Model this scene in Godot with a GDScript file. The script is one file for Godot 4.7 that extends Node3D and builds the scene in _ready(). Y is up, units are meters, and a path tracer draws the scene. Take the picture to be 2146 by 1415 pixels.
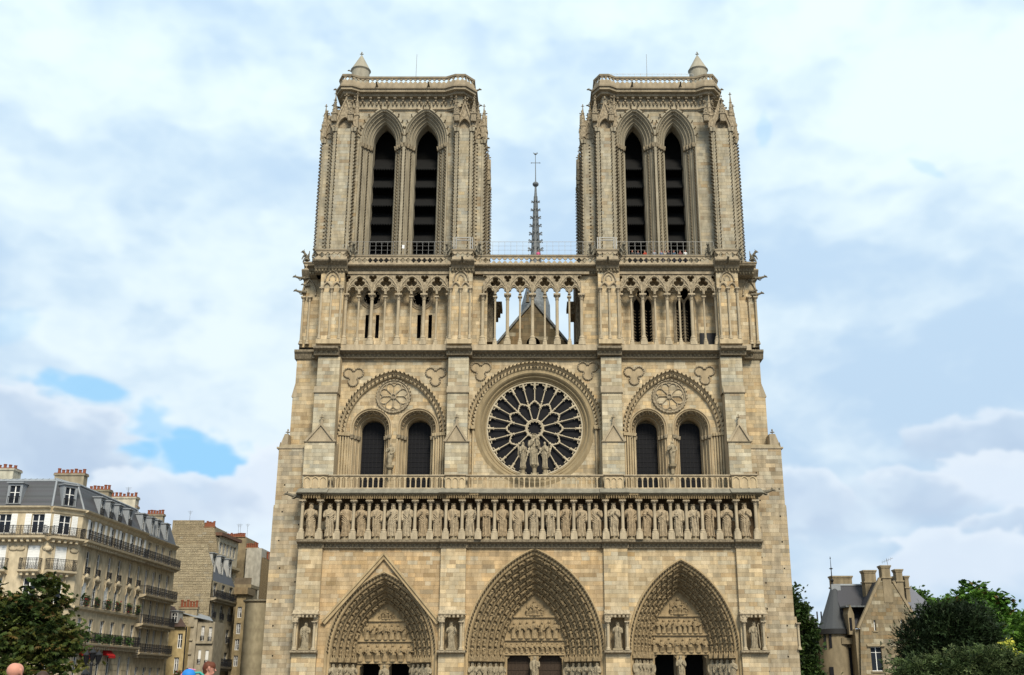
extends Node3D
# A gothic cathedral front with two square towers, seen from the square before it under a bright cloudy sky.
# The cathedral front lies near z = 0 and faces +z; the viewer stands 110 m in front of it.

const FOCAL := 2230.0          # pixels of the surveyed picture
const MID := Vector2(1120.0, 707.5)
const EYE := Vector3(0, 1.6, 110)
const PITCH := 0.312414

var rng := RandomNumberGenerator.new()
var M := {}                    # materials
var taken := {}
var cath: Node3D
var crocket_mesh: Mesh
var leaf_mesh: Mesh
var mini: Array = []
var singles_left := 300

# ---------------------------------------------------------------- survey: measured points on planes of known depth
func W(px: float, py: float, z: float) -> Vector3:
	var a := (MID.y - py) / FOCAL
	var t := (EYE.z - z) / (cos(PITCH) - a * sin(PITCH))
	return Vector3((px - MID.x) / FOCAL * t, EYE.y + t * (a * cos(PITCH) + sin(PITCH)), z)
func X(px: float, py: float, z: float) -> float: return W(px, py, z).x
func Y(py: float, z: float) -> float: return W(MID.x, py, z).y

# ---------------------------------------------------------------- mesh builder
class MB:
	var v := PackedVector3Array()
	var n := PackedVector3Array()
	var c := PackedColorArray()
	var col := Color(0.37, 0.305, 0.2)
	var t := Transform3D()
	func tri(a: Vector3, b: Vector3, d: Vector3) -> void:   # counter-clockwise seen from outside
		a = t * a
		b = t * b
		d = t * d
		var k := (b - a).cross(d - a)
		if k.length_squared() < 1e-16: return
		k = k.normalized()
		v.append(a); v.append(d); v.append(b)
		n.append(k); n.append(k); n.append(k)
		c.append(col); c.append(col); c.append(col)
	func trin(a: Vector3, b: Vector3, d: Vector3, na: Vector3, nb: Vector3, nd: Vector3) -> void:
		v.append(t * a); v.append(t * d); v.append(t * b)
		n.append((t.basis * na).normalized()); n.append((t.basis * nd).normalized()); n.append((t.basis * nb).normalized())
		c.append(col); c.append(col); c.append(col)
	func quad(a: Vector3, b: Vector3, d: Vector3, e: Vector3) -> void:
		tri(a, b, d)
		tri(a, d, e)
	func quadn(a: Vector3, b: Vector3, d: Vector3, e: Vector3, na: Vector3, nb: Vector3, nd: Vector3, ne: Vector3) -> void:
		trin(a, b, d, na, nb, nd)
		trin(a, d, e, na, nd, ne)
	func box(x0: float, x1: float, y0: float, y1: float, z0: float, z1: float) -> void:
		var p := [Vector3(x0, y0, z0), Vector3(x1, y0, z0), Vector3(x1, y1, z0), Vector3(x0, y1, z0), Vector3(x0, y0, z1), Vector3(x1, y0, z1), Vector3(x1, y1, z1), Vector3(x0, y1, z1)]
		quad(p[4], p[5], p[6], p[7]); quad(p[1], p[0], p[3], p[2]); quad(p[0], p[4], p[7], p[3])
		quad(p[5], p[1], p[2], p[6]); quad(p[7], p[6], p[2], p[3]); quad(p[0], p[1], p[5], p[4])
	func frustum(x0: float, x1: float, z0: float, z1: float, y0: float, y1: float, inset: float) -> void:   # box that narrows upwards
		var p := [Vector3(x0, y0, z0), Vector3(x1, y0, z0), Vector3(x1 - inset, y1, z0 + inset), Vector3(x0 + inset, y1, z0 + inset), Vector3(x0, y0, z1), Vector3(x1, y0, z1), Vector3(x1 - inset, y1, z1 - inset), Vector3(x0 + inset, y1, z1 - inset)]
		quad(p[4], p[5], p[6], p[7]); quad(p[1], p[0], p[3], p[2]); quad(p[0], p[4], p[7], p[3])
		quad(p[5], p[1], p[2], p[6]); quad(p[7], p[6], p[2], p[3]); quad(p[0], p[1], p[5], p[4])
	func face(p: PackedVector2Array, z: float) -> void:
		var idx := Geometry2D.triangulate_polygon(p)
		for i in range(0, idx.size(), 3):
			var a := p[idx[i]]
			var b := p[idx[i + 1]]
			var d := p[idx[i + 2]]
			if (b - a).cross(d - a) < 0.0:
				var s := b
				b = d
				d = s
			tri(Vector3(a.x, a.y, z), Vector3(b.x, b.y, z), Vector3(d.x, d.y, z))
	func prism(q: PackedVector2Array, z0: float, z1: float, back := false) -> void:
		var p := q
		var ar := 0.0
		for i in p.size(): ar += p[i].cross(p[(i + 1) % p.size()])
		if ar < 0.0:
			p = q.duplicate()
			p.reverse()
		face(p, z1)
		for i in p.size():
			var a := p[i]
			var b := p[(i + 1) % p.size()]
			quad(Vector3(a.x, a.y, z0), Vector3(b.x, b.y, z0), Vector3(b.x, b.y, z1), Vector3(a.x, a.y, z1))
		if back:
			var idx := Geometry2D.triangulate_polygon(p)
			for i in range(0, idx.size(), 3):
				var a := p[idx[i]]
				var b := p[idx[i + 1]]
				var d := p[idx[i + 2]]
				if (b - a).cross(d - a) > 0.0:
					var s := b
					b = d
					d = s
				tri(Vector3(a.x, a.y, z0), Vector3(b.x, b.y, z0), Vector3(d.x, d.y, z0))
	func lathe(prof: Array, seg: int, o: Vector3, sx := 1.0, sz := 1.0) -> void:   # prof: Vector2(radius, height) upwards
		for j in prof.size() - 1:
			var p: Vector2 = prof[j]
			var q: Vector2 = prof[j + 1]
			var d := q - p
			if d.length_squared() < 1e-10: continue
			for i in seg:
				var a0 := TAU * i / seg
				var a1 := TAU * (i + 1) / seg
				var u0 := Vector3(sin(a0) * sx, 0, cos(a0) * sz)
				var u1 := Vector3(sin(a1) * sx, 0, cos(a1) * sz)
				var n0 := (u0 * d.y - Vector3(0, d.x, 0)).normalized()
				var n1 := (u1 * d.y - Vector3(0, d.x, 0)).normalized()
				quadn(o + u0 * p.x + Vector3(0, p.y, 0), o + u1 * p.x + Vector3(0, p.y, 0), o + u1 * q.x + Vector3(0, q.y, 0), o + u0 * q.x + Vector3(0, q.y, 0), n0, n1, n1, n0)
	func ball(o: Vector3, r: Vector3, nu := 8, nv := 5) -> void:
		for j in nv:
			var b0 := PI * j / nv - PI / 2
			var b1 := PI * (j + 1) / nv - PI / 2
			for i in nu:
				var a0 := TAU * i / nu
				var a1 := TAU * (i + 1) / nu
				var u := [Vector3(sin(a0) * cos(b0), sin(b0), cos(a0) * cos(b0)), Vector3(sin(a1) * cos(b0), sin(b0), cos(a1) * cos(b0)), Vector3(sin(a1) * cos(b1), sin(b1), cos(a1) * cos(b1)), Vector3(sin(a0) * cos(b1), sin(b1), cos(a0) * cos(b1))]
				if j > 0: trin(o + u[0] * r, o + u[1] * r, o + u[2] * r, u[0] / r, u[1] / r, u[2] / r)
				if j < nv - 1 or j == 0: trin(o + u[0] * r, o + u[2] * r, o + u[3] * r, u[0] / r, u[2] / r, u[3] / r)
				elif j == nv - 1 and j > 0: pass
	func tube(pts: Array, r0: float, r1: float, seg := 6, cap := true) -> void:
		var k := pts.size()
		var rings := []
		var norms := []
		var up := Vector3(0, 0, 1)
		for i in k:
			var d: Vector3 = (pts[mini(i + 1, k - 1)] - pts[maxi(i - 1, 0)]).normalized()
			if absf(d.dot(up)) > 0.95: up = Vector3(1, 0, 0) if absf(d.x) < 0.9 else Vector3(0, 1, 0)
			var s := d.cross(up).normalized()
			var w := s.cross(d).normalized()
			up = w
			var r := lerpf(r0, r1, float(i) / maxf(1, k - 1))
			var ring := PackedVector3Array()
			var nn := PackedVector3Array()
			for a in seg:
				var g := TAU * a / seg
				var u := s * cos(g) + w * sin(g)
				nn.append(u)
				ring.append(pts[i] + u * r)
			rings.append(ring)
			norms.append(nn)
		for i in k - 1:
			for a in seg:
				var b := (a + 1) % seg
				quadn(rings[i][b], rings[i][a], rings[i + 1][a], rings[i + 1][b], norms[i][b], norms[i][a], norms[i + 1][a], norms[i + 1][b])
		if cap:
			for a in seg:
				var b := (a + 1) % seg
				tri(pts[0], rings[0][a], rings[0][b])
				tri(pts[k - 1], rings[k - 1][b], rings[k - 1][a])
	func arch(cx: float, y0: float, w: float, rise: float, prof: Array, seg: int, yd: float) -> void:
		# mouldings swept round a pointed arch; prof: Vector2(outward offset from the arch, z), from outer front to inner back; the legs run down to yd
		var ac := (rise * rise - w * w) / (2.0 * w)
		var big := ac + w
		for side in [1.0, -1.0]:
			var prev := PackedVector3Array()
			for i in range(-1, seg + 1):
				var row := PackedVector3Array()
				for p in prof:
					var rr: float = big + p.x
					if i < 0: row.append(Vector3(cx + side * (rr - ac), yd, p.y))
					else:
						var th: float = acos(clampf(ac / rr, -1, 1)) * i / seg
						row.append(Vector3(cx + side * (rr * cos(th) - ac), y0 + rr * sin(th), p.y))
				if prev.size() and not (i == 0 and yd >= y0 - 0.001):
					for j in prof.size() - 1:
						if side > 0: quad(prev[j + 1], prev[j], row[j], row[j + 1])
						else: quad(prev[j], prev[j + 1], row[j + 1], row[j])
				prev = row
	func extrude_x(prof: Array, x0: float, x1: float) -> void:   # prof: Vector2(z, y), front side upwards
		for j in prof.size() - 1:
			var p: Vector2 = prof[j]
			var q: Vector2 = prof[j + 1]
			quad(Vector3(x0, p.y, p.x), Vector3(x1, p.y, p.x), Vector3(x1, q.y, q.x), Vector3(x0, q.y, q.x))
		var poly := PackedVector2Array(prof)
		var idx := Geometry2D.triangulate_polygon(poly)
		for i in range(0, idx.size(), 3):
			var a := poly[idx[i]]
			var b := poly[idx[i + 1]]
			var d := poly[idx[i + 2]]
			if (b - a).cross(d - a) > 0.0:
				var s := b
				b = d
				d = s
			tri(Vector3(x1, a.y, a.x), Vector3(x1, b.y, b.x), Vector3(x1, d.y, d.x))
			tri(Vector3(x0, a.y, a.x), Vector3(x0, d.y, d.x), Vector3(x0, b.y, b.x))
	func mesh() -> ArrayMesh:
		var arr := []
		arr.resize(Mesh.ARRAY_MAX)
		arr[Mesh.ARRAY_VERTEX] = v
		arr[Mesh.ARRAY_NORMAL] = n
		arr[Mesh.ARRAY_COLOR] = c
		var m := ArrayMesh.new()
		if v.size(): m.add_surface_from_arrays(Mesh.PRIMITIVE_TRIANGLES, arr)
		return m

# ---------------------------------------------------------------- nodes
func put(called: String, what, m: Material, parent: Node = self, xf := Transform3D()) -> MeshInstance3D:
	var o := MeshInstance3D.new()
	o.name = called
	o.mesh = what.mesh() if what is MB else what
	o.material_override = m
	o.transform = xf
	parent.add_child(o, true)
	return o
func stuff(o: Node) -> Node:
	o.set_meta("kind", "stuff")
	return o
func numbered(called: String) -> String:
	taken[called] = taken.get(called, -1) + 1
	return called if taken[called] == 0 else "%s_%03d" % [called, taken[called]]
func tag(o: Node, label: String, category: String, group := "") -> void:
	o.set_meta("label", label)
	o.set_meta("category", category)
	if group: o.set_meta("group", group)
func thing(called: String, label: String, category: String, at := Vector3.ZERO, group := "", turn := 0.0) -> Node3D:
	var o := Node3D.new()
	o.name = numbered(called)
	add_child(o)
	o.position = at
	o.rotation.y = turn
	tag(o, label, category, group)
	return o
func part(called: String, parent: Node) -> Node3D:
	var o := Node3D.new()
	o.name = called
	parent.add_child(o, true)
	return o
func scatter(called: String, me: Mesh, m: Material, xs: Array, parent: Node, cols := PackedColorArray()) -> MultiMeshInstance3D:
	var mm := MultiMesh.new()
	mm.transform_format = MultiMesh.TRANSFORM_3D
	mm.use_colors = cols.size() > 0
	mm.mesh = me
	mm.instance_count = xs.size()
	for i in xs.size():
		mm.set_instance_transform(i, xs[i])
		if cols.size(): mm.set_instance_color(i, cols[i])
	var o := MultiMeshInstance3D.new()
	o.name = called
	o.multimesh = mm
	o.material_override = m
	parent.add_child(o, true)
	o.set_meta("kind", "stuff")
	return o

# ---------------------------------------------------------------- flat shapes
func rect(x0: float, y0: float, x1: float, y1: float) -> PackedVector2Array:
	return PackedVector2Array([Vector2(x0, y0), Vector2(x1, y0), Vector2(x1, y1), Vector2(x0, y1)])
func circle(cx: float, cy: float, r: float, k := 14) -> PackedVector2Array:
	var p := PackedVector2Array()
	for i in k: p.append(Vector2(cx + r * cos(TAU * (i + 0.5) / k), cy + r * sin(TAU * (i + 0.5) / k)))
	return p
func area(p: PackedVector2Array) -> float:
	var a := 0.0
	for i in p.size(): a += p[i].cross(p[(i + 1) % p.size()])
	return a / 2
func merge(list: Array) -> PackedVector2Array:
	var out: PackedVector2Array = list[0]
	for i in range(1, list.size()):
		var best := PackedVector2Array()
		for q in Geometry2D.merge_polygons(out, list[i]):
			if area(q) > area(best): best = q
		out = best
	return out
func arch_poly(cx: float, y0: float, w: float, rise: float, yb: float, k := 12) -> PackedVector2Array:
	var a := (rise * rise - w * w) / (2.0 * w)
	var r := a + w
	var p := PackedVector2Array([Vector2(cx - w, yb), Vector2(cx + w, yb)])
	var top := acos(clampf(a / r, -1, 1))
	for i in range(0, k + 1):
		var th := top * i / k
		p.append(Vector2(cx + r * cos(th) - a, y0 + r * sin(th)))
	for i in range(k - 1, -1, -1):
		var th := top * i / k
		p.append(Vector2(cx - r * cos(th) + a, y0 + r * sin(th)))
	return p
func arch_line(cx: float, y0: float, w: float, rise: float, d: float, step: float, lo := 0.0) -> Array:   # points along an arch offset by d: [Vector2, tangent angle, side]
	var a := (rise * rise - w * w) / (2.0 * w)
	var r := a + w + d
	var top := acos(clampf(a / r, -1, 1))
	var k := maxi(2, int(round(r * top / step)))
	var out := []
	for side in [1.0, -1.0]:
		for i in k:
			var th := top * (i + 0.5) / k
			if th < lo: continue
			out.append([Vector2(cx + side * (r * cos(th) - a), y0 + r * sin(th)), th, side])
	return out
func foils(cx: float, cy: float, r: float, k: int, turn := 0.0) -> PackedVector2Array:   # a trefoil or quatrefoil opening
	var l := []
	for i in k:
		var g := turn + TAU * i / k
		l.append(circle(cx + cos(g) * r * 0.52, cy + sin(g) * r * 0.52, r * (0.50 if k == 3 else 0.46), 10))
	l.append(circle(cx, cy, r * 0.34, 8))
	return merge(l)
func trefoil_arch(cx: float, y0: float, w: float, yb: float) -> PackedVector2Array:
	return merge([rect(cx - w * 0.86, yb, cx + w * 0.86, y0), circle(cx - w * 0.48, y0 + w * 0.1, w * 0.5, 12), circle(cx + w * 0.48, y0 + w * 0.1, w * 0.5, 12), circle(cx, y0 + w * 0.72, w * 0.52, 12), rect(cx - w * 0.4, y0 - 0.02, cx + w * 0.4, y0 + w * 0.6)])
func bounds(p: PackedVector2Array) -> Rect2:
	var b := Rect2(p[0], Vector2.ZERO)
	for q in p: b = b.expand(q)
	return b
func cut(p: PackedVector2Array, holes: Array, boxes: Array, keep := PackedVector2Array()) -> Array:
	var out := [p]
	if keep.size():
		out = []
		for q in Geometry2D.intersect_polygons(p, keep):
			if area(q) > 0: out.append(q)
	for i in holes.size():
		var next := []
		for q in out:
			if not boxes[i].intersects(bounds(q)):
				next.append(q)
				continue
			for s in Geometry2D.clip_polygons(q, holes[i]):
				if area(s) > 0.0: next.append(s)
		out = next
	return out

# ---------------------------------------------------------------- dressed stone walls, block by block
const LIME := Color(0.555, 0.44, 0.285)
const GREY_LIME := Color(0.475, 0.39, 0.275)
const WARM_LIME := Color(0.55, 0.40, 0.235)
func tone(c: Color, spread := 0.12) -> Color:
	var k := 1.0 + rng.randfn(0, spread)
	k = clampf(k, 0.68, 1.32)
	var r := rng.randf()
	var warm := rng.randfn(0, 0.03)
	var out := Color(c.r * k * (1 + warm), c.g * k, c.b * k * (1 - 1.6 * warm))
	if r < 0.08: out = out.lerp(Color(0.56, 0.50, 0.38), 0.6)
	elif r < 0.15: out = out.lerp(Color(0.34, 0.22, 0.11), 0.5)
	return out
func masonry(owner: Node, called: String, x0: float, x1: float, y0: float, y1: float, z: float, holes := [], o := {}) -> MeshInstance3D:
	var c: Color = o.get("c", LIME)
	var ch: float = o.get("h", 0.42)
	var odds: float = o.get("odds", 0.0)
	var keep: PackedVector2Array = o.get("keep", PackedVector2Array())
	var long: float = o.get("long", 1.0)
	var deep: float = o.get("deep", 0.07)
	var boxes := []
	for h in holes: boxes.append(bounds(h))
	var back := MB.new()
	var rest := MB.new()
	if o.has("xf"):
		back.t = o.xf
		rest.t = o.xf
	var loose := []
	var own: int = o.get("budget", 0)
	var rows := maxi(1, int(round((y1 - y0) / ch)))
	var h := (y1 - y0) / rows
	back.col = c * 1.02
	for r in rows:
		var ya := y0 + r * h
		for q in cut(rect(x0, ya, x1, ya + h), holes, boxes, keep): back.face(q, z - 0.02)
		var x := x0
		while x < x1 - 0.01:
			var l := rng.randf_range(0.6, 1.35) * long
			if x == x0 and r % 2 == 0: l *= 0.6
			if x1 - (x + l) < 0.4 * long: l = x1 - x
			var col := tone(c, o.get("spread", 0.12))
			var zz := z + rng.randf_range(0.0, 0.016)
			for q in cut(rect(x + 0.007, ya + 0.007, x + l - 0.007, ya + h - 0.007), holes, boxes, keep):
				if area(q) < 0.02: continue
				if odds > 0 and (singles_left > 0 or own > 0) and area(q) > 0.24 and rng.randf() < odds:
					if own > 0: own -= 1
					else: singles_left -= 1
					var one := MB.new()
					one.t = rest.t
					one.col = col
					one.prism(q, z - deep, zz)
					loose.append(one)
				else:
					rest.col = col
					rest.prism(q, z - deep, zz)
			x += l
	var w := put(called, back, M.stone, owner)
	if rest.v.size():
		if owner == cath: stuff(put("stone_masonry", rest, M.stone, w))
		else: stuff(put("stone_masonry", rest, M.stone, owner))
	for one in loose: put("stone_block", one, M.stone, w)
	return w
func plan_prism(mb: MB, poly: PackedVector2Array, y0: float, y1: float) -> void:   # a polygon in plan (x, z), standing from y0 to y1
	var p := PackedVector2Array()
	for q in poly: p.append(Vector2(q.x, -q.y))
	var keep := mb.t
	mb.t = keep * Transform3D(Basis(Vector3(1, 0, 0), -PI / 2), Vector3.ZERO)
	mb.prism(p, y0, y1, true)
	mb.t = keep

# ---------------------------------------------------------------- materials
func noise_tex(freq: float, octaves: int, lo: float, hi: float, sd: int, size := 512, kind := FastNoiseLite.TYPE_SIMPLEX_SMOOTH) -> NoiseTexture2D:
	var f := FastNoiseLite.new()
	f.noise_type = kind
	f.seed = sd
	f.frequency = freq
	f.fractal_octaves = octaves
	f.fractal_gain = 0.55
	var t := NoiseTexture2D.new()
	t.width = size
	t.height = size
	t.seamless = true
	t.noise = f
	var g := Gradient.new()
	g.set_color(0, Color(lo, lo, lo))
	g.set_color(1, Color(hi, hi, hi))
	t.color_ramp = g
	return t
func plain(c: Color, rough := 0.8, metal := 0.0, vc := false) -> StandardMaterial3D:   # c: linear base colour
	var m := StandardMaterial3D.new()
	m.albedo_color = c.linear_to_srgb()
	m.roughness = rough
	m.metallic = metal
	m.metallic_specular = 0.35
	m.vertex_color_use_as_albedo = vc
	return m
func textured(c: Color, rough: float, t: Texture2D, scale: Vector3, vc := false, relief: Texture2D = null, cm := 0.0) -> StandardMaterial3D:
	var m := plain(c, rough, 0.0, vc)
	m.albedo_texture = t
	m.uv1_triplanar = true
	m.uv1_world_triplanar = true
	m.uv1_scale = scale
	if relief:
		m.heightmap_enabled = true
		m.heightmap_texture = relief
		m.heightmap_scale = cm
	return m
func make_materials() -> void:
	var streak := noise_tex(0.014, 5, 0.80, 1.04, 11)
	var grain := noise_tex(0.03, 4, 0.88, 1.0, 12)
	var mottle := noise_tex(0.02, 5, 0.6, 1.0, 13)
	var bumps := noise_tex(0.02, 3, 0.0, 1.0, 14)
	M.stone = textured(Color.WHITE, 0.9, streak, Vector3(0.16, 0.045, 0.16), true)
	M.stone.detail_enabled = true
	M.stone.detail_albedo = grain
	M.stone.detail_blend_mode = BaseMaterial3D.BLEND_MODE_MUL
	M.stone.detail_uv_layer = BaseMaterial3D.DETAIL_UV_2
	M.stone.uv2_triplanar = true
	M.stone.uv2_world_triplanar = true
	M.stone.uv2_scale = Vector3(0.45, 0.45, 0.45)
	M.carved = textured(Color.WHITE, 0.92, mottle, Vector3(0.3, 0.2, 0.3), true, bumps, 5.0)
	M.statue = textured(Color(0.46, 0.385, 0.27), 0.88, mottle, Vector3(0.35, 0.22, 0.35), false)
	M.relief = textured(Color(0.42, 0.315, 0.185), 0.92, mottle, Vector3(0.5, 0.3, 0.5), false)
	for i in 3: M["king%d" % i] = textured([Color(0.52, 0.41, 0.275), Color(0.48, 0.365, 0.235), Color(0.55, 0.45, 0.315)][i], 0.88, mottle, Vector3(0.35, 0.22, 0.35), false)
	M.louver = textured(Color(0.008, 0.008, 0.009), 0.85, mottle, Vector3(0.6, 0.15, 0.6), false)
	M.pane = plain(Color(0.012, 0.012, 0.015), 0.5)
	M.pane.metallic_specular = 0.18
	M.lead = plain(Color(0.02, 0.02, 0.022), 0.6)
	M.void = plain(Color(0.004, 0.004, 0.004), 1.0)  # near-black, paints the darkness of holes and unlit interiors
	M.door = textured(Color(0.065, 0.042, 0.028), 0.7, mottle, Vector3(0.8, 0.3, 0.8), false)
	M.lead_roof = textured(Color(0.20, 0.22, 0.24), 0.55, mottle, Vector3(0.2, 0.2, 0.2), false)
	M.iron = plain(Color(0.018, 0.018, 0.021), 0.55, 0.2)
	M.wire = plain(Color(0.22, 0.22, 0.22), 0.5, 0.6)
	M.white = plain(Color(0.72, 0.72, 0.72), 0.6)
	M.slate = textured(Color.WHITE, 0.6, grain, Vector3(0.5, 0.5, 0.5), true)
	M.plaster = textured(Color.WHITE, 0.9, streak, Vector3(0.16, 0.09, 0.16), true)
	M.rubble = textured(Color.WHITE, 0.95, mottle, Vector3(0.5, 0.5, 0.5), true, bumps, 3.0)
	M.curtain = plain(Color(0.30, 0.29, 0.30), 0.9)
	M.zinc = textured(Color(0.27, 0.29, 0.32), 0.5, grain, Vector3(0.3, 0.3, 0.3), false)
	M.clay = textured(Color(0.24, 0.082, 0.045), 0.85, grain, Vector3(1, 1, 1), false)
	M.glass = plain(Color(0.018, 0.022, 0.032), 0.2)
	M.glass.metallic_specular = 0.2
	M.red_cloth = plain(Color(0.42, 0.012, 0.012), 0.85)
	M.bark = textured(Color(0.055, 0.04, 0.028), 0.95, mottle, Vector3(2, 0.5, 2), false, bumps, 2.0)
	M.leaf = plain(Color.WHITE, 0.65, 0.0, true)
	M.leaf.backlight_enabled = true
	M.leaf.backlight = Color(0.3, 0.35, 0.15)
	M.skin = plain(Color.WHITE, 0.6, 0.0, true)
	M.paving = textured(Color(0.26, 0.245, 0.22), 0.9, mottle, Vector3(0.4, 0.4, 0.4), false)
	M.asphalt = textured(Color(0.05, 0.05, 0.052), 0.9, grain, Vector3(0.5, 0.5, 0.5), false)

# ---------------------------------------------------------------- sky: a computed panorama of broken cloud
class Clouds:
	var f := FastNoiseLite.new()
	var g := FastNoiseLite.new()
	# gaps in the cloud and heaped clouds: azimuth, elevation, half widths (degrees), tilt, strength or whiteness
	var gaps := [[-24.0, 13.9, 3.2, 0.6, -0.12, 0.85], [-20.1, 12.5, 1.3, 1.4, -0.5, 0.7], [-18.2, 11.0, 3.7, 1.75, -0.18, 1.0], [-27.0, 16.8, 1.6, 0.9, 0.2, 0.25], [13.6, 28.1, 0.4, 0.9, 0.3, 0.3], [22.2, 25.2, 1.0, 0.35, -0.6, 0.3], [70, 30, 9, 4, 0.2, 0.9], [-80, 22, 10, 4, -0.2, 1.0], [130, 40, 12, 6, 0.1, 0.8], [-140, 26, 12, 5, 0.1, 1.0], [175, 18, 10, 3, 0.0, 0.9], [105, 14, 10, 3, 0.0, 0.8], [-42, 24, 4, 2, 0.0, 0.5]]
	var heaps := [[-26.2, 11.0, 6.4, 2.9, -0.03, 0.12], [-13.4, 9.6, 3.6, 2.0, 0.0, 0.85], [-19.2, 8.75, 4.4, 1.75, 0.05, 0.4], [24.6, 11.3, 4.6, 1.3, -0.05, 0.12], [23.8, 9.2, 3.2, 1.5, -0.1, 1.0], [19.6, 9.0, 3.6, 1.2, -0.16, 0.12], [14.4, 9.0, 2.8, 1.7, -0.1, 0.25], [24.6, 7.4, 3.0, 0.8, 0.1, 0.12], [22.0, 5.6, 5.0, 1.5, 0.0, 0.85], [45, 10, 6, 2, 0.0, 0.3], [-50, 10, 7, 2.4, 0.0, 0.4], [80, 11, 7, 2.2, 0.0, 0.3], [120, 10, 7, 2.2, 0.0, 0.5], [-90, 10, 7, 2.2, 0.0, 0.2], [-125, 11, 7, 2.2, 0.0, 0.4], [160, 10, 8, 2.2, 0.0, 0.4], [-165, 10, 8, 2.2, 0.0, 0.3]]
	func _init() -> void:
		for q in [f, g]:
			q.noise_type = FastNoiseLite.TYPE_SIMPLEX_SMOOTH
			q.frequency = 1.0
		f.seed = 5
		f.fractal_octaves = 6
		f.fractal_gain = 0.52
		g.seed = 21
		g.fractal_octaves = 4
	func at(az: float, el: float) -> Color:
		var er := deg_to_rad(el)
		var ce := cos(er)
		var se := sin(er)
		var ar := deg_to_rad(az)
		var p := Vector3(sin(ar) * ce, se * 1.8, -cos(ar) * ce)
		var n1 := f.get_noise_3dv(p * 2.6)
		var n2 := g.get_noise_3dv(p * 8.0 + Vector3(3, n1 * 2.0, 1))
		var n3 := g.get_noise_3dv(p * 1.3 + Vector3(9, 2, 4))
		var n4 := 0.5 - absf(g.get_noise_3dv(p * 13.0 + Vector3(5, 0, 2))) * 1.6
		var up := clampf(el / 34.0, 0, 1)
		# layered cloud: pale blue-grey below, nearly white above
		var bright := clampf(0.47 + 0.85 * n1 + 0.26 * n2 + 0.45 * n3 + 0.16 * (n4 - 0.3) + 0.12 * (up - 0.5), 0, 1)
		var dim := Vector3(0.50, 0.665, 0.85).lerp(Vector3(0.59, 0.785, 0.985), up)
		var lit := Vector3(0.80, 0.90, 1.0).lerp(Vector3(0.90, 1.06, 1.08), up)
		var col := dim.lerp(lit, smoothstep(0.08, 0.85, bright))
		var gap := 0.0
		for k in gaps:
			var dx: float = az - k[0]
			var dy: float = el - k[1] - dx * k[4]
			if absf(dx) > k[2] * 1.8 or absf(dy) > k[3] * 1.9: continue
			var d: float = sqrt(dx * dx / (k[2] * k[2]) + dy * dy / (k[3] * k[3])) + 0.5 * n2 + 0.3 * n1 + 0.55 * (n4 - 0.25)
			gap = maxf(gap, k[5] * (1.0 - smoothstep(0.55, 1.15, d)))
		col = col.lerp(Vector3(0.34, 0.68, 1.0), clampf(gap, 0, 1))
		for k in heaps:
			var dx: float = az - k[0]
			var dy: float = el - k[1] - dx * k[4]
			if absf(dx) > k[2] * 1.6 or absf(dy) > k[3] * 1.8: continue
			var d: float = sqrt(dx * dx / (k[2] * k[2]) + dy * dy / (k[3] * k[3])) + 0.55 * n2 - 0.36 * (n4 - 0.3) + 0.3 * n1
			var soft := 0.09 + 0.45 * smoothstep(0.2, -0.6, dy / k[3])
			var inside := 1.0 - smoothstep(1.0 - soft, 1.0 + soft, d)
			if inside <= 0.0: continue
			var top := smoothstep(0.5, 1.0, d) * smoothstep(-0.2, 0.7, dy / k[3])
			var body := Vector3(0.47, 0.605, 0.79).lerp(Vector3(0.61, 0.745, 0.90), clampf(0.5 + 1.2 * n2 + 0.35 * dy / k[3], 0, 1)).lerp(Vector3(0.80, 0.89, 1.0), k[5])
			col = col.lerp(body.lerp(Vector3(0.86, 0.94, 1.02), top * 0.75), inside * (0.93 if az < 0.0 else 0.8))
		return Color(col.x, col.y, col.z)
func make_sky() -> ImageTexture:
	var cl := Clouds.new()
	var w := 3072
	var h := 1536
	var im := Image.create(512, 256, false, Image.FORMAT_RGBF)
	im.fill(Color(0.20, 0.20, 0.19))
	for j in 130:      # the whole dome, coarsely
		for i in 512: im.set_pixel(i, j, cl.at(wrapf(360.0 * (i + 0.5) / 512, -180.0, 180.0), 90.0 - 180.0 * (j + 0.5) / 256))
	im.resize(w, h, Image.INTERPOLATE_CUBIC)
	for j in range(int(h * 51.0 / 180), h / 2 + 4):      # finer detail towards the front
		for i in range(-int(w * 33.0 / 360), int(w * 33.0 / 360)): im.set_pixel(posmod(i, w), j, cl.at(360.0 * (i + 0.5) / w, 90.0 - 180.0 * (j + 0.5) / h))
	return ImageTexture.create_from_image(im)

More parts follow.
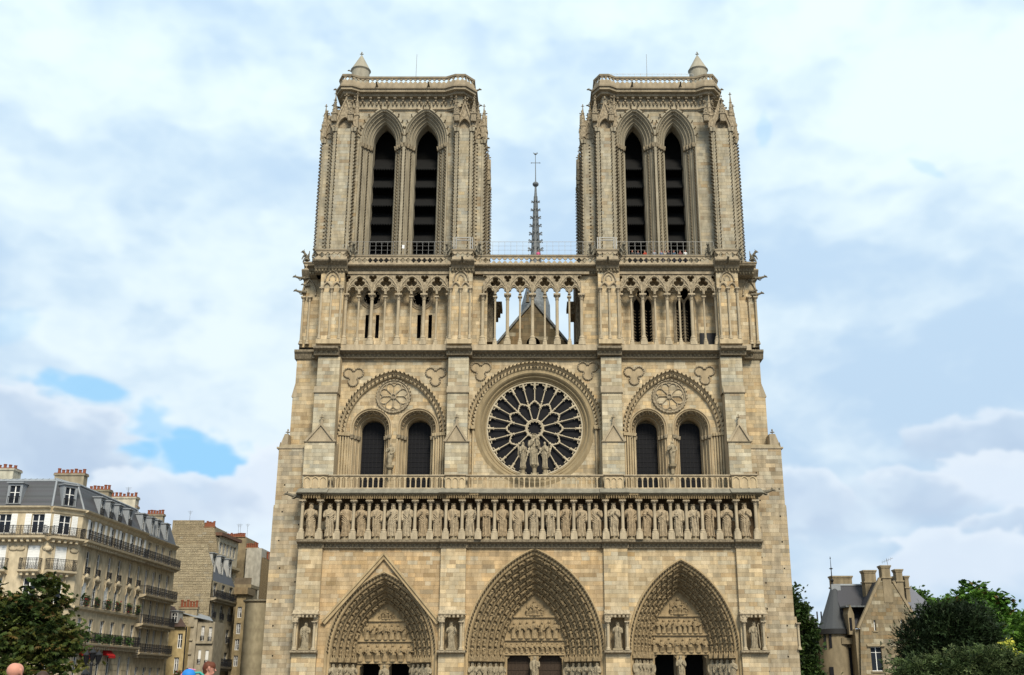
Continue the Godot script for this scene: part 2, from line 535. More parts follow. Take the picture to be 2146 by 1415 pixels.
func _ready() -> void:
	rng.seed = 1163
	# ---- camera
	var cam := Camera3D.new()
	cam.name = "camera"
	cam.projection = Camera3D.PROJECTION_FRUSTUM
	cam.near = 0.5
	cam.far = 2000.0
	cam.size = 2.0 * 0.5 * 707.5 / FOCAL
	cam.frustum_offset = Vector2((1073.0 - MID.x) / FOCAL * 0.5, 0)
	cam.position = EYE
	cam.rotation.x = PITCH
	add_child(cam)
	cam.current = true
	# ---- sky and exposure
	var we := WorldEnvironment.new()
	we.name = "world_environment"
	var env := Environment.new()
	env.background_mode = Environment.BG_SKY
	env.sky = Sky.new()
	var pano := PanoramaSkyMaterial.new()
	pano.panorama = make_sky()
	env.sky.sky_material = pano
	env.background_energy_multiplier = 1.0
	env.tonemap_mode = Environment.TONE_MAPPER_LINEAR
	env.tonemap_exposure = 1.0
	env.sdfgi_enabled = true
	env.ssao_enabled = true
	env.ssil_enabled = true
	we.environment = env
	add_child(we)
	# ---- the sun, spread wide by thin cloud
	var sun := DirectionalLight3D.new()
	sun.name = "sun"
	sun.light_energy = 1.5
	sun.light_angular_distance = 18.0
	sun.light_color = Color(1.0, 0.96, 0.87)
	sun.shadow_enabled = true
	sun.rotation_degrees = Vector3(-43, 17, 0)
	add_child(sun)
	make_materials()
	make_pieces()
	build_ground()
	build_cathedral()
	build_statues()
	build_left_houses()
	build_right_house()
	build_trees()
	build_street_things()
	build_people()

func build_ground() -> void:
	var g := MB.new()
	g.quad(Vector3(-900, 0, 300), Vector3(900, 0, 300), Vector3(900, 0, -1400), Vector3(-900, 0, -1400))
	put("square_paving", g, M.paving).set_meta("kind", "structure")
	var r := MB.new()
	r.quad(Vector3(-47.2, 0.004, 40), Vector3(-38, 0.004, 40), Vector3(-38, 0.004, -120), Vector3(-47.2, 0.004, -120))
	put("road", r, M.asphalt).set_meta("kind", "structure")
	var k := MB.new()
	k.box(-48.6, -47.2, 0, 0.13, -120, 40)
	k.box(-38, -37.7, 0, 0.13, -120, 40)
	put("pavement", k, M.paving).set_meta("kind", "structure")

# ---------------------------------------------------------------- small carved pieces, shared by many
func make_pieces() -> void:
	var k := MB.new()
	k.col = Color(0.23, 0.18, 0.115)      # a curled leaf crocket, 1 unit long, growing along +z and hooking up
	k.tube([Vector3(0, 0, -0.25), Vector3(0, 0.05, 0.25), Vector3(0, 0.3, 0.62), Vector3(0, 0.55, 0.72)], 0.32, 0.2, 5, false)
	k.ball(Vector3(0, 0.5, 0.82), Vector3(0.36, 0.3, 0.3), 6, 4)
	crocket_mesh = k.mesh()
	var l := MB.new()      # a leaf of a carved frieze, 1 unit wide and tall, facing +z
	l.ball(Vector3(0, 0.0, 0.05), Vector3(0.42, 0.5, 0.3), 6, 4)
	l.ball(Vector3(-0.22, 0.42, 0.24), Vector3(0.24, 0.2, 0.24), 5, 3)
	l.ball(Vector3(0.22, 0.42, 0.24), Vector3(0.24, 0.2, 0.24), 5, 3)
	leaf_mesh = l.mesh()
	for i in 5: mini.append(mini_figure(i))
func mini_figure(kind: int) -> Mesh:      # a small seated or standing figure under its canopy, 1 unit tall, facing +z
	var b := MB.new()
	var seated := kind % 2 == 0
	var prof := [[0.0, 0.19, 0.17], [0.12, 0.17, 0.15], [0.34, 0.18 if seated else 0.145, 0.25 if seated else 0.13], [0.42, 0.15, 0.2 if seated else 0.13], [0.62, 0.2, 0.14], [0.70, 0.16, 0.12], [0.74, 0.05, 0.05]]
	for j in prof.size() - 1:
		for i in 8:
			var q := []
			for e in [[j, i], [j, i + 1], [j + 1, i + 1], [j + 1, i]]:
				var g: float = TAU * e[1] / 8
				var r = prof[e[0]]
				var fold: float = 1.0 + 0.1 * cos(g * 4 + kind * 1.3 + r[0] * 3)
				q.append(Vector3(sin(g) * r[1] * fold, r[0], cos(g) * r[2] * fold))
			b.quad(q[0], q[1], q[2], q[3])
	b.ball(Vector3(0.02 * (kind - 2), 0.82, 0.04), Vector3(0.075, 0.1, 0.085), 6, 5)
	var s := 1.0 if kind < 3 else -1.0
	b.tube([Vector3(0.19 * s, 0.66, 0), Vector3(0.23 * s, 0.5, 0.08), Vector3(0.05 * s, 0.5 + 0.05 * kind, 0.22)], 0.055, 0.04, 5)
	b.tube([Vector3(-0.19 * s, 0.66, 0), Vector3(-0.22 * s, 0.5, 0.1), Vector3(-0.1 * s, 0.42, 0.24)], 0.055, 0.04, 5)
	if kind > 2:
		for w in [-1.0, 1.0]: b.prism(PackedVector2Array([Vector2(w * 0.1, 0.68), Vector2(w * 0.34, 0.86), Vector2(w * 0.32, 0.45), Vector2(w * 0.14, 0.3)]), -0.12, -0.06, true)
	return b.mesh()
func canopy_piece() -> Mesh:
	var b := MB.new()
	b.frustum(-0.24, 0.24, -0.2, 0.22, -0.16, -0.04, -0.03)
	b.lathe([Vector2(0.2, -0.04), Vector2(0.08, 0.06)], 5, Vector3.ZERO)
	return b.mesh()
func column_mesh(h: float, r: float, cap := 0.45, base := 0.45, block := 0.0) -> Mesh:
	var b := MB.new()
	b.col = GREY_LIME * 1.08
	var y := 0.0
	if block > 0:
		b.frustum(-r * 2.0, r * 2.0, -r * 2.0, r * 2.0, 0, block * 0.82, 0.02)
		y = block * 0.82
	b.lathe([Vector2(r * 2.0, y), Vector2(r * 1.95, y + base * 0.35), Vector2(r * 1.45, y + base * 0.5), Vector2(r * 1.6, y + base * 0.7), Vector2(r, y + base)], 10, Vector3.ZERO)
	b.lathe([Vector2(r, y + base), Vector2(r * 0.94, h - cap)], 10, Vector3.ZERO)
	b.col = GREY_LIME * 0.86
	b.lathe([Vector2(r * 1.2, h - cap), Vector2(r * 1.2, h - cap * 0.92), Vector2(r, h - cap * 0.88), Vector2(r * 1.25, h - cap * 0.5), Vector2(r * 1.9, h - cap * 0.25)], 10, Vector3.ZERO)
	for i in 8:
		var g := TAU * i / 8
		b.ball(Vector3(sin(g) * r * 1.62, h - cap * 0.36, cos(g) * r * 1.62), Vector3(r, r, r) * 0.42, 5, 4)
	b.col = GREY_LIME
	b.box(-r * 2.0, r * 2.0, h - cap * 0.25, h, -r * 2.0, r * 2.0)
	return b.mesh()
func pinnacle(b: MB, o: Vector3, w: float, h: float) -> void:   # square shaft, steep spirelet with crockets, finial
	b.box(o.x - w / 2, o.x + w / 2, o.y, o.y + h * 0.32, o.z - w / 2, o.z + w / 2)
	b.box(o.x - w * 0.62, o.x + w * 0.62, o.y + h * 0.32, o.y + h * 0.37, o.z - w * 0.62, o.z + w * 0.62)
	b.lathe([Vector2(w * 0.6, h * 0.37), Vector2(w * 0.08, h * 0.9)], 4, o)
	for j in 3:
		for i in 4:
			var g := TAU * i / 4
			var r := w * lerpf(0.55, 0.2, (j + 0.4) / 3.0)
			b.ball(o + Vector3(sin(g) * r, h * lerpf(0.42, 0.86, j / 3.0), cos(g) * r), Vector3(1, 1, 1) * w * 0.14, 5, 3)
	finial(b, o + Vector3(0, h * 0.88, 0), w * 0.9)
func finial(b: MB, o: Vector3, s: float) -> void:
	b.lathe([Vector2(s * 0.12, 0), Vector2(s * 0.10, s * 0.5), Vector2(s * 0.2, s * 0.62), Vector2(s * 0.08, s * 0.75), Vector2(s * 0.16, s * 1.05), Vector2(0.0, s * 1.25)], 6, o)
	for i in 4:
		var g := TAU * i / 4
		b.ball(o + Vector3(sin(g) * s * 0.28, s * 0.62, cos(g) * s * 0.28), Vector3(s * 0.14, s * 0.12, s * 0.14), 5, 3)
func gargoyle_mesh() -> Mesh:      # a beast craning out along +z
	var b := MB.new()
	b.col = Color(0.24, 0.21, 0.16)
	b.tube([Vector3(0, 0, -0.4), Vector3(0, 0.05, 0.2), Vector3(0, 0.12, 0.7), Vector3(0, 0.26, 1.1)], 0.26, 0.15, 7)
	b.ball(Vector3(0, 0.3, 1.28), Vector3(0.17, 0.16, 0.26), 8, 5)
	b.ball(Vector3(0, 0.2, 1.48), Vector3(0.1, 0.07, 0.16), 6, 4)
	for s in [-1.0, 1.0]:
		b.tube([Vector3(0.1 * s, 0.4, 1.2), Vector3(0.16 * s, 0.56, 1.12)], 0.06, 0.02, 5)
		b.tube([Vector3(0.2 * s, 0.0, 0.1), Vector3(0.26 * s, -0.2, 0.4), Vector3(0.2 * s, -0.22, 0.62)], 0.1, 0.06, 5)
	return b.mesh()
func chimera_mesh() -> Mesh:       # a crouching winged beast leaning on the rail, facing +z, 1.6 m tall
	var b := MB.new()
	b.col = Color(0.25, 0.22, 0.17)
	b.tube([Vector3(0, 0.2, -0.3), Vector3(0, 0.7, -0.1), Vector3(0, 1.1, 0.15)], 0.34, 0.2, 8)
	b.tube([Vector3(0, 1.05, 0.1), Vector3(0, 1.32, 0.3)], 0.18, 0.15, 7)
	b.ball(Vector3(0, 1.42, 0.4), Vector3(0.19, 0.18, 0.24), 8, 5)
	b.tube([Vector3(0, 1.38, 0.55), Vector3(0, 1.28, 0.74)], 0.1, 0.03, 6)
	for s in [-1.0, 1.0]:
		b.tube([Vector3(0.22 * s, 1.0, 0.1), Vector3(0.3 * s, 0.7, 0.4), Vector3(0.2 * s, 0.4, 0.5)], 0.1, 0.07, 6)
		b.tube([Vector3(0.25 * s, 0.3, -0.2), Vector3(0.34 * s, 0.35, 0.25), Vector3(0.28 * s, 0.02, 0.3)], 0.15, 0.09, 6)
		b.prism(PackedVector2Array([Vector2(0.16 * s, 1.1), Vector2(0.5 * s, 1.45), Vector2(0.56 * s, 0.7), Vector2(0.3 * s, 0.4)]), -0.4, -0.3, true)
		b.tube([Vector3(0.1 * s, 1.55, 0.35), Vector3(0.16 * s, 1.74, 0.3)], 0.06, 0.02, 5)
	return b.mesh()

# ---------------------------------------------------------------- the cathedral
const KINGS := [652.5, 691, 725, 757, 789, 822, 853.5, 886, 918, 952, 986, 1019.6, 1053.7, 1086.5, 1119.7, 1154, 1186, 1219, 1250.6, 1287, 1322, 1355, 1389, 1422, 1455.5, 1488, 1523.6, 1561]
const PIERS := [[-24.0, -21.57], [-9.5, -6.95], [7.03, 9.46], [20.5, 23.05]]
var portals := []

func build_cathedral() -> void:
	cath = thing("cathedral", "huge gothic stone cathedral front with two square towers, rose window and three portals", "cathedral")
	portal_storey()
	kings_storey()
	rose_storey()
	arcade_storey()
	build_tower([-25.85, -6.0, -24.3, -21.6, -9.6, -7.3, -18.45, -13.25, 1.38, 2.58], [709.5, 718, 736.7, 755.3, 935, 954, 974, 993], 755, 872, false)
	build_tower([5.75, 24.65, 7.4, 9.75, 21.3, 23.95, 12.25, 17.12, 1.14, 2.39], [1246, 1258, 1275, 1290, 1458, 1477, 1493.8, 1505.6], 1464, 1354.7, true)
	nave_and_spire()

func bumps(called: String, parent: Node, pts: Array, z: float, s: float, lean := 0.5, m: Material = M.carved, me: Mesh = crocket_mesh) -> void:   # crockets standing out along an arch
	var xs := []
	for p in pts:
		var out := Vector3(p[2] * cos(p[1]), sin(p[1]), lean).normalized()
		var al := Vector3(-p[2] * sin(p[1]), cos(p[1]), 0)
		var b := Basis(al.cross(out).normalized(), al, out)
		xs.append(Transform3D(b.orthonormalized().scaled_local(Vector3(s, s, s) * rng.randf_range(0.85, 1.15)), Vector3(p[0].x, p[0].y, z)))
	if xs.size(): scatter(called, me, m, xs, parent)

func portal_storey() -> void:
	var yt := Y(1149, 0)
	var sp := Y(1365, 0)
	# measured: centre, half width, springing, rise, orders, inner half width, lintel height, door tops
	portals = [
		{"cx": X(798, 1370, 0), "w": 5.45, "y": sp - 0.3, "top": Y(1200, 0), "n": 4, "wi": 2.95, "lintel": Y(1389, -3.2), "z": -3.2, "doors": false, "gable": true},
		{"cx": X(1120.4, 1370, 0), "w": 6.95, "y": sp - 0.2, "top": Y(1150.5, 0), "n": 6, "wi": 3.22, "lintel": Y(1371.5, -3.9), "z": -3.9, "doors": true, "gable": false},
		{"cx": X(1434.5, 1365, 0), "w": 5.47, "y": sp + 0.1, "top": Y(1173.5, 0), "n": 5, "wi": 3.05, "lintel": Y(1370, -3.2), "z": -3.2, "doors": false, "gable": false}]
	var bays := [[-21.57, -9.5], [-6.95, 7.03], [9.46, 20.5]]
	for i in 3:
		var d: Dictionary = portals[i]
		d.rise = d.top - d.y
		masonry(cath, "wall", bays[i][0], bays[i][1], 0, yt, 0, [arch_poly(d.cx, d.y, d.w, d.rise, -1, 20)], {"c": WARM_LIME if i < 2 else LIME * 1.02, "odds": 0.30})
		portal(d, i)
	# the piers between the portals, each with a niche for a statue
	for i in 4:
		var x0: float = PIERS[i][0]
		var x1: float = PIERS[i][1]
		var cx := (x0 + x1) / 2
		var y0 := Y(1363, 0.5)
		var y1 := Y(1294, 0.5)
		var p := masonry(cath, "pier", x0, x1, 0, yt, 0.45, [rect(cx - 0.78, y0, cx + 0.78, y1)], {"c": LIME * (1.06 if i != 2 else 1.0), "odds": 0.22, "deep": 0.12})
		var b := MB.new()
		b.col = LIME
		for s in [x0, x1]:   # sides of the pier
			b.quad(Vector3(s, 0, -0.2), Vector3(s, 0, 0.44), Vector3(s, yt, 0.44), Vector3(s, yt, -0.2))
		b.box(cx - 0.82, cx + 0.82, y0 - 0.1, y1 + 0.1, -0.75, -0.7)
		b.box(cx - 0.82, cx + 0.82, y1 - 0.02, y1 + 0.1, -0.7, 0.36)
		for s in [-1.0, 1.0]: b.box(cx + s * 0.78 - 0.03, cx + s * 0.78 + 0.03, y0, y1, -0.7, 0.42)
		put("pier_side", b, M.stone, p)
		var nb := MB.new()
		nb.col = GREY_LIME * 0.9
		nb.extrude_x([Vector2(0.2, y0 - 0.5), Vector2(0.62, y0 - 0.3), Vector2(0.95, y0 - 0.22), Vector2(0.95, y0 - 0.05), Vector2(0.2, y0 + 0.0)], x0 - 0.12, x1 + 0.12)
		put("niche_ledge", nb, M.carved, p)
		var hood := MB.new()
		hood.col = GREY_LIME * 1.15
		var hy := Y(1302, 0.9)
		hood.prism(Geometry2D.clip_polygons(rect(x0 - 0.05, hy, x1 + 0.05, Y(1288, 0.9)), trefoil_arch(cx, hy, 0.72, hy - 1))[0], 0.2, 0.95)
		hood.box(x0 - 0.14, x1 + 0.14, Y(1288, 0.9), Y(1286, 0.9), 0.2, 1.05)
		hood.extrude_x([Vector2(1.0, Y(1286, 0.9)), Vector2(0.45, Y(1278, 0.5))], x0 - 0.05, x1 + 0.05)
		for k in 6: hood.box(lerpf(x0, x1, (k + 0.25) / 6), lerpf(x0, x1, (k + 0.75) / 6), Y(1294, 0.9), Y(1289, 0.9), 0.9, 1.0)
		put("niche_hood", hood, M.carved, p)
		var cm := column_mesh(hy - y0, 0.13, 0.4, 0.3)
		for s in [-0.95, 0.95]: put("colonnette", cm, M.stone, p, Transform3D(Basis(), Vector3(cx + s, y0, 0.72)))
	# outer buttresses set back at both ends, with weathered offsets
	var wing := MB.new()
	for s in 2:
		var side := -1.0 if s == 0 else 1.0
		var xo := 27.25 if s == 0 else 26.3
		var xi := 24.0 if s == 0 else 23.05
		var steps := [[0.0, Y(1300 if s == 1 else 1400, -1.6), 0.35 if s == 1 else 0.1], [Y(1300 if s == 1 else 1400, -1.6), Y(1065, -1.6), 0.12], [Y(1065, -1.6), Y(938, -1.6), 0.0]]
		for st in steps:
			var a: float = side * xi
			var e: float = side * (xo + st[2])
			masonry(cath, "buttress", minf(a, e), maxf(a, e), st[0], st[1], -1.6, [], {"c": GREY_LIME * 1.0, "odds": 0.05})
			wing.quad(Vector3(e, st[0], -1.62), Vector3(e, st[0], -6), Vector3(e, st[1], -6), Vector3(e, st[1], -1.62))
			wing.extrude_x([Vector2(-1.6, st[1]), Vector2(-1.75, st[1] + 0.35)], minf(a, e), maxf(a, e))
			# weathering on the outer side
			wing.prism(PackedVector2Array([Vector2(e, st[1]), Vector2(side * xo - side * 0.1, st[1] + 0.6), Vector2(side * xo - side * 0.1, st[1])]), -6, -1.61)
		# putlog holes left by the builders, shade painted as dark boxes on the face
		for k in 15:
			var hx: float = side * (xi + (0.5 if k % 2 == 0 else 2.5) + rng.randf_range(-0.2, 0.2))
			var hy: float = 2.6 + k * 1.42 + rng.randf_range(-0.3, 0.3)
			var hb := MB.new()
			hb.box(hx, hx + 0.14, hy, hy + 0.14, -1.63, -1.575)
			put("putlog_shade", hb, M.void, cath)
	wing.col = GREY_LIME
	put("buttress_side", wing, M.stone, cath)
	# a colonnette on the outermost corner at the right
	put("colonnette", column_mesh(Y(1305, -1) - Y(1362, -1), 0.12, 0.4, 0.3), M.stone, cath, Transform3D(Basis(), Vector3(X(1668, 1340, -1.6) + 0.3, Y(1362, -1.4), -1.5)))

func portal(d: Dictionary, which: int) -> void:
	var p := part("portal", cath)
	var n: int = d.n
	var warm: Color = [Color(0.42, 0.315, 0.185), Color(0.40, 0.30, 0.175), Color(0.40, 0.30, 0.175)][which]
	# outer moulding
	var om := MB.new()
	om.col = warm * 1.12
	om.arch(d.cx, d.y, d.w, d.rise, [Vector2(0.16, 0.0), Vector2(0.12, 0.14), Vector2(0.0, 0.16), Vector2(-0.1, 0.05), Vector2(-0.12, -0.15), Vector2(-0.38, -0.2)], 24, 0)
	put("hood_mould", om, M.stone, p)
	bumps("leaf_carving", p, arch_line(d.cx, d.y, d.w, d.rise, -0.16, 0.36), -0.06, 0.24, 4.0)
	var steps: float = d.w - d.wi - 0.35
	var canopy := canopy_piece()
	var cxs := []
	var a: float = (d.rise * d.rise - d.w * d.w) / (2.0 * d.w)
	var count := 0
	for k in n:
		var d0: float = -0.36 - steps * k / n
		var s: float = steps / n
		var z0: float = -0.2 + (d.z + 0.4) * k / n
		var dz: float = (d.z + 0.4) / n
		var ar := MB.new()
		ar.col = warm * 0.98
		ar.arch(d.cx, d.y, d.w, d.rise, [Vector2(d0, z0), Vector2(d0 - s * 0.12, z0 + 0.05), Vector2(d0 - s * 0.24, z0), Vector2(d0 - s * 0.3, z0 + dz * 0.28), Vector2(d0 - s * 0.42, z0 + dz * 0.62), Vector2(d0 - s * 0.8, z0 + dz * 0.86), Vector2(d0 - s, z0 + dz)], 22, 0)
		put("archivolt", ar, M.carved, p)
		# figures under canopies, one above another up the arch
		var big: float = 0.84 if which == 1 else 0.8
		if which == 2: big = 0.72
		for q in arch_line(d.cx, d.y, d.w, d.rise, d0 - s * 0.62, big * 1.05):
			var al := Vector3(-q[2] * sin(q[1]), cos(q[1]), 0)
			var inward := Vector3(-q[2] * cos(q[1]), -sin(q[1]), 0)
			var f := (inward * 0.75 + Vector3(0, 0, 1)).normalized()
			var b := Basis(al.cross(f).normalized(), al, f)
			var o := Vector3(q[0].x, q[0].y, z0 + dz * 0.45) - al * big * 0.5
			var jit := rng.randf_range(0.84, 1.1)
			var xf := Transform3D((b * Basis.from_euler(Vector3(rng.randf_range(-0.12, 0.12), rng.randf_range(-0.5, 0.5), rng.randf_range(-0.1, 0.1)))).scaled_local(Vector3(0.85 * rng.randf_range(0.85, 1.2), 0.9, 0.85) * big * jit), o)
			count += 1
			put("voussoir_figure", mini[(count * 7 + k * 3) % 5], M.relief, p, xf)
			cxs.append(Transform3D(b.scaled_local(Vector3(0.95, 0.9, 0.9) * big), o))
	scatter("canopy_carving", canopy, M.relief, cxs, p)
	# tympanum with carved registers
	var r2: float = d.wi
	var ty: float = sqrt(maxf(0.1, pow(a + r2, 2) - a * a))
	var tp := arch_poly(d.cx, d.y, r2 + 0.1, ty + 0.1, d.lintel, 16)
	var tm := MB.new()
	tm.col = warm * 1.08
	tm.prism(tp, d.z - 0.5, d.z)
	var ledges: Array = [[0.0, 0.36, 0.70], [0.0, 0.24, 0.62], [0.0, 0.30, 0.60]][which]
	var th: float = d.y + ty - d.lintel
	for k in 3:
		var ly: float = d.lintel + th * ledges[k]
		var hw: float = r2
		if ly > d.y: hw = sqrt(maxf(0.0, pow(a + r2, 2) - pow(ly - d.y, 2))) - a
		tm.box(d.cx - hw, d.cx + hw, ly - 0.1, ly + 0.1, d.z, d.z + 0.22)
	put("tympanum", tm, M.stone, p)
	for k in 3:
		var ly: float = d.lintel + th * ledges[k] + 0.1
		var up: float = d.lintel + th * (ledges[k + 1] if k < 2 else 0.97)
		var tall: float = up - ly - 0.05
		var hw: float = r2
		if up > d.y: hw = sqrt(maxf(0.0, pow(a + r2, 2) - pow(minf(up, d.y + ty) - d.y - tall * 0.3, 2))) - a
		if k < 2:
			var m := int(hw * 2 / (tall * (0.40 if k == 0 else 0.31)))
			for j in m:
				var big: float = tall * rng.randf_range(0.84, 0.98)
				put("tympanum_figure", mini[[1, 3, 1, 4, 1][(j * 3 + which) % 5] if k == 1 else (j * 2 + 1) % 3], M.relief, p, Transform3D(Basis(Vector3.UP, rng.randf_range(-0.5, 0.5)).scaled_local(Vector3(big * 0.95, big, big)), Vector3(d.cx + lerpf(-hw, hw, (j + 0.5) / m), ly, d.z + 0.12)))
		else:
			for j in [0, -1, 1, -2, 2]:
				var big: float = tall * (0.86 - 0.2 * absf(j))
				put("tympanum_figure", mini[0 if j == 0 else (4 if absf(j) == 1 else 2)], M.relief, p, Transform3D(Basis(Vector3.UP, -0.3 * j).scaled_local(Vector3(big, big, big)), Vector3(d.cx + j * hw * 0.40, ly, d.z + 0.16)))
	# doors, the pillar between them and a black sheet painting the darkness of the passage
	var jm := MB.new()
	for e in [[-r2 - 0.2, -r2 + 0.42, 0.05], [r2 - 0.42, r2 + 0.2, 0.05], [-0.42, 0.42, 0.12]]:
		jm = MB.new()
		jm.col = warm
		jm.box(d.cx + e[0], d.cx + e[1], 0, d.lintel, d.z - 0.6, d.z + e[2])
		put("door_post", jm, M.stone, p)
	var sm := statue_mesh(300 + which, 2.6)
	put("pillar_figure", sm[0], M.statue, p, Transform3D(Basis(), Vector3(d.cx, d.lintel - 2.75, d.z + 0.4)))
	for s in [-1.0, 1.0]:
		var x0: float = minf(d.cx + s * 0.42, d.cx + s * (r2 - 0.42))
		var x1: float = maxf(d.cx + s * 0.42, d.cx + s * (r2 - 0.42))
		for e in [[x0, 1.0], [x1, -1.0]]:
			var cb := MB.new()
			cb.col = warm
			cb.prism(PackedVector2Array([Vector2(e[0], d.lintel), Vector2(e[0], d.lintel - 0.45), Vector2(e[0] + e[1] * 0.2, d.lintel - 0.3), Vector2(e[0] + e[1] * 0.35, d.lintel)]), d.z - 0.5, d.z)
			put("corbel", cb, M.stone, p)
		var db := MB.new()
		if d.doors:
			db.box(x0, x1, 0, d.lintel, d.z - 0.7, d.z - 0.55)
			for k in 9:
				db.box(x0, x1, d.lintel - 0.15 - k * 0.7, d.lintel - 0.06 - k * 0.7, d.z - 0.55, d.z - 0.5)
			for k in 6:
				db.box(lerpf(x0, x1, (k + 0.1) / 6), lerpf(x0, x1, (k + 0.2) / 6), 0, d.lintel, d.z - 0.55, d.z - 0.52)
			put("door", db, M.door, p)
		else:
			db.box(x0, x1, 0, d.lintel, d.z - 2.6, d.z - 2.5)  # darkness of the open door, put into a black sheet
			put("doorway_dark", db, M.void, p)
	# jamb figures under a band of canopies
	var per := n
	for s in [-1.0, 1.0]:
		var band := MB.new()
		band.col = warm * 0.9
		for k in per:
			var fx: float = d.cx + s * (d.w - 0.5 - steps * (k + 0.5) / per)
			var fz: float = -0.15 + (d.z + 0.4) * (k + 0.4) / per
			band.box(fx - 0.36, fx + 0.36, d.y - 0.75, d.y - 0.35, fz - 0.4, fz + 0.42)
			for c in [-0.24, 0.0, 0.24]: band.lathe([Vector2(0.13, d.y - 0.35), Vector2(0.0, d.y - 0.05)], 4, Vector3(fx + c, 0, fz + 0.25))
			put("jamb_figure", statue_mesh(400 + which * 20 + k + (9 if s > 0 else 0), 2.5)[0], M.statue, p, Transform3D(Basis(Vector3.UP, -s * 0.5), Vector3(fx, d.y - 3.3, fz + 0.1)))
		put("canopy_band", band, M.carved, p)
	if d.gable:
		var g := MB.new()
		g.col = warm * 1.16
		var apex := Vector2(d.cx - 0.05, Y(1160, 0.3))
		for s in [-1.0, 1.0]:
			var foot := Vector2(X(674 if s < 0 else 921, 1303, 0.3), Y(1303, 0.3))
			var along := (foot - apex).normalized()
			var nrm := Vector2(-along.y, along.x) * (1.0 if s > 0 else -1.0)
			if nrm.y > 0: nrm = -nrm
			g.prism(PackedVector2Array([apex, foot, foot + nrm * 0.42, apex + Vector2(0, nrm.y * 0.42 * 2.0)]), 0.0, 0.34)
			g.prism(PackedVector2Array([apex - nrm * 0.1, foot - nrm * 0.1, foot + nrm * 0.1, apex + nrm * 0.1]), 0.34, 0.48)
		put("gable_mould", g, M.stone, p)

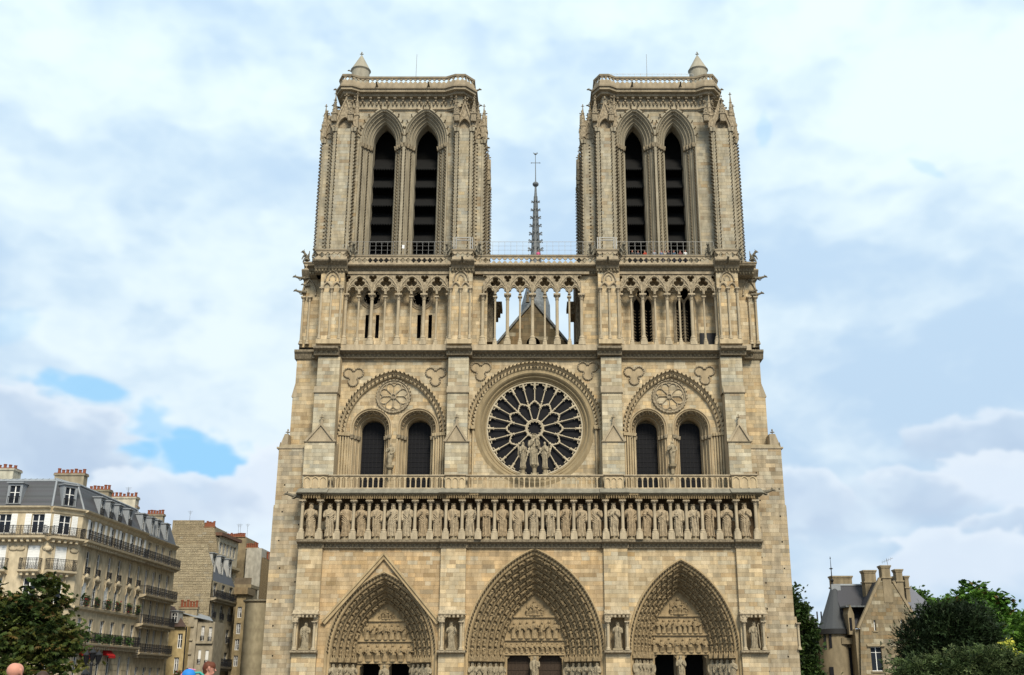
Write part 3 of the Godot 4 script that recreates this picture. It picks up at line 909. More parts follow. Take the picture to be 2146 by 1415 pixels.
func kings_storey() -> void:
	var g := part("kings_gallery", cath)
	var y0 := Y(1131.5, 0.5)
	var x0 := -24.15
	var x1 := 23.2
	# ledge under the kings, jogging out over the piers
	ledge(g, "ledge", x0, x1, Y(1149, 0.3), y0, 0.05, 0.75, 0.3)
	# back wall, its brown darkened to paint in the recess shade
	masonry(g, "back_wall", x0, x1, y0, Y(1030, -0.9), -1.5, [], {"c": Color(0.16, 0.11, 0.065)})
	var ends: MB
	for x in [x0, x1]:
		ends = MB.new()
		ends.col = LIME
		ends.box(x - 0.15, x + 0.15, y0, Y(1030, 0), -1.8, -0.6)
		put("end_wall", ends, M.stone, g)
	var cols := [X(633, 1095, 0.5)]
	for i in 27: cols.append((X(KINGS[i], 1095, 0.2) + X(KINGS[i + 1], 1095, 0.2)) / 2)
	cols.append(X(1584, 1095, 0.5))
	var ycap := Y(1049, 0.5)
	var ytop := Y(1039.5, 0.5)
	var cm := column_mesh(ycap - y0, 0.175, 0.5, 0.45, 0.8)
	for i in 29:
		var out := 0.3 if i in [0, 1, 9, 10, 11, 19, 20, 21, 27, 28] else 0.0
		put("column", cm, M.stone, g, Transform3D(Basis(), Vector3(cols[i], y0, 0.42 + out)))
	for i in 28:
		var out := 0.3 if i in [0, 9, 10, 19, 20, 27] else 0.0
		var cx: float = (cols[i] + cols[i + 1]) / 2
		var hw: float = (cols[i + 1] - cols[i]) / 2
		var b := MB.new()
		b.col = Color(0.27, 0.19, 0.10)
		var open := trefoil_arch(cx, ycap - 0.08, hw * 0.70, ycap - 2)
		for q in Geometry2D.clip_polygons(rect(cols[i], ycap, cols[i + 1], ytop), open): b.prism(q, 0.1, 0.78 + out)
		b.col = Color(0.33, 0.245, 0.14)
		for k in 7:      # little blind arcade above the arch
			var bx := lerpf(cols[i], cols[i + 1], (k + 0.5) / 7)
			b.box(bx - 0.06, bx + 0.06, ytop - 0.34, ytop - 0.02, 0.78 + out, 0.86 + out)
		b.box(cols[i], cols[i + 1], ytop - 0.02, ytop + 0.12, -1.5, 0.9 + out)
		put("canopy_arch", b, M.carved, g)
	# sloping cornice above
	var c := MB.new()
	for s in [[x0 - 0.35, x1 + 0.35, 0.0], [PIERS[0][0] - 0.35, PIERS[0][1] + 0.3, 0.3], [PIERS[1][0] - 0.3, PIERS[1][1] + 0.3, 0.3], [PIERS[2][0] - 0.3, PIERS[2][1] + 0.3, 0.3], [PIERS[3][0] - 0.3, PIERS[3][1] + 0.35, 0.3]]:
		var o: float = s[2]
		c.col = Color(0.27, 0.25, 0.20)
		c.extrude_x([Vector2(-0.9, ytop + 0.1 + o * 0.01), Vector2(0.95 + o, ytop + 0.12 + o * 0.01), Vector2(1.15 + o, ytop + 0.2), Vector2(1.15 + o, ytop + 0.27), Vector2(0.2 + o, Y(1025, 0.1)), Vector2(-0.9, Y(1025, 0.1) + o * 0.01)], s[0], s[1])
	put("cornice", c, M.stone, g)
	# the balustrade above it, with its openings; boxed out over the piers
	var bl := part("balustrade", cath)
	var b0 := Y(1025.5, 0.1)
	var b1 := Y(996, 0.1)
	var rail := MB.new()
	rail.col = GREY_LIME
	rail.box(x0 + 0.3, x1 - 0.1, b0 - 0.02, b0 + 0.16, -0.25, 0.14)
	rail.extrude_x([Vector2(-0.24, b1 - 0.14), Vector2(0.14, b1 - 0.14), Vector2(0.22, b1 - 0.05), Vector2(0.14, b1 + 0.04), Vector2(-0.26, b1 + 0.04)], x0 + 0.3, x1 - 0.1)
	for i in 4:
		var px0: float = PIERS[i][0] + (0.25 if i in [1, 2] else 0.0)
		var px1: float = PIERS[i][1] - (0.25 if i in [1, 2] else -0.05)
		var n := 3 if i in [1, 2] else 3
		rail.col = LIME * 1.05
		rail.box(px0, px1, b0 - 0.1, b1 - 0.1, -0.2, 0.32)
		rail.col = GREY_LIME * 0.9
		rail.extrude_x([Vector2(-0.24, b1 - 0.13), Vector2(0.44, b1 - 0.12), Vector2(0.52, b1 - 0.03), Vector2(0.44, b1 + 0.08), Vector2(-0.26, b1 + 0.06)], px0 - 0.08, px1 + 0.08)
		for k in n:
			var ax := lerpf(px0, px1, (k + 0.5) / n)
			var hw := (px1 - px0) / n * 0.42
			rail.col = LIME * 1.1
			rail.arch(ax, b1 - 0.65, hw, hw * 1.15, [Vector2(0.1, 0.33), Vector2(0.06, 0.42), Vector2(-0.02, 0.42), Vector2(-0.05, 0.33)], 5, b0 + 0.1)
	put("rail", rail, M.stone, bl)
	var gaps := [[-21.5, -9.3, 22], [-6.75, 6.8, 25], [9.3, 20.45, 20]]
	for gp in gaps:
		var step: float = (gp[1] - gp[0]) / gp[2]
		var unit := MB.new()      # one small shaft with the halves of the arches it carries
		unit.col = LIME * 1.02
		var hh := b1 - 0.1 - b0
		unit.box(-0.055, 0.055, 0.1, hh - 0.3, -0.14, 0.06)
		unit.box(-0.09, 0.09, 0.1, 0.24, -0.17, 0.09)
		unit.box(-0.085, 0.085, hh - 0.42, hh - 0.32, -0.16, 0.08)
		var piece := Geometry2D.clip_polygons(Geometry2D.clip_polygons(rect(-step / 2, hh - 0.36, step / 2, hh), circle(-step / 2, hh - 0.33, step * 0.37, 14))[0], circle(step / 2, hh - 0.33, step * 0.37, 14))
		for q in piece: unit.prism(q, -0.16, 0.08, true)
		var um := unit.mesh()
		for k in gp[2]: put("baluster", um, M.stone, bl, Transform3D(Basis(), Vector3(gp[0] + step * (k + 0.5), b0, 0)))
	var gm := gargoyle_mesh()
	put("gargoyle", gm, M.carved, cath, Transform3D(Basis(Vector3.UP, -PI / 2).scaled(Vector3(0.9, 0.9, 0.9)), Vector3(x0 - 0.3, Y(1040, 0.6), 0.5)))
	put("gargoyle", gm, M.carved, cath, Transform3D(Basis(Vector3.UP, PI / 2).scaled(Vector3(0.9, 0.9, 0.9)), Vector3(x1 + 0.3, Y(1032, 0.6), 0.5)))

func ledge(parent: Node, called: String, x0: float, x1: float, y0: float, y1: float, z: float, out: float, jog: float) -> void:
	# a carved string course: a frieze of leaves under a projecting slab, jogging out over the four piers
	var b := MB.new()
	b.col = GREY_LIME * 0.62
	var xs := []
	var segs := [[x0, x1, 0.0]]
	for p in PIERS: segs.append([p[0] - 0.12, p[1] + 0.12, jog])
	for s in segs:
		var o: float = s[2]
		var e := 0.004 * signf(o)
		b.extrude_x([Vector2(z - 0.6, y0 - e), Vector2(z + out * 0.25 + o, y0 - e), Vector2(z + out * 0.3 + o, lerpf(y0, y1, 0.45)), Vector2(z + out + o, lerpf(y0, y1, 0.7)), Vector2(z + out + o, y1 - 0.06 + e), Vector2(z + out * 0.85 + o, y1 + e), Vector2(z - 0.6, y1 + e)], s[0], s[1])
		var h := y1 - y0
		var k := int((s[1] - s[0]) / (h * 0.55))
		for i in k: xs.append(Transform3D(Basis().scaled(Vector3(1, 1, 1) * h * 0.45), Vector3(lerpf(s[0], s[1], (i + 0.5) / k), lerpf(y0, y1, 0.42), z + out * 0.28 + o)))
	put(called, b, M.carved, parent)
	scatter("leaf_carving", leaf_mesh, M.carved, xs, parent)

func rose_storey() -> void:
	var zw := -3.0
	var y0 := Y(1030, zw)
	var y1 := Y(750, zw)
	var sp := Y(908, zw)
	var bays := [{"x0": -21.7, "x1": -9.0, "cx": X(821.5, 908, zw), "w": 5.72, "top": Y(779, zw), "wins": [776.0, 874.5], "ww": 1.27, "rose": [825.0, 831.0], "tre": [[741.0, 788.0], [913.0, 787.0]], "wtop": 887.0, "sx": 818.0},
		{"x0": 9.0, "x1": 21.2, "cx": X(1412, 908, zw), "w": 5.40, "top": Y(778, zw), "wins": [1359.5, 1451.5], "ww": 1.18, "rose": [1403.0, 831.0], "tre": [[1329.0, 785.0], [1477.0, 784.0]], "wtop": 889.0, "sx": 1409.0}]
	for bi in 2:
		var d: Dictionary = bays[bi]
		d.rise = d.top - sp
		var big := arch_poly(d.cx, sp, d.w, d.rise, y0 - 1, 20)
		var holes := [big]
		var tre := []
		for t in d.tre:
			var c := W(t[0], t[1], zw)
			tre.append(c)
		var w := masonry(cath, "wall", d.x0, d.x1, y0, y1, zw, holes, {"c": LIME * 1.02, "odds": 0.08})
		for c in tre: trefoil_panel(w, c, 1.15)
		# the big arch: two rolls with leaves between
		var hb := MB.new()
		hb.col = LIME * 1.02
		hb.arch(d.cx, sp, d.w, d.rise, [Vector2(0.2, zw), Vector2(0.16, zw + 0.2), Vector2(0.02, zw + 0.22), Vector2(-0.06, zw + 0.05), Vector2(-0.25, zw - 0.15), Vector2(-0.42, zw - 0.02), Vector2(-0.55, zw - 0.12), Vector2(-0.6, zw - 0.45)], 22, sp)
		put("arch_mould", hb, M.stone, w)
		bumps("leaf_carving", w, arch_line(d.cx, sp, d.w, d.rise, 0.02, 0.5), zw + 0.16, 0.25, 3.0)
		bumps("leaf_carving", w, arch_line(d.cx, sp, d.w, d.rise, -0.42, 0.5), zw - 0.02, 0.26, 1.4)
		# field inside, with two windows and a blind rose
		var zi := zw - 0.45
		var open := []
		var ws := []
		var ysp := Y(897, zi)
		var ycp := Y(914, zi)
		for k in 2:
			var wx := X(d.wins[k], 940, zi)
			var wo := 2.2 if bi == 0 else 2.05
			ws.append([wx, wo])
			open.append(arch_poly(wx, ysp, wo, Y(856, zi) - ysp, y0 - 1, 14))
		var f := masonry(cath, "wall", d.cx - d.w, d.cx + d.w, y0, d.top, zi, open, {"c": LIME * 1.03, "odds": 0.06, "keep": big})
		for k in 2:
			var wx: float = ws[k][0]
			var wo: float = ws[k][1]
			var r := Y(856, zi) - ysp
			var win := part("window", cath)
			var ar := MB.new()
			ar.col = LIME * 0.97
			var prof := [Vector2(0.1, zi), Vector2(0.08, zi + 0.14), Vector2(-0.05, zi + 0.14), Vector2(-0.1, zi)]
			var q: float = wo - d.ww - 0.1
			for j in 3:
				var dd := -0.1 - q * j / 3.0
				var zz := zi - 0.55 * j
				prof.append_array([Vector2(dd - q * 0.05, zz - 0.02), Vector2(dd - q * 0.1, zz + 0.08), Vector2(dd - q * 0.2, zz + 0.04), Vector2(dd - q * 0.22, zz - 0.25), Vector2(dd - q / 3.0, zz - 0.5)])
			prof.append(Vector2(-wo + d.ww, zi - 2.2))
			ar.arch(wx, ysp, wo, r, prof, 14, y0)
			put("window_arch", ar, M.stone, win)
			bumps("leaf_carving", win, arch_line(wx, ysp, wo, r, -0.55, 0.42), zi - 0.25, 0.25, 1.0)
			# capitals at the springing
			for s in [-1.0, 1.0]:
				var cb := MB.new()
				cb.col = GREY_LIME * 0.85
				for j in 3: cb.frustum(wx + s * (wo - 0.15 - j * 0.28) - 0.17, wx + s * (wo - 0.15 - j * 0.28) + 0.17, zi - 0.5 * j - 0.25, zi - 0.5 * j + 0.24, ycp - 0.25, ycp + 0.12, -0.05)
				put("capital", cb, M.carved, win)
			var pz := zi - 2.1
			var pm := MB.new()
			var pp := arch_poly(wx, Y(909, pz), d.ww + 0.12, Y(d.wtop - 1.0, pz) - Y(909, pz), y0, 12)
			pm.face(pp, pz)
			put("pane", pm, M.pane, win)
			var lm := MB.new()
			var bw: float = d.ww
			for j in 5: lm.box(wx - bw + bw * 2 * (j + 1) / 6.0 - 0.011, wx - bw + bw * 2 * (j + 1) / 6.0 + 0.011, y0, Y(d.wtop + 6, pz), pz, pz + 0.05)
			for j in 14: lm.box(wx - bw, wx + bw, y0 + j * 0.52, y0 + j * 0.52 + 0.022, pz, pz + 0.05)
			put("window_bar", lm, M.lead, win)
		# clustered shafts beside the windows
		var sh := MB.new()
		sh.col = LIME
		for k in 5:
			for s in [-1.0, 1.0]:
				var sx: float = d.cx + s * (d.w - 0.12 - k * 0.27)
				sh.lathe([Vector2(0.11, y0), Vector2(0.11, sp - 0.2)], 7, Vector3(sx, 0, zw - 0.02 - k * 0.12))
				sh.frustum(sx - 0.16, sx + 0.16, zw - 0.2 - k * 0.12, zw + 0.2 - k * 0.12, sp - 0.25, sp + 0.06, -0.04)
		put("shaft", sh, M.stone, cath)
		# blind rose
		blind_rose(f, W(d.rose[0], d.rose[1], zi), 1.86)
	# centre bay with the great rose
	var rc := W(1120.5, 894, zw)
	var ri := 5.28
	var ro := 7.2
	var hole := merge([circle(rc.x, rc.y, ro, 48), rect(rc.x - ro, y0 - 1, rc.x + ro, rc.y)])
	var w := masonry(cath, "wall", -7.2, 7.3, y0, y1, zw, [hole], {"c": LIME, "odds": 0.06})
	trefoil_panel(w, W(1008, 776, zw), 1.15)
	trefoil_panel(w, W(1232, 775, zw), 1.15)
	masonry(cath, "wall", -ro, ro, y0, rc.y, zw - 0.25, [circle(rc.x, rc.y, 6.1, 40)], {"c": LIME})
	var arm := MB.new()
	arm.col = LIME
	arm.arch(rc.x, rc.y, ro, ro, [Vector2(0.2, zw), Vector2(0.16, zw + 0.2), Vector2(0.0, zw + 0.22), Vector2(-0.06, zw + 0.04), Vector2(-0.28, zw - 0.16), Vector2(-0.42, zw - 0.04), Vector2(-0.6, zw - 0.1), Vector2(-0.72, zw - 0.3), Vector2(-0.9, zw - 0.22), Vector2(-1.1, zw - 0.3)], 24, rc.y)
	put("arch_mould", arm, M.stone, w)
	bumps("leaf_carving", w, arch_line(rc.x, rc.y, ro, ro, 0.02, 0.45), zw + 0.16, 0.24, 3.0)
	bumps("leaf_carving", w, arch_line(rc.x, rc.y, ro, ro, -0.48, 0.42), zw - 0.04, 0.27, 1.4)
	var csh := MB.new()
	csh.col = LIME
	for s in [-1.0, 1.0]:
		for k in 2:
			var sx: float = rc.x + s * (ro - 0.02 - k * 0.5)
			csh.lathe([Vector2(0.13, y0), Vector2(0.13, rc.y - 0.25)], 7, Vector3(sx, 0, zw + 0.06 - k * 0.1))
			csh.frustum(sx - 0.2, sx + 0.2, zw - 0.15, zw + 0.27, rc.y - 0.3, rc.y + 0.08, -0.05)
	put("shaft", csh, M.stone, cath)
	rose(rc, ri, zw)
	# piers between the bays, in three stages
	var st := [[[636.5, 700.0], [656.0, 703.0], [664.5, 711.0]], [[932.0, 981.0], [936.5, 980.0], [939.0, 982.0]], [[1262.5, 1309.5], [1262.0, 1304.5], [1260.0, 1303.0]], [[1528.0, 1575.0], [1521.0, 1563.0], [1511.5, 1557.0]]]
	var zs := [-0.7, -1.3, -1.6]
	var ys := [Y(1030, -0.7), Y(925, -0.7), Y(822, -1.3), Y(748, -1.6)]
	var refy := [960.0, 870.0, 785.0]
	for i in 4:
		var pr: Node3D = null
		for k in 3:
			var z: float = zs[k]
			var xa := X(st[i][k][0], refy[k], z)
			var xb := X(st[i][k][1], refy[k], z)
			var m := masonry(cath, "pier", xa, xb, ys[k], ys[k + 1], z, [], {"c": Color(0.53, 0.46, 0.335), "odds": 0.25, "spread": 0.13, "deep": 0.1})
			if pr == null: pr = m
			var b := MB.new()
			b.col = LIME * 0.95
			for x in [xa, xb]: b.quad(Vector3(x, ys[k], -3.2), Vector3(x, ys[k], z - 0.01), Vector3(x, ys[k + 1], z - 0.01), Vector3(x, ys[k + 1], -3.2))
			if k < 2:      # weathered offset
				b.col = GREY_LIME * 0.8
				b.extrude_x([Vector2(z - 0.3, ys[k + 1] - 0.16), Vector2(z + 0.1, ys[k + 1] - 0.12), Vector2(z + 0.16, ys[k + 1] - 0.02), Vector2(zs[k + 1] + 0.02, ys[k + 1] + (0.1 if k == 0 else 0.75))], xa - 0.1, xb + 0.1)
			put("pier_side", b, M.stone, m)
		# gablet with finial on the lower stage
		var gx := X([672.5, 956.5, 1286.0, 1549.5][i], 905, -0.9)
		var gw := (X(st[i][0][1], 925, -0.9) - X(st[i][0][0], 925, -0.9)) / 2 + 0.12
		var g := MB.new()
		g.col = GREY_LIME * 0.95
		var gy: float = ys[1]
		var top := Y(887, -0.9)
		g.prism(PackedVector2Array([Vector2(gx - gw + 0.25, gy), Vector2(gx + gw - 0.25, gy), Vector2(gx, top - 0.2)]), -1.4, -0.78)
		for s in [-1.0, 1.0]: g.prism(PackedVector2Array([Vector2(gx + s * gw, gy), Vector2(gx + s * (gw - 0.3), gy), Vector2(gx, top - 0.28), Vector2(gx, top + 0.05)]), -1.4, -0.62)
		g.lathe([Vector2(0.18, 0), Vector2(0.14, 0.45)], 6, Vector3(gx, top - 0.1, -0.95))
		finial(g, Vector3(gx, top + 0.3, -0.95), 0.62)
		put("gablet", g, M.stone, pr)
	# receding outer stages at both ends
	for s in 2:
		var side := -1.0 if s == 0 else 1.0
		var lv := [[Y(938, -3.4), Y(832, -3.4), X(609, 885, -3.4) if s == 0 else X(1608, 885, -3.4)], [Y(832, -3.4), Y(748, -3.4), X(620.5, 780, -3.4) if s == 0 else X(1594, 780, -3.4)]]
		var xi := -22.6 if s == 0 else 21.4
		for l in lv:
			masonry(cath, "buttress", minf(xi, l[2]), maxf(xi, l[2]), l[0], l[1], -3.4, [], {"c": LIME * 0.97, "odds": 0.05})
			var b := MB.new()
			b.col = GREY_LIME
			b.quad(Vector3(l[2], l[0], -3.42), Vector3(l[2], l[0], -9), Vector3(l[2], l[1], -9), Vector3(l[2], l[1], -3.42))
			put("buttress_side", b, M.stone, cath)
		var wb := MB.new()
		wb.col = GREY_LIME * 0.95
		var e0: float = lv[0][2]
		var e1: float = lv[1][2]
		wb.prism(PackedVector2Array([Vector2(e0, lv[1][0] - 0.05), Vector2(e0 + side * 0.12, lv[1][0]), Vector2(e1, lv[1][0] + 1.5), Vector2(e1 - side * 0.4, lv[1][0])]), -9, -3.36)
		# sloping cap with a small finial on the lower buttress
		var xo := -27.35 if s == 0 else 26.4
		var cy := Y(938, -1.6)
		wb.prism(PackedVector2Array([Vector2(xo, cy), Vector2(xo - side * 0.55, cy + 1.55), Vector2(e0 - side * 0.2, cy + 1.55), Vector2(e0 - side * 0.2, cy)]), -5.5, -1.9)
		wb.box(minf(xo + side * 0.12, side * 22), maxf(xo + side * 0.12, side * 22), cy - 0.12, cy + 0.05, -3.4, -1.5)
		put("buttress_cap", wb, M.stone, cath)
		var fb := MB.new()
		finial(fb, Vector3(xo - side * 0.7, cy + 1.5, -2.6), 0.62)
		put("finial", fb, M.carved, cath)
	ledge(cath, "cornice", -24.6, 24.2, Y(751, -2.6), Y(733, -2.2), -2.75, 0.75, 1.3)
	# outer corners of the cornice
	var ob := MB.new()
	for e in [[X(618, 740, -3.2), -23.0], [22.6, X(1599, 740, -3.2)]]:
		ob = MB.new()
		ob.col = GREY_LIME * 0.65
		ob.extrude_x([Vector2(-9, Y(751, -3)), Vector2(-3.2, Y(751, -3)), Vector2(-3.0, Y(742, -3)), Vector2(-2.8, Y(738, -3)), Vector2(-2.8, Y(733, -2.9)), Vector2(-9, Y(731, -3))], e[0], e[1])
		put("cornice", ob, M.carved, cath)

func trefoil_panel(parent: Node, c: Vector3, r: float) -> void:
	var b := MB.new()
	b.col = GREY_LIME * 0.92
	for k in 3:
		var g := -PI / 2 + TAU * k / 3
		var pts := []
		for i in 11:
			var a := g - 2.15 + 4.3 * i / 10.0
			pts.append(Vector3(c.x + cos(g) * r * 0.56 + cos(a) * r * 0.46, c.y + sin(g) * r * 0.56 + sin(a) * r * 0.46, c.z + 0.05))
		b.tube(pts, 0.1, 0.1, 6)
		for i in range(0, 11): b.ball(pts[i] + Vector3(0, 0, 0.06), Vector3(0.1, 0.1, 0.1), 5, 3)
	put("trefoil", b, M.carved, parent)
	var f := MB.new()      # the sunk field of the trefoil
	f.col = LIME * 0.9
	f.face(foils(c.x, c.y, r * 0.92, 3, -PI / 2), c.z + 0.025)
	put("trefoil_field", f, M.stone, parent)

func blind_rose(parent: Node, c: Vector3, r: float) -> void:
	var b := MB.new()
	b.col = GREY_LIME * 1.02
	b.arch(c.x, c.y, r, r, [Vector2(0.08, c.z), Vector2(0.05, c.z + 0.2), Vector2(-0.08, c.z + 0.22), Vector2(-0.16, c.z + 0.06), Vector2(-0.3, c.z + 0.14), Vector2(-0.36, c.z + 0.02)], 14, c.y)
	b.t = Transform3D(Basis(Vector3(0, 0, 1), PI), Vector3(c.x * 2, c.y * 2, 0))
	b.arch(c.x, c.y, r, r, [Vector2(0.08, c.z), Vector2(0.05, c.z + 0.2), Vector2(-0.08, c.z + 0.22), Vector2(-0.16, c.z + 0.06), Vector2(-0.3, c.z + 0.14), Vector2(-0.36, c.z + 0.02)], 14, c.y)
	b.t = Transform3D()
	for k in 8:
		var a := TAU * k / 8 + PI / 2 if k % 1 == 0 else 0.0
		b.tube([c + Vector3(cos(a), sin(a), 0) * 0.25 + Vector3(0, 0, 0.1), c + Vector3(cos(a), sin(a), 0) * r * 0.7 + Vector3(0, 0, 0.1)], 0.05, 0.05, 5)
		var m := a + TAU / 16
		var o := c + Vector3(cos(m), sin(m), 0) * r * 0.62 + Vector3(0, 0, 0.09)
		var pts := []
		for i in 9:
			var g := m - 1.75 + 3.5 * i / 8.0
			pts.append(o + Vector3(cos(g), sin(g), 0) * r * 0.215)
		b.tube(pts, 0.062, 0.062, 5)
	b.lathe([Vector2(0.16, 0), Vector2(0.3, 0), Vector2(0.3, 0.12), Vector2(0.16, 0.12), Vector2(0.16, 0)], 8, Vector3.ZERO)
	put("blind_rose", b, M.carved, parent)
	var hub := MB.new()
	hub.t = Transform3D(Basis(Vector3(1, 0, 0), PI / 2), c + Vector3(0, 0, 0.02))
	hub.col = GREY_LIME
	hub.lathe([Vector2(0.34, 0), Vector2(0.34, 0.16), Vector2(0.2, 0.2), Vector2(0.14, 0.04), Vector2(0, 0.04)], 10, Vector3.ZERO)
	put("rose_boss", hub, M.carved, parent)
	var bu := []
	for i in 30:
		var g := TAU * i / 30
		bu.append([Vector2(c.x + cos(g) * (r - 0.02), c.y + sin(g) * (r - 0.02)), g, 1.0])
	bumps("leaf_carving", parent, bu, c.z + 0.16, 0.17, 1.5)

func rose(c: Vector3, r: float, zw: float) -> void:
	var p := part("rose_window", cath)
	var zt := zw - 1.0
	var ring := MB.new()      # the deep moulded ring round the window
	ring.t = Transform3D(Basis(Vector3(1, 0, 0), PI / 2), c)
	ring.col = Color(0.36, 0.28, 0.17)
	ring.lathe([Vector2(r - 0.02, -1.5), Vector2(r, -0.95), Vector2(r + 0.15, -0.8), Vector2(r + 0.22, -0.86), Vector2(r + 0.36, -0.62), Vector2(r + 0.45, -0.5), Vector2(r + 0.55, -0.54), Vector2(r + 0.72, -0.28), Vector2(r + 0.86, -0.17), Vector2(r + 1.0, -0.2), Vector2(r + 1.25, -0.24)], 72, Vector3.ZERO)
	put("ring_mould", ring, M.stone, p)
	var b := MB.new()
	b.col = Color(0.57, 0.49, 0.36)
	var C := Vector3(c.x, c.y, zt)
	var pol := func(rad: float, a: float) -> Vector3: return C + Vector3(cos(a) * rad, sin(a) * rad, 0)
	var circ := func(rad: float, th: float, k: int) -> void:
		var pts := []
		for i in k + 1: pts.append(pol.call(rad, TAU * i / k))
		b.tube(pts, th, th, 6, false)
	circ.call(r - 0.06, 0.11, 96)
	circ.call(0.95, 0.105, 32)
	circ.call(0.82, 0.07, 32)
	for i in 12:
		var a := TAU * i / 12 + TAU / 24
		b.ball(pol.call(0.7, a), Vector3(0.07, 0.07, 0.1), 6, 4)
	# inner ring of twelve lights, outer ring of twenty-four
	for ringi in 2:
		var n := 12 if ringi == 0 else 24
		var ra := 0.98 if ringi == 0 else 2.98
		var rb := 2.42 if ringi == 0 else 4.56
		var turn := PI / 2 + TAU / 24 if ringi == 0 else PI / 2
		for i in n:
			var a := turn + TAU * i / n
			b.tube([pol.call(ra, a), pol.call(rb, a)], 0.07, 0.07, 6)
			b.ball(pol.call(ra + 0.12, a), Vector3(0.13, 0.13, 0.13), 6, 4)
			b.ball(pol.call(rb, a), Vector3(0.13, 0.13, 0.13), 6, 4)
			# cusped head between this spoke and the next
			var m := a + PI / n
			var hw: float = rb * sin(PI / n)
			var o: Vector3 = pol.call(rb * cos(PI / n) + hw * 0.15, m)
			var u := Vector3(cos(m), sin(m), 0)
			var s := Vector3(-sin(m), cos(m), 0)
			for lobe in 3:
				var lo: Vector3 = o + [s * -hw * 0.52 + u * hw * 0.12, u * hw * 0.66, s * hw * 0.52 + u * hw * 0.12][lobe]
				var la: float = [2.75, PI / 2, 0.39][lobe]
				var pts := []
				for k in 9:
					var g: float = la - 1.45 + 2.9 * k / 8.0
					pts.append(lo + (s * cos(g) + u * sin(g)) * hw * 0.47)
				b.tube(pts, 0.062, 0.062, 5)
			if ringi == 0: b.tube([pol.call(2.42, a), pol.call(2.98, a)], 0.1, 0.08, 6)
			else:
				b.tube([pol.call(rb, a), pol.call(r - 0.1, a)], 0.12, 0.16, 6)
				if i % 2 == 1: b.tube([pol.call(2.98, a), pol.call(2.75, a)], 0.09, 0.09, 6)
		if ringi == 0:      # outer mould of the inner ring, scalloped
			for i in 12:
				var m := turn + TAU * i / 12 + PI / 12
				var pts := []
				for k in 9:
					var g := m - 1.5 + 3.0 * k / 8.0
					pts.append(pol.call(2.46, m) + Vector3(cos(g), sin(g), 0) * 0.56)
				b.tube(pts, 0.075, 0.075, 5)
	put("tracery", b, M.stone, p)
	# dark glass, light by light
	var gz := zt - 0.28
	for ringi in 3:
		var n: int = [1, 12, 24][ringi]
		for i in n:
			var g := MB.new()
			if ringi == 0: g.face(circle(c.x, c.y, 0.95, 24), gz)
			else:
				var turn := PI / 2 + TAU / 24 if ringi == 1 else PI / 2
				var ra := 0.95 if ringi == 1 else 2.85
				var rb := 2.85 if ringi == 1 else r + 0.15
				var pp := PackedVector2Array()
				for k in 5:
					var a := turn + TAU * (i + k / 4.0) / n
					pp.append(Vector2(c.x + cos(a) * rb, c.y + sin(a) * rb))
				for k in 5:
					var a := turn + TAU * (i + 1 - k / 4.0) / n
					pp.append(Vector2(c.x + cos(a) * ra, c.y + sin(a) * ra))
				g.face(pp, gz + rng.randf_range(-0.01, 0.01))
			put("pane", g, M.pane, p)

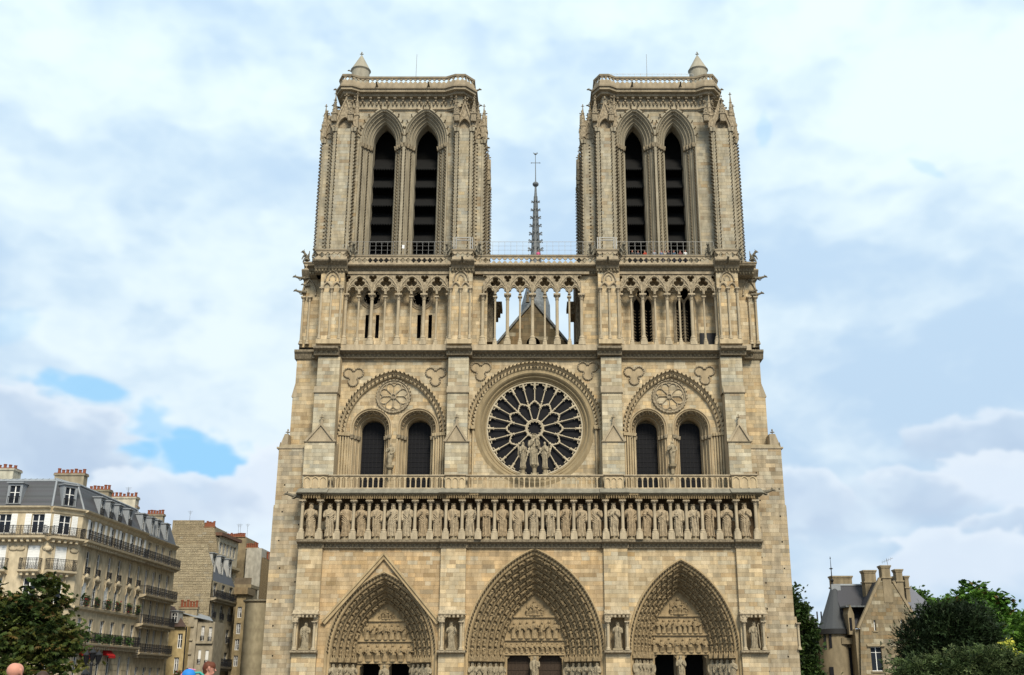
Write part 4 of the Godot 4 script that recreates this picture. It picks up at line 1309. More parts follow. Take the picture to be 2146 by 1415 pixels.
func arcade_storey() -> void:
	var zs := -2.2
	var zb := -3.7
	var y0 := Y(724, zs)
	var yt := Y(576, zs)
	var ytop := Y(545, -1)
	# sill under the arcade
	var sill := MB.new()
	sill.col = GREY_LIME * 1.1
	sill.box(-24.2, 23.9, Y(734, zs) - 0.1, y0, -4.6, -1.85)
	put("sill", sill, M.stone, cath)
	# walls behind the arcade, under the towers
	var slots := []
	for s in [[765.0, 772.0], [786.5, 794.0], [874.0, 882.0], [897.5, 905.0]]: slots.append(rect(X(s[0], 685, zb), Y(709, zb), X(s[1], 685, zb), Y(660, zb)))
	var eyes := [W(780, 624, zb), W(883, 626, zb)]
	for e in eyes: slots.append(circle(e.x, e.y, 0.95, 18))
	var wl := masonry(cath, "wall", -22.6, -5.6, y0 - 0.2, ytop, zb, slots, {"c": LIME * 1.12, "odds": 0.05})
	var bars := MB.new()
	bars.box(-22, -9, y0, ytop - 1, zb - 1.6, zb - 1.5)  # black sheet painting the darkness behind slots and round windows
	put("room_dark_sheet", bars, M.void, wl)
	for e in eyes:
		var em := MB.new()
		em.col = GREY_LIME
		em.t = Transform3D(Basis(Vector3(1, 0, 0), PI / 2), e)
		em.lathe([Vector2(0.95, -0.3), Vector2(0.95, 0.05), Vector2(1.1, 0.1), Vector2(1.25, 0.02), Vector2(1.35, 0.1), Vector2(1.45, 0.0)], 24, Vector3.ZERO)
		em.t = Transform3D()
		for k in 5:
			var a := PI / 2 + TAU * k / 5
			var pts := []
			for i in 7:
				var g := a - 1.3 + 2.6 * i / 6.0
				pts.append(e + Vector3(cos(a), sin(a), 0) * 0.56 + Vector3(cos(g), sin(g), 0) * 0.36 + Vector3(0, 0, -0.1))
			em.tube(pts, 0.07, 0.07, 5)
		put("round_window", em, M.carved, wl)
	var lights := []
	var twin := [[1336.0, 1359.5], [1426.0, 1445.0]]
	for t in twin:
		for k in 2: lights.append(arch_poly(X(t[k], 680, zb), Y(640, zb), 0.42, 0.9, Y(717, zb), 8))
		var mx := X((t[0] + t[1]) / 2, 620, zb)
		lights.append(circle(mx, Y(617, zb), 0.7, 14))
	var wr := masonry(cath, "wall", 5.6, 22.4, y0 - 0.2, ytop, zb, lights, {"c": LIME * 1.12, "odds": 0.05})
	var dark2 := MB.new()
	dark2.box(9, 21.5, y0, ytop - 1, zb - 1.6, zb - 1.5)  # black sheet standing for the unlit inside behind the twin windows
	put("room_dark_sheet", dark2, M.void, wr)
	for t in twin:
		var tm := MB.new()
		tm.col = GREY_LIME * 1.05
		var mx := X((t[0] + t[1]) / 2, 640, zb)
		var cks := []
		for k in 2:
			var lx := X(t[k], 680, zb)
			tm.arch(lx, Y(640, zb), 0.42, 0.9, [Vector2(0.2, zb), Vector2(0.14, zb + 0.1), Vector2(0.0, zb), Vector2(-0.04, zb - 0.3)], 6, Y(717, zb))
			for s in [-1.0, 1.0]:
				for j in 11: cks.append([Vector2(lx + s * 0.36, Y(714, zb) + j * 0.36), PI if s > 0 else PI, s])
		tm.arch(mx, Y(645, zb), 1.25, 2.6, [Vector2(0.15, zb), Vector2(0.1, zb + 0.14), Vector2(-0.04, zb + 0.05)], 9, Y(717, zb))
		put("twin_window", tm, M.carved, wr)
		bumps("leaf_carving", wr, cks, zb - 0.15, 0.2, 0.1)
	var db := MB.new()
	db.box(X(1467, 708, -3.5), X(1502, 708, -3.5), y0, Y(698, -3.5), -3.68, -3.5)
	put("dark_hatch", db, M.iron, wr)
	# solid strips at the edges of the open centre bay
	for e in [[988.0, 1021.0], [1216.0, 1254.0]]:
		masonry(cath, "wall", X(e[0], 660, -2.5), X(e[1], 660, -2.5), y0, yt, -2.5, [], {"c": LIME, "odds": 0.1, "deep": 0.5})
	# the screen: alternately thick and thin columns under linked tracery
	var sets := [[723.0, 778.0, 834.0, 887.6, 941.0], [1011.5, 1063.5, 1116.0, 1167.6, 1219.0], [1299.0, 1348.0, 1399.0, 1450.7, 1502.0]]
	var ycol := Y(617, zs)
	var thick := column_mesh(ycol - y0, 0.195, 0.7, 0.7, 0.5)
	var thin := column_mesh(ycol - y0 - 0.25, 0.12, 0.55, 0.5, 0.4)
	for si in 3:
		var A := part("arcade", cath)
		var xs := []
		for q in sets[si]: xs.append(X(q, 660, zs))
		for i in 5:
			put("column", thick, M.stone, A, Transform3D(Basis(), Vector3(xs[i], y0, zs)))
			if i < 4: put("column", thin, M.stone, A, Transform3D(Basis(), Vector3((xs[i] + xs[i + 1]) / 2, y0, zs)))
		for i in 4: tracery(A, xs[i], xs[i + 1], ycol - 0.05, yt, zs)
		var beam := MB.new()
		beam.col = GREY_LIME * 0.9
		beam.box(xs[0] - 0.9, xs[4] + 0.9, yt, yt + 0.3, -2.9, -1.9)
		if si != 1:
			beam.col = GREY_LIME * 0.8
			beam.box(xs[0] - 0.9, xs[4] + 0.9, yt + 0.02, yt + 0.25, -3.65, -2.9)
		put("lintel", beam, M.stone, A)
	# piers with their own blind arcading
	var pr := [[664.0, 714.0, 669.0, 728.0], [938.0, 988.0, 939.0, 991.0], [1255.7, 1302.0, 1253.0, 1302.0], [1508.5, 1555.0, 1500.0, 1550.0]]
	for i in 4:
		var z := -1.5
		var xa := X(pr[i][0], 716, z)
		var xb := X(pr[i][1], 716, z)
		var m := masonry(cath, "pier", xa, xb, Y(726, z), Y(560, z), z, [], {"c": LIME * 1.06, "odds": 0.25, "deep": 0.12})
		var b := MB.new()
		b.col = LIME
		for x in [xa, xb]: b.quad(Vector3(x, Y(726, z), -4.5), Vector3(x, Y(726, z), z - 0.01), Vector3(x, Y(560, z), z - 0.01), Vector3(x, Y(560, z), -4.5))
		b.col = LIME * 1.04
		b.extrude_x([Vector2(z, Y(722, z)), Vector2(z + 0.4, Y(722, z)), Vector2(z + 0.4, Y(713, z)), Vector2(z, Y(709, z))], xa - 0.05, xb + 0.05)
		put("pier_side", b, M.stone, m)
		var cm := column_mesh(Y(604, z) - Y(712, z), 0.12, 0.6, 0.5)
		for k in 3: put("colonnette", cm, M.stone, m, Transform3D(Basis(), Vector3(lerpf(xa + 0.22, xb - 0.22, k / 2.0), Y(712, z), z + 0.18)))
		var t := MB.new()
		t.col = GREY_LIME
		var ya := Y(604, z)
		var w := (xb - xa - 0.44) / 4
		for k in 2: t.arch(lerpf(xa + 0.22, xb - 0.22, 0.25 + 0.5 * k), ya, w * 0.8, w * 1.15, [Vector2(0.12, z), Vector2(0.08, z + 0.2), Vector2(-0.04, z + 0.2), Vector2(-0.1, z)], 6, ya)
		t.arch((xa + xb) / 2, ya + 0.9, w * 1.45, w * 2.1, [Vector2(0.14, z), Vector2(0.1, z + 0.18), Vector2(-0.02, z + 0.18), Vector2(-0.08, z)], 7, ya + 0.75)
		t.arch((xa + xb) / 2, ya + 1.15, w * 0.62, w * 0.75, [Vector2(0.1, z), Vector2(0.06, z + 0.12), Vector2(-0.04, z + 0.1), Vector2(-0.08, z)], 6, ya + 0.95)
		put("blind_tracery", t, M.carved, m)
	# outer corners
	for s in 2:
		var e := [X(632.0, 650, -3.6), -21.0] if s == 0 else [20.5, X(1587.0, 650, -3.6)]
		masonry(cath, "wall", e[0], e[1], Y(728, -3.6), Y(556, -3.6), -3.6, [], {"c": LIME * 0.97})
		var b := MB.new()
		b.col = GREY_LIME
		var xo: float = e[0] if s == 0 else e[1]
		b.quad(Vector3(xo, y0, -3.6), Vector3(xo, y0, -12), Vector3(xo, ytop, -12), Vector3(xo, ytop, -3.6))
		put("wall_side", b, M.stone, cath)
		var cm := column_mesh(Y(622, -3.4) - Y(722, -3.4), 0.13, 0.6, 0.5)
		for k in 2: put("colonnette", cm, M.stone, cath, Transform3D(Basis(), Vector3(xo + (0.18 + k * 0.72) * (1 if s == 0 else -1), Y(722, -3.4), -3.4)))
		var t := MB.new()
		t.col = GREY_LIME
		t.arch(xo + 0.72 * (1 if s == 0 else -1), Y(620, -3.6), 0.75, 1.9, [Vector2(0.14, -3.6), Vector2(0.1, -3.4), Vector2(-0.04, -3.4), Vector2(-0.1, -3.6)], 7, Y(620, -3.6))
		put("blind_tracery", t, M.carved, cath)
	# the upper cornice, jogging over the piers, and its pierced parapet
	var jogs := [[-24.7, -21.0], [-9.35, -6.75], [6.9, 9.5], [20.2, 23.0]]
	var c := MB.new()
	var lx := []
	var ya := Y(576, zs)
	var yb := Y(553, -1.2)
	for s in [[-25.5, 24.8, -2.3, 0.0]] + [[jogs[0][0], jogs[0][1], -1.45, 1.0], [jogs[1][0], jogs[1][1], -1.45, 1.0], [jogs[2][0], jogs[2][1], -1.45, 1.0], [jogs[3][0], jogs[3][1], -1.45, 1.0]]:
		var z: float = s[2]
		var up: float = s[3] * 0.25
		c.col = GREY_LIME * 0.68
		c.extrude_x([Vector2(-4.6, ya), Vector2(z, ya), Vector2(z + 0.1, ya + 0.15), Vector2(z + 0.12, lerpf(ya, yb, 0.34)), Vector2(z + 0.3, lerpf(ya, yb, 0.45)), Vector2(z + 0.42, lerpf(ya, yb, 0.75)), Vector2(z + 0.95, lerpf(ya, yb, 0.86) + up), Vector2(z + 1.0, yb + up), Vector2(z + 0.7, yb + 0.05 + up), Vector2(-4.6, yb + 0.06 + up)], s[0], s[1])
		var k := int((s[1] - s[0]) / 0.34)
		for i in k: lx.append(Transform3D(Basis().scaled(Vector3(0.33, 0.36, 0.36)), Vector3(lerpf(s[0], s[1], (i + 0.5) / k), lerpf(ya, yb, 0.24), z + 0.14)))
	put("cornice", c, M.carved, cath)
	scatter("leaf_carving", leaf_mesh, M.carved, lx, cath)
	var pz := -1.65
	var P := part("parapet", cath)
	var p0 := yb + 0.03
	var p1 := Y(535, pz)
	for gp in [[jogs[0][1], jogs[1][0]], [jogs[1][1], jogs[2][0]], [jogs[2][1], jogs[3][0]]]: pierced(P, Vector3(gp[0], p0, pz), Vector3(gp[1], p0, pz), p1 - p0)
	pierced(P, Vector3(-26.3, p0 - 0.2, -3.2), Vector3(jogs[0][0], p0 - 0.2, -3.2), p1 - p0)
	pierced(P, Vector3(jogs[3][1], p0 - 0.2, -3.2), Vector3(25.3, p0 - 0.2, -3.2), p1 - p0)
	pierced(P, Vector3(-26.3, p0 - 0.2, -10), Vector3(-26.3, p0 - 0.2, -3.2), p1 - p0)
	pierced(P, Vector3(25.3, p0 - 0.2, -3.2), Vector3(25.3, p0 - 0.2, -10), p1 - p0)
	var cg := MB.new()
	cg.col = GREY_LIME * 0.88
	for e in [[-26.5, -24.0], [22.6, 25.5]]:
		cg = MB.new()
		cg.col = GREY_LIME * 0.7
		cg.extrude_x([Vector2(-10, yb - 0.9), Vector2(-3.4, yb - 0.9), Vector2(-3.0, yb - 0.35), Vector2(-2.85, yb - 0.1), Vector2(-3.0, yb + 0.1), Vector2(-10, yb + 0.1)], e[0], e[1])
		put("cornice", cg, M.carved, cath)
	for j in jogs:
		var yq := Y(523, -0.9)
		pierced(P, Vector3(j[0] + 0.15, p0 + 0.3, -0.85), Vector3(j[1] - 0.15, p0 + 0.3, -0.85), yq - p0 - 0.3)
		for s in 2: pierced(P, Vector3(j[s] + (0.15 if s == 0 else -0.15), p0 + 0.3, -0.9 if s == 1 else -2.2), Vector3(j[s] + (0.15 if s == 0 else -0.15), p0 + 0.3, -2.2 if s == 1 else -0.9), yq - p0 - 0.3)
	# stone beasts on the parapet and spouts below
	var ch := chimera_mesh()
	for q in [[-20.6, -1.6, 0.5], [-9.7, -1.6, -0.6], [-6.4, -1.6, 0.6], [6.5, -1.6, -0.6], [9.9, -1.6, 0.6], [19.8, -1.6, -0.5], [-24.9, -3.0, -0.6], [23.3, -3.0, 0.6]]:
		put("chimera", ch, M.carved, cath, Transform3D(Basis(Vector3.UP, q[2]), Vector3(q[0], p1 - 0.25, q[1])))
	put("chimera", ch, M.carved, cath, Transform3D(Basis(Vector3.UP, 1.2).scaled(Vector3(0.85, 0.85, 0.85)), Vector3(25.1, p1 - 0.15, -3.3)))
	put("chimera", ch, M.carved, cath, Transform3D(Basis(Vector3.UP, -1.2).scaled(Vector3(0.85, 0.85, 0.85)), Vector3(-26.2, p1 - 0.15, -3.3)))
	var gm := gargoyle_mesh()
	for q in [[-26.4, yb - 0.9, -PI / 2], [-26.2, yb - 2.6, -PI / 2], [25.4, yb - 0.9, PI / 2], [24.9, yb - 2.9, PI / 2]]: put("gargoyle", gm, M.carved, cath, Transform3D(Basis(Vector3.UP, q[2]).scaled(Vector3(0.75, 0.75, 0.75)), Vector3(q[0], q[1], -3.4)))
	for q in [[-24.6, 584.0], [-24.6, 600.0], [24.0, 590.0], [24.0, 612.0]]: put("gargoyle", gm, M.carved, cath, Transform3D(Basis(Vector3.UP, -PI / 2 if q[0] < 0 else PI / 2).scaled(Vector3(0.5, 0.5, 0.5)), Vector3(q[0] - (1.2 if q[0] < 0 else -0.6), Y(q[1], -3.6), -3.4)))
	for x in [jogs[0], jogs[1], jogs[2], jogs[3]]: put("gargoyle", gm, M.carved, cath, Transform3D(Basis().scaled(Vector3(0.8, 0.8, 0.7)), Vector3((x[0] + x[1]) / 2, yb + 0.1, -0.9)))
	# gallery floor
	var fl := MB.new()
	fl.col = GREY_LIME
	fl.box(-25.4, 24.7, yb - 0.3, yb + 0.04, -8, -4.62)
	fl.box(-20.5, -9.8, yb - 0.3, yb + 0.5, -4.6, -2.32)
	fl.box(9.8, 19.8, yb - 0.3, yb + 0.5, -4.6, -2.32)
	fl.box(X(1128, 524, -2.5) - 0.5, X(1128, 524, -2.5) + 0.5, yb - 0.3, yb + 0.5, -3.2, -2.32)
	put("gallery_floor", fl, M.stone, cath)
	# wire safety fence along the gallery
	var wf := MB.new()
	wf.col = Color(0.2, 0.2, 0.2)
	var f1 := Y(507, -2.2)
	var f0 := p1 - 0.2
	for seg in [[-21.4, -9.4], [-6.8, 6.9], [9.4, 20.4]]:
		var k := int((seg[1] - seg[0]) / 0.66)
		for i in k + 1:
			var x := lerpf(seg[0], seg[1], float(i) / k)
			wf.box(x - 0.014, x + 0.014, f0, f1, -2.2, -2.17)
		for j in 4: wf.box(seg[0], seg[1], lerpf(f0, f1, (j + 1) / 4.0) - (0.035 if j == 3 else 0.012), lerpf(f0, f1, (j + 1) / 4.0), -2.17, -2.14)
	put("safety_fence", wf, M.wire, cath)
	var fp := MB.new()
	for j in [jogs[1], jogs[2]]:
		for x in [j[0] + 0.25, j[0] + 0.5, j[1] - 0.5, j[1] - 0.25]: fp.box(x - 0.05, x + 0.05, p0, Y(497, -1.2), -1.3, -1.2)
		for h in [498.0, 503.0]: fp.box(j[0] + 0.4, j[1] - 0.4, Y(h, -1.3) - 0.05, Y(h, -1.3) + 0.05, -1.42, -1.32)
	put("fence_post", fp, M.wire, cath)
	var sg := MB.new()
	sg.box(X(845, 518, -2.1) - 0.13, X(845, 518, -2.1) + 0.13, Y(521, -2.1), Y(513.5, -2.1), -2.12, -2.08)
	put("notice_plate", sg, M.white, cath)

func tracery(A: Node, x0: float, x1: float, yc: float, yt: float, z: float) -> void:
	var mid := (x0 + x1) / 2
	var q := (x1 - x0) / 4
	var b := MB.new()
	b.col = GREY_LIME * 0.95
	var h := yt - yc
	var eye := foils(mid, yc + h * 0.60, q * 0.92, 3, PI / 2)
	for s in [-1.0, 1.0]:
		var xa := minf(mid, mid + s * q * 2)
		var xb := maxf(mid, mid + s * q * 2)
		var sm := trefoil_arch(mid + s * q, yc + 0.12, q * 0.87, yc - 1)
		var sp := foils(mid + s * q * 2, yt - h * 0.20, q * 0.64, 3, -PI / 2)
		for a in Geometry2D.clip_polygons(rect(xa, yc, xb, yt), sm):
			if area(a) < 0: continue
			for e in Geometry2D.clip_polygons(a, eye):
				if area(e) < 0: continue
				for f in Geometry2D.clip_polygons(e, sp):
					if area(f) > 0.01: b.prism(f, z - 0.24, z + 0.16, true)
	b.col = GREY_LIME * 1.12
	var rise := h * 0.93
	b.arch(mid, yc + 0.1, q * 2 - 0.08, rise - 0.1, [Vector2(0.08, z + 0.16), Vector2(0.05, z + 0.27), Vector2(-0.05, z + 0.27), Vector2(-0.08, z + 0.16)], 9, yc)
	for s in [-1.0, 1.0]:
		b.arch(mid + s * q, yc + 0.1, q * 0.92, q * 1.5, [Vector2(0.06, z + 0.16), Vector2(0.04, z + 0.24), Vector2(-0.04, z + 0.24), Vector2(-0.06, z + 0.16)], 6, yc)
	var pts := []
	for i in 17: pts.append(Vector3(mid + cos(TAU * i / 16) * q * 0.93, yc + h * 0.60 + sin(TAU * i / 16) * q * 0.93, z + 0.18))
	b.tube(pts, 0.055, 0.055, 5, false)
	put("tracery", b, M.carved, A)

func pierced(P: Node, a: Vector3, b: Vector3, h: float, pitch := 0.62, cap := 0.18) -> void:   # a run of parapet pierced by quatrefoils, from a to b
	var l := a.distance_to(b)
	var n := maxi(1, int(round(l / pitch)))
	var s := l / n
	var dir := (b - a) / l
	var hh := h - cap
	var u := MB.new()      # one piece between two openings
	u.col = GREY_LIME
	var fr := minf(s * 0.5, (hh - 0.1) * 0.47)
	var shape := Geometry2D.clip_polygons(Geometry2D.clip_polygons(rect(-s / 2, 0.1, s / 2, hh), foils(-s / 2, 0.1 + (hh - 0.1) / 2, fr, 4, 0))[0], foils(s / 2, 0.1 + (hh - 0.1) / 2, fr, 4, 0))
	for q in shape:
		if area(q) > 0.003: u.prism(q, -0.12, 0.06, true)
	var um := u.mesh()
	var basis := Basis(dir, Vector3.UP, dir.cross(Vector3.UP))
	for i in n: put("openwork", um, M.stone, P, Transform3D(basis, a + dir * s * (i + 0.5)))
	var r := MB.new()
	r.t = Transform3D(basis, a)
	r.col = GREY_LIME * 0.95
	r.box(-0.06, l + 0.06, 0, 0.12, -0.16, 0.1)
	r.col = GREY_LIME * 0.62
	r.box(-0.1, l + 0.1, hh - 0.02, h, -0.2, 0.14)
	put("coping", r, M.stone, P)

# ---------------------------------------------------------------- towers
func build_tower(d: Array, top: Array, turret: float, mast: float, caged: bool) -> void:
	var T := part("tower", cath)
	var xl: float = d[0]
	var xr: float = d[1]
	var zf := -6.0
	var zk := -20.5
	var y0 := Y(549, -1.2) - 0.2
	var yc := Y(222, -5)
	var c := Color(0.43, 0.375, 0.28)
	var inner := xr if xl < 0 else xl
	# front face with two tall openings, and the two flanks
	tower_face(T, Transform3D(Basis(), Vector3(0, 0, zf)), d[3] - 0.1, d[4] + 0.1, d[6], d[7], d[8], d[9], y0, yc, c, true)
	var depth := zf - zk
	var lxf := Transform3D(Basis(Vector3.UP, -PI / 2), Vector3(xl + 1.3, 0, zf))
	var rxf := Transform3D(Basis(Vector3.UP, PI / 2), Vector3(xr - 1.3, 0, zf))
	tower_face(T, lxf, -depth + 1, -1, -depth * 0.68, -depth * 0.32, 1.2, 2.4, y0, yc, c, xl > 0)
	tower_face(T, rxf, 1, depth - 1, depth * 0.32, depth * 0.68, 1.2, 2.4, y0, yc, c, xl < 0)
	var bk := MB.new()
	bk.col = c
	bk.box(xl + 1.4, xr - 1.4, y0, yc, zk, zk + 0.3)
	bk.box(xl + 1.4, xr - 1.4, yc - 0.4, yc, zk, zf - 0.3)
	put("back_wall", bk, M.stone, T)
	var core := MB.new()      # black box, painting the dark inside of the bell chamber
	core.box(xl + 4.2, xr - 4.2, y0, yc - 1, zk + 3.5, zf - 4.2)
	put("chamber_dark_box", core, M.void, T)
	# corner piers: two to each corner, front and side
	var yp := Y(281, zf)
	pier(T, Transform3D(Basis(), Vector3((d[2] + d[3]) / 2, 0, zf + 1.4)), d[3] - d[2], 1.6, y0, yp, c)
	pier(T, Transform3D(Basis(), Vector3((d[4] + d[5]) / 2, 0, zf + 1.4)), d[5] - d[4], 1.6, y0, yp, c)
	for z in [zf - 1.2, zk + 1.6]:
		pier(T, Transform3D(Basis(Vector3.UP, -PI / 2), Vector3(xl, 0, z)), 2.4, 1.7, y0, yp - 0.6, c)
		pier(T, Transform3D(Basis(Vector3.UP, PI / 2), Vector3(xr, 0, z)), 2.4, 1.7, y0, yp - 0.6, c)
	# front sides of the side piers: narrow flanking faces
	for e in [[xl, d[2] + 0.1], [d[5] - 0.1, xr]]:
		pier(T, Transform3D(Basis(), Vector3((e[0] + e[1]) / 2 , 0, zf + 0.05)), absf(e[1] - e[0]), 1.2, y0, yp - 0.9, c * 0.98)
	# upper stage, chamfered at the corners
	var f := -5.15
	var xs := []
	for k in 8: xs.append(X(top[k], 177, f + (0.6 if k in [1, 2, 5, 6] else 0.0)))
	var plan := func(o: float) -> PackedVector2Array:
		return PackedVector2Array([Vector2(xs[0] - o, f - 0.7 + o * 0.4), Vector2(xs[1] - o * 0.4, f + 0.6 + o), Vector2(xs[2] + o * 0.4, f + 0.6 + o), Vector2(xs[3] + o * 0.3, f + o), Vector2(xs[4] - o * 0.3, f + o), Vector2(xs[5] - o * 0.4, f + 0.6 + o), Vector2(xs[6] + o * 0.4, f + 0.6 + o), Vector2(xs[7] + o, f - 0.7 + o * 0.4), Vector2(xs[7] + o, zk + 1.6), Vector2(xs[6], zk - 0.4 - o), Vector2(xs[1], zk - 0.4 - o), Vector2(xs[0] - o, zk + 1.6)])
	var b := MB.new()
	b.col = c
	var yf := Y(190, -4.6)
	plan_prism(b, plan.call(-0.78), yc - 0.2, yf)
	b.col = GREY_LIME * 0.95
	plan_prism(b, plan.call(-0.62), yc - 0.02, yc + 0.2)
	b.col = GREY_LIME * 0.85
	plan_prism(b, plan.call(-0.2), yf - 0.3, yf + 0.05)
	plan_prism(b, plan.call(0.25), yf + 0.05, yf + 0.4)
	b.col = GREY_LIME * 0.72
	plan_prism(b, plan.call(0.42), yf + 0.4, yf + 0.62)
	b.col = GREY_LIME * 0.9
	plan_prism(b, plan.call(0.25), yf + 0.62, yf + 0.95)
	plan_prism(b, plan.call(0.05), yf + 0.95, Y(176, f))
	put("upper_stage", b, M.stone, T)
	# pinnacles and beasts crowding the corners
	for e in [[xs[0], -1.0, xs[2]], [xs[7], 1.0, xs[5]]]:
		var pn := MB.new()
		pn.col = GREY_LIME * 0.8
		for q in [[0.55, -1.1, 3.6], [0.75, -3.2, 3.2], [0.1, 0.75, 3.0], [-1.9, 0.8, 2.6]]: pinnacle(pn, Vector3(e[0] + e[1] * q[0], Y(262, f), f + q[1]), 0.62, q[2])
		put("corner_pinnacle", pn, M.carved, T)
		for q in [[0.9, -1.6, 0.42], [0.9, -4.0, 0.40]]: put("gargoyle", gargoyle_mesh(), M.carved, T, Transform3D(Basis(Vector3.UP, e[1] * PI * q[2]).scaled(Vector3(0.7, 0.7, 0.7)), Vector3(e[0] + e[1] * q[0], Y(282, f), f + q[1])))
	# corbels and hanging leaves under the cornice
	var ring: PackedVector2Array = plan.call(-0.72)
	var cor := MB.new()
	cor.col = GREY_LIME
	cor.box(-0.17, 0.17, 0.75, 1.25, -0.2, 0.42)
	cor.box(-0.1, 0.1, 0.45, 0.76, -0.1, 0.24)
	var corm := cor.mesh()
	var arc := MB.new()
	arc.col = GREY_LIME * 0.88
	arc.ball(Vector3(0, 0.1, 0.06), Vector3(0.17, 0.2, 0.18), 6, 4)
	arc.ball(Vector3(0, -0.12, 0.1), Vector3(0.11, 0.13, 0.14), 5, 3)
	var arcm := arc.mesh()
	var lf := []
	for i in ring.size():
		var p := Vector3(ring[i].x, 0, ring[i].y)
		var q := Vector3(ring[(i + 1) % 12].x, 0, ring[(i + 1) % 12].y)
		var dir := (q - p).normalized()
		var basis := Basis(dir, Vector3.UP, dir.cross(Vector3.UP))
		if (basis.z.dot(p - Vector3((xl + xr) / 2, 0, -13))) < 0: basis = Basis(-dir, Vector3.UP, dir.cross(Vector3.UP) * -1)
		var n := int(p.distance_to(q) / 0.92)
		for k in n:
			var o := p.lerp(q, (k + 0.5) / n)
			put("corbel", corm, M.carved, T, Transform3D(basis, o + Vector3(0, yf - 1.3, 0)))
			for s in [-0.23, 0.23]: lf.append(Transform3D(basis, o + basis.x * s + Vector3(0, yc + 0.75, 0)))
	scatter("leaf_carving", arcm, M.carved, lf, T)
	# parapet of openwork round the roof
	var rp: PackedVector2Array = plan.call(-0.05)
	var par := Y(176, f)
	var ph := Y(161, f) - par
	for i in 12:
		var p := Vector3(rp[i].x, par, rp[i].y)
		var q := Vector3(rp[(i + 1) % 12].x, par, rp[(i + 1) % 12].y)
		pierced(T, p, q, ph, 0.58, 0.26)
	var roof := MB.new()
	plan_prism(roof, plan.call(-0.8), par - 0.6, par + 0.1)
	put("roof", roof, M.lead_roof, T)
	var gm := gargoyle_mesh()
	for i in [0, 1]: put("gargoyle", gm, M.carved, T, Transform3D(Basis().scaled(Vector3(0.6, 0.6, 0.5)), Vector3(lerpf(xs[3], xs[4], 0.2 + 0.6 * i), par - 0.5, f + 0.3)))
	put("gargoyle", gm, M.carved, T, Transform3D(Basis(Vector3.UP, -PI * 0.45).scaled(Vector3(0.7, 0.7, 0.7)), Vector3(xs[0] + 0.2, par - 0.1, f - 1.6)))
	put("gargoyle", gm, M.carved, T, Transform3D(Basis(Vector3.UP, PI * 0.45).scaled(Vector3(0.7, 0.7, 0.7)), Vector3(xs[7] - 0.2, par - 0.1, f - 1.6)))
	for e in [[xs[0], -1.0], [xs[7], 1.0]]:
		for h in [1.0, 3.2]: put("gargoyle", gm, M.carved, T, Transform3D(Basis(Vector3.UP, e[1] * PI * 0.4).scaled(Vector3(0.6, 0.6, 0.6)), Vector3(e[0] + e[1] * 0.1, yf - h, f - 1.8)))
	# stair turret with a conical cap
	var tz := -8.0
	var tx := X(turret, 170, tz)
	var tb := MB.new()
	tb.col = Color(0.42, 0.385, 0.31)
	var ty := Y(163, tz)
	tb.lathe([Vector2(1.14, par - 0.5), Vector2(1.12, ty), Vector2(1.12, Y(152, tz)), Vector2(1.28, Y(149, tz)), Vector2(1.2, Y(147.5, tz)), Vector2(0.14, Y(118, tz))], 18, Vector3(tx, 0, tz))
	finial(tb, Vector3(tx, Y(119, tz), tz), 0.62)
	put("stair_turret", tb, M.stone, T)
	if not caged:
		put("gargoyle", gm, M.carved, T, Transform3D(Basis(Vector3.UP, -PI / 2).scaled(Vector3(0.5, 0.5, 0.5)), Vector3(tx - 0.9, Y(150, tz), tz)))
	var am := MB.new()
	var ax := X(mast, 140, -9)
	am.tube([Vector3(ax, par, -9), Vector3(ax + 0.05, Y(114, -9), -9)], 0.035, 0.025, 4)
	put("mast", am, M.wire, T)
	if caged:      # a light safety cage on the roof
		var cg := MB.new()
		var g0 := par + ph
		var g1 := Y(151, -6)
		var gx0 := X(1257, 155, -6.5)
		var gx1 := X(1452, 155, -6.5)
		for i in 17:
			var x := lerpf(gx0, gx1, i / 16.0)
			cg.box(x - 0.02, x + 0.02, par, g1, -6.5, -6.47)
			cg.box(x - 0.02, x + 0.02, par, g1, -14, -13.97)
		for h in [0.3, 0.65, 1.0]:
			cg.box(gx0, gx1, lerpf(g0, g1, h) - 0.02, lerpf(g0, g1, h) + 0.02, -6.47, -6.44)
			cg.box(gx0, gx1, lerpf(g0, g1, h) - 0.02, lerpf(g0, g1, h) + 0.02, -14, -13.97)
			cg.box(gx0 - 0.02, gx0 + 0.02, lerpf(g0, g1, h) - 0.02, lerpf(g0, g1, h) + 0.02, -14, -6.5)
		cg.tube([Vector3(gx0, g1, -6.5), Vector3(gx0 + 1.4, par + ph, -6.5)], 0.06, 0.06, 4)
		cg.tube([Vector3(gx0, g1, -6.5), Vector3(gx0, par, -6.5)], 0.07, 0.07, 4)
		cg.tube([Vector3(gx1, g1, -6.5), Vector3(gx1, par, -6.5)], 0.09, 0.09, 4)
		put("safety_cage", cg, M.wire, T)

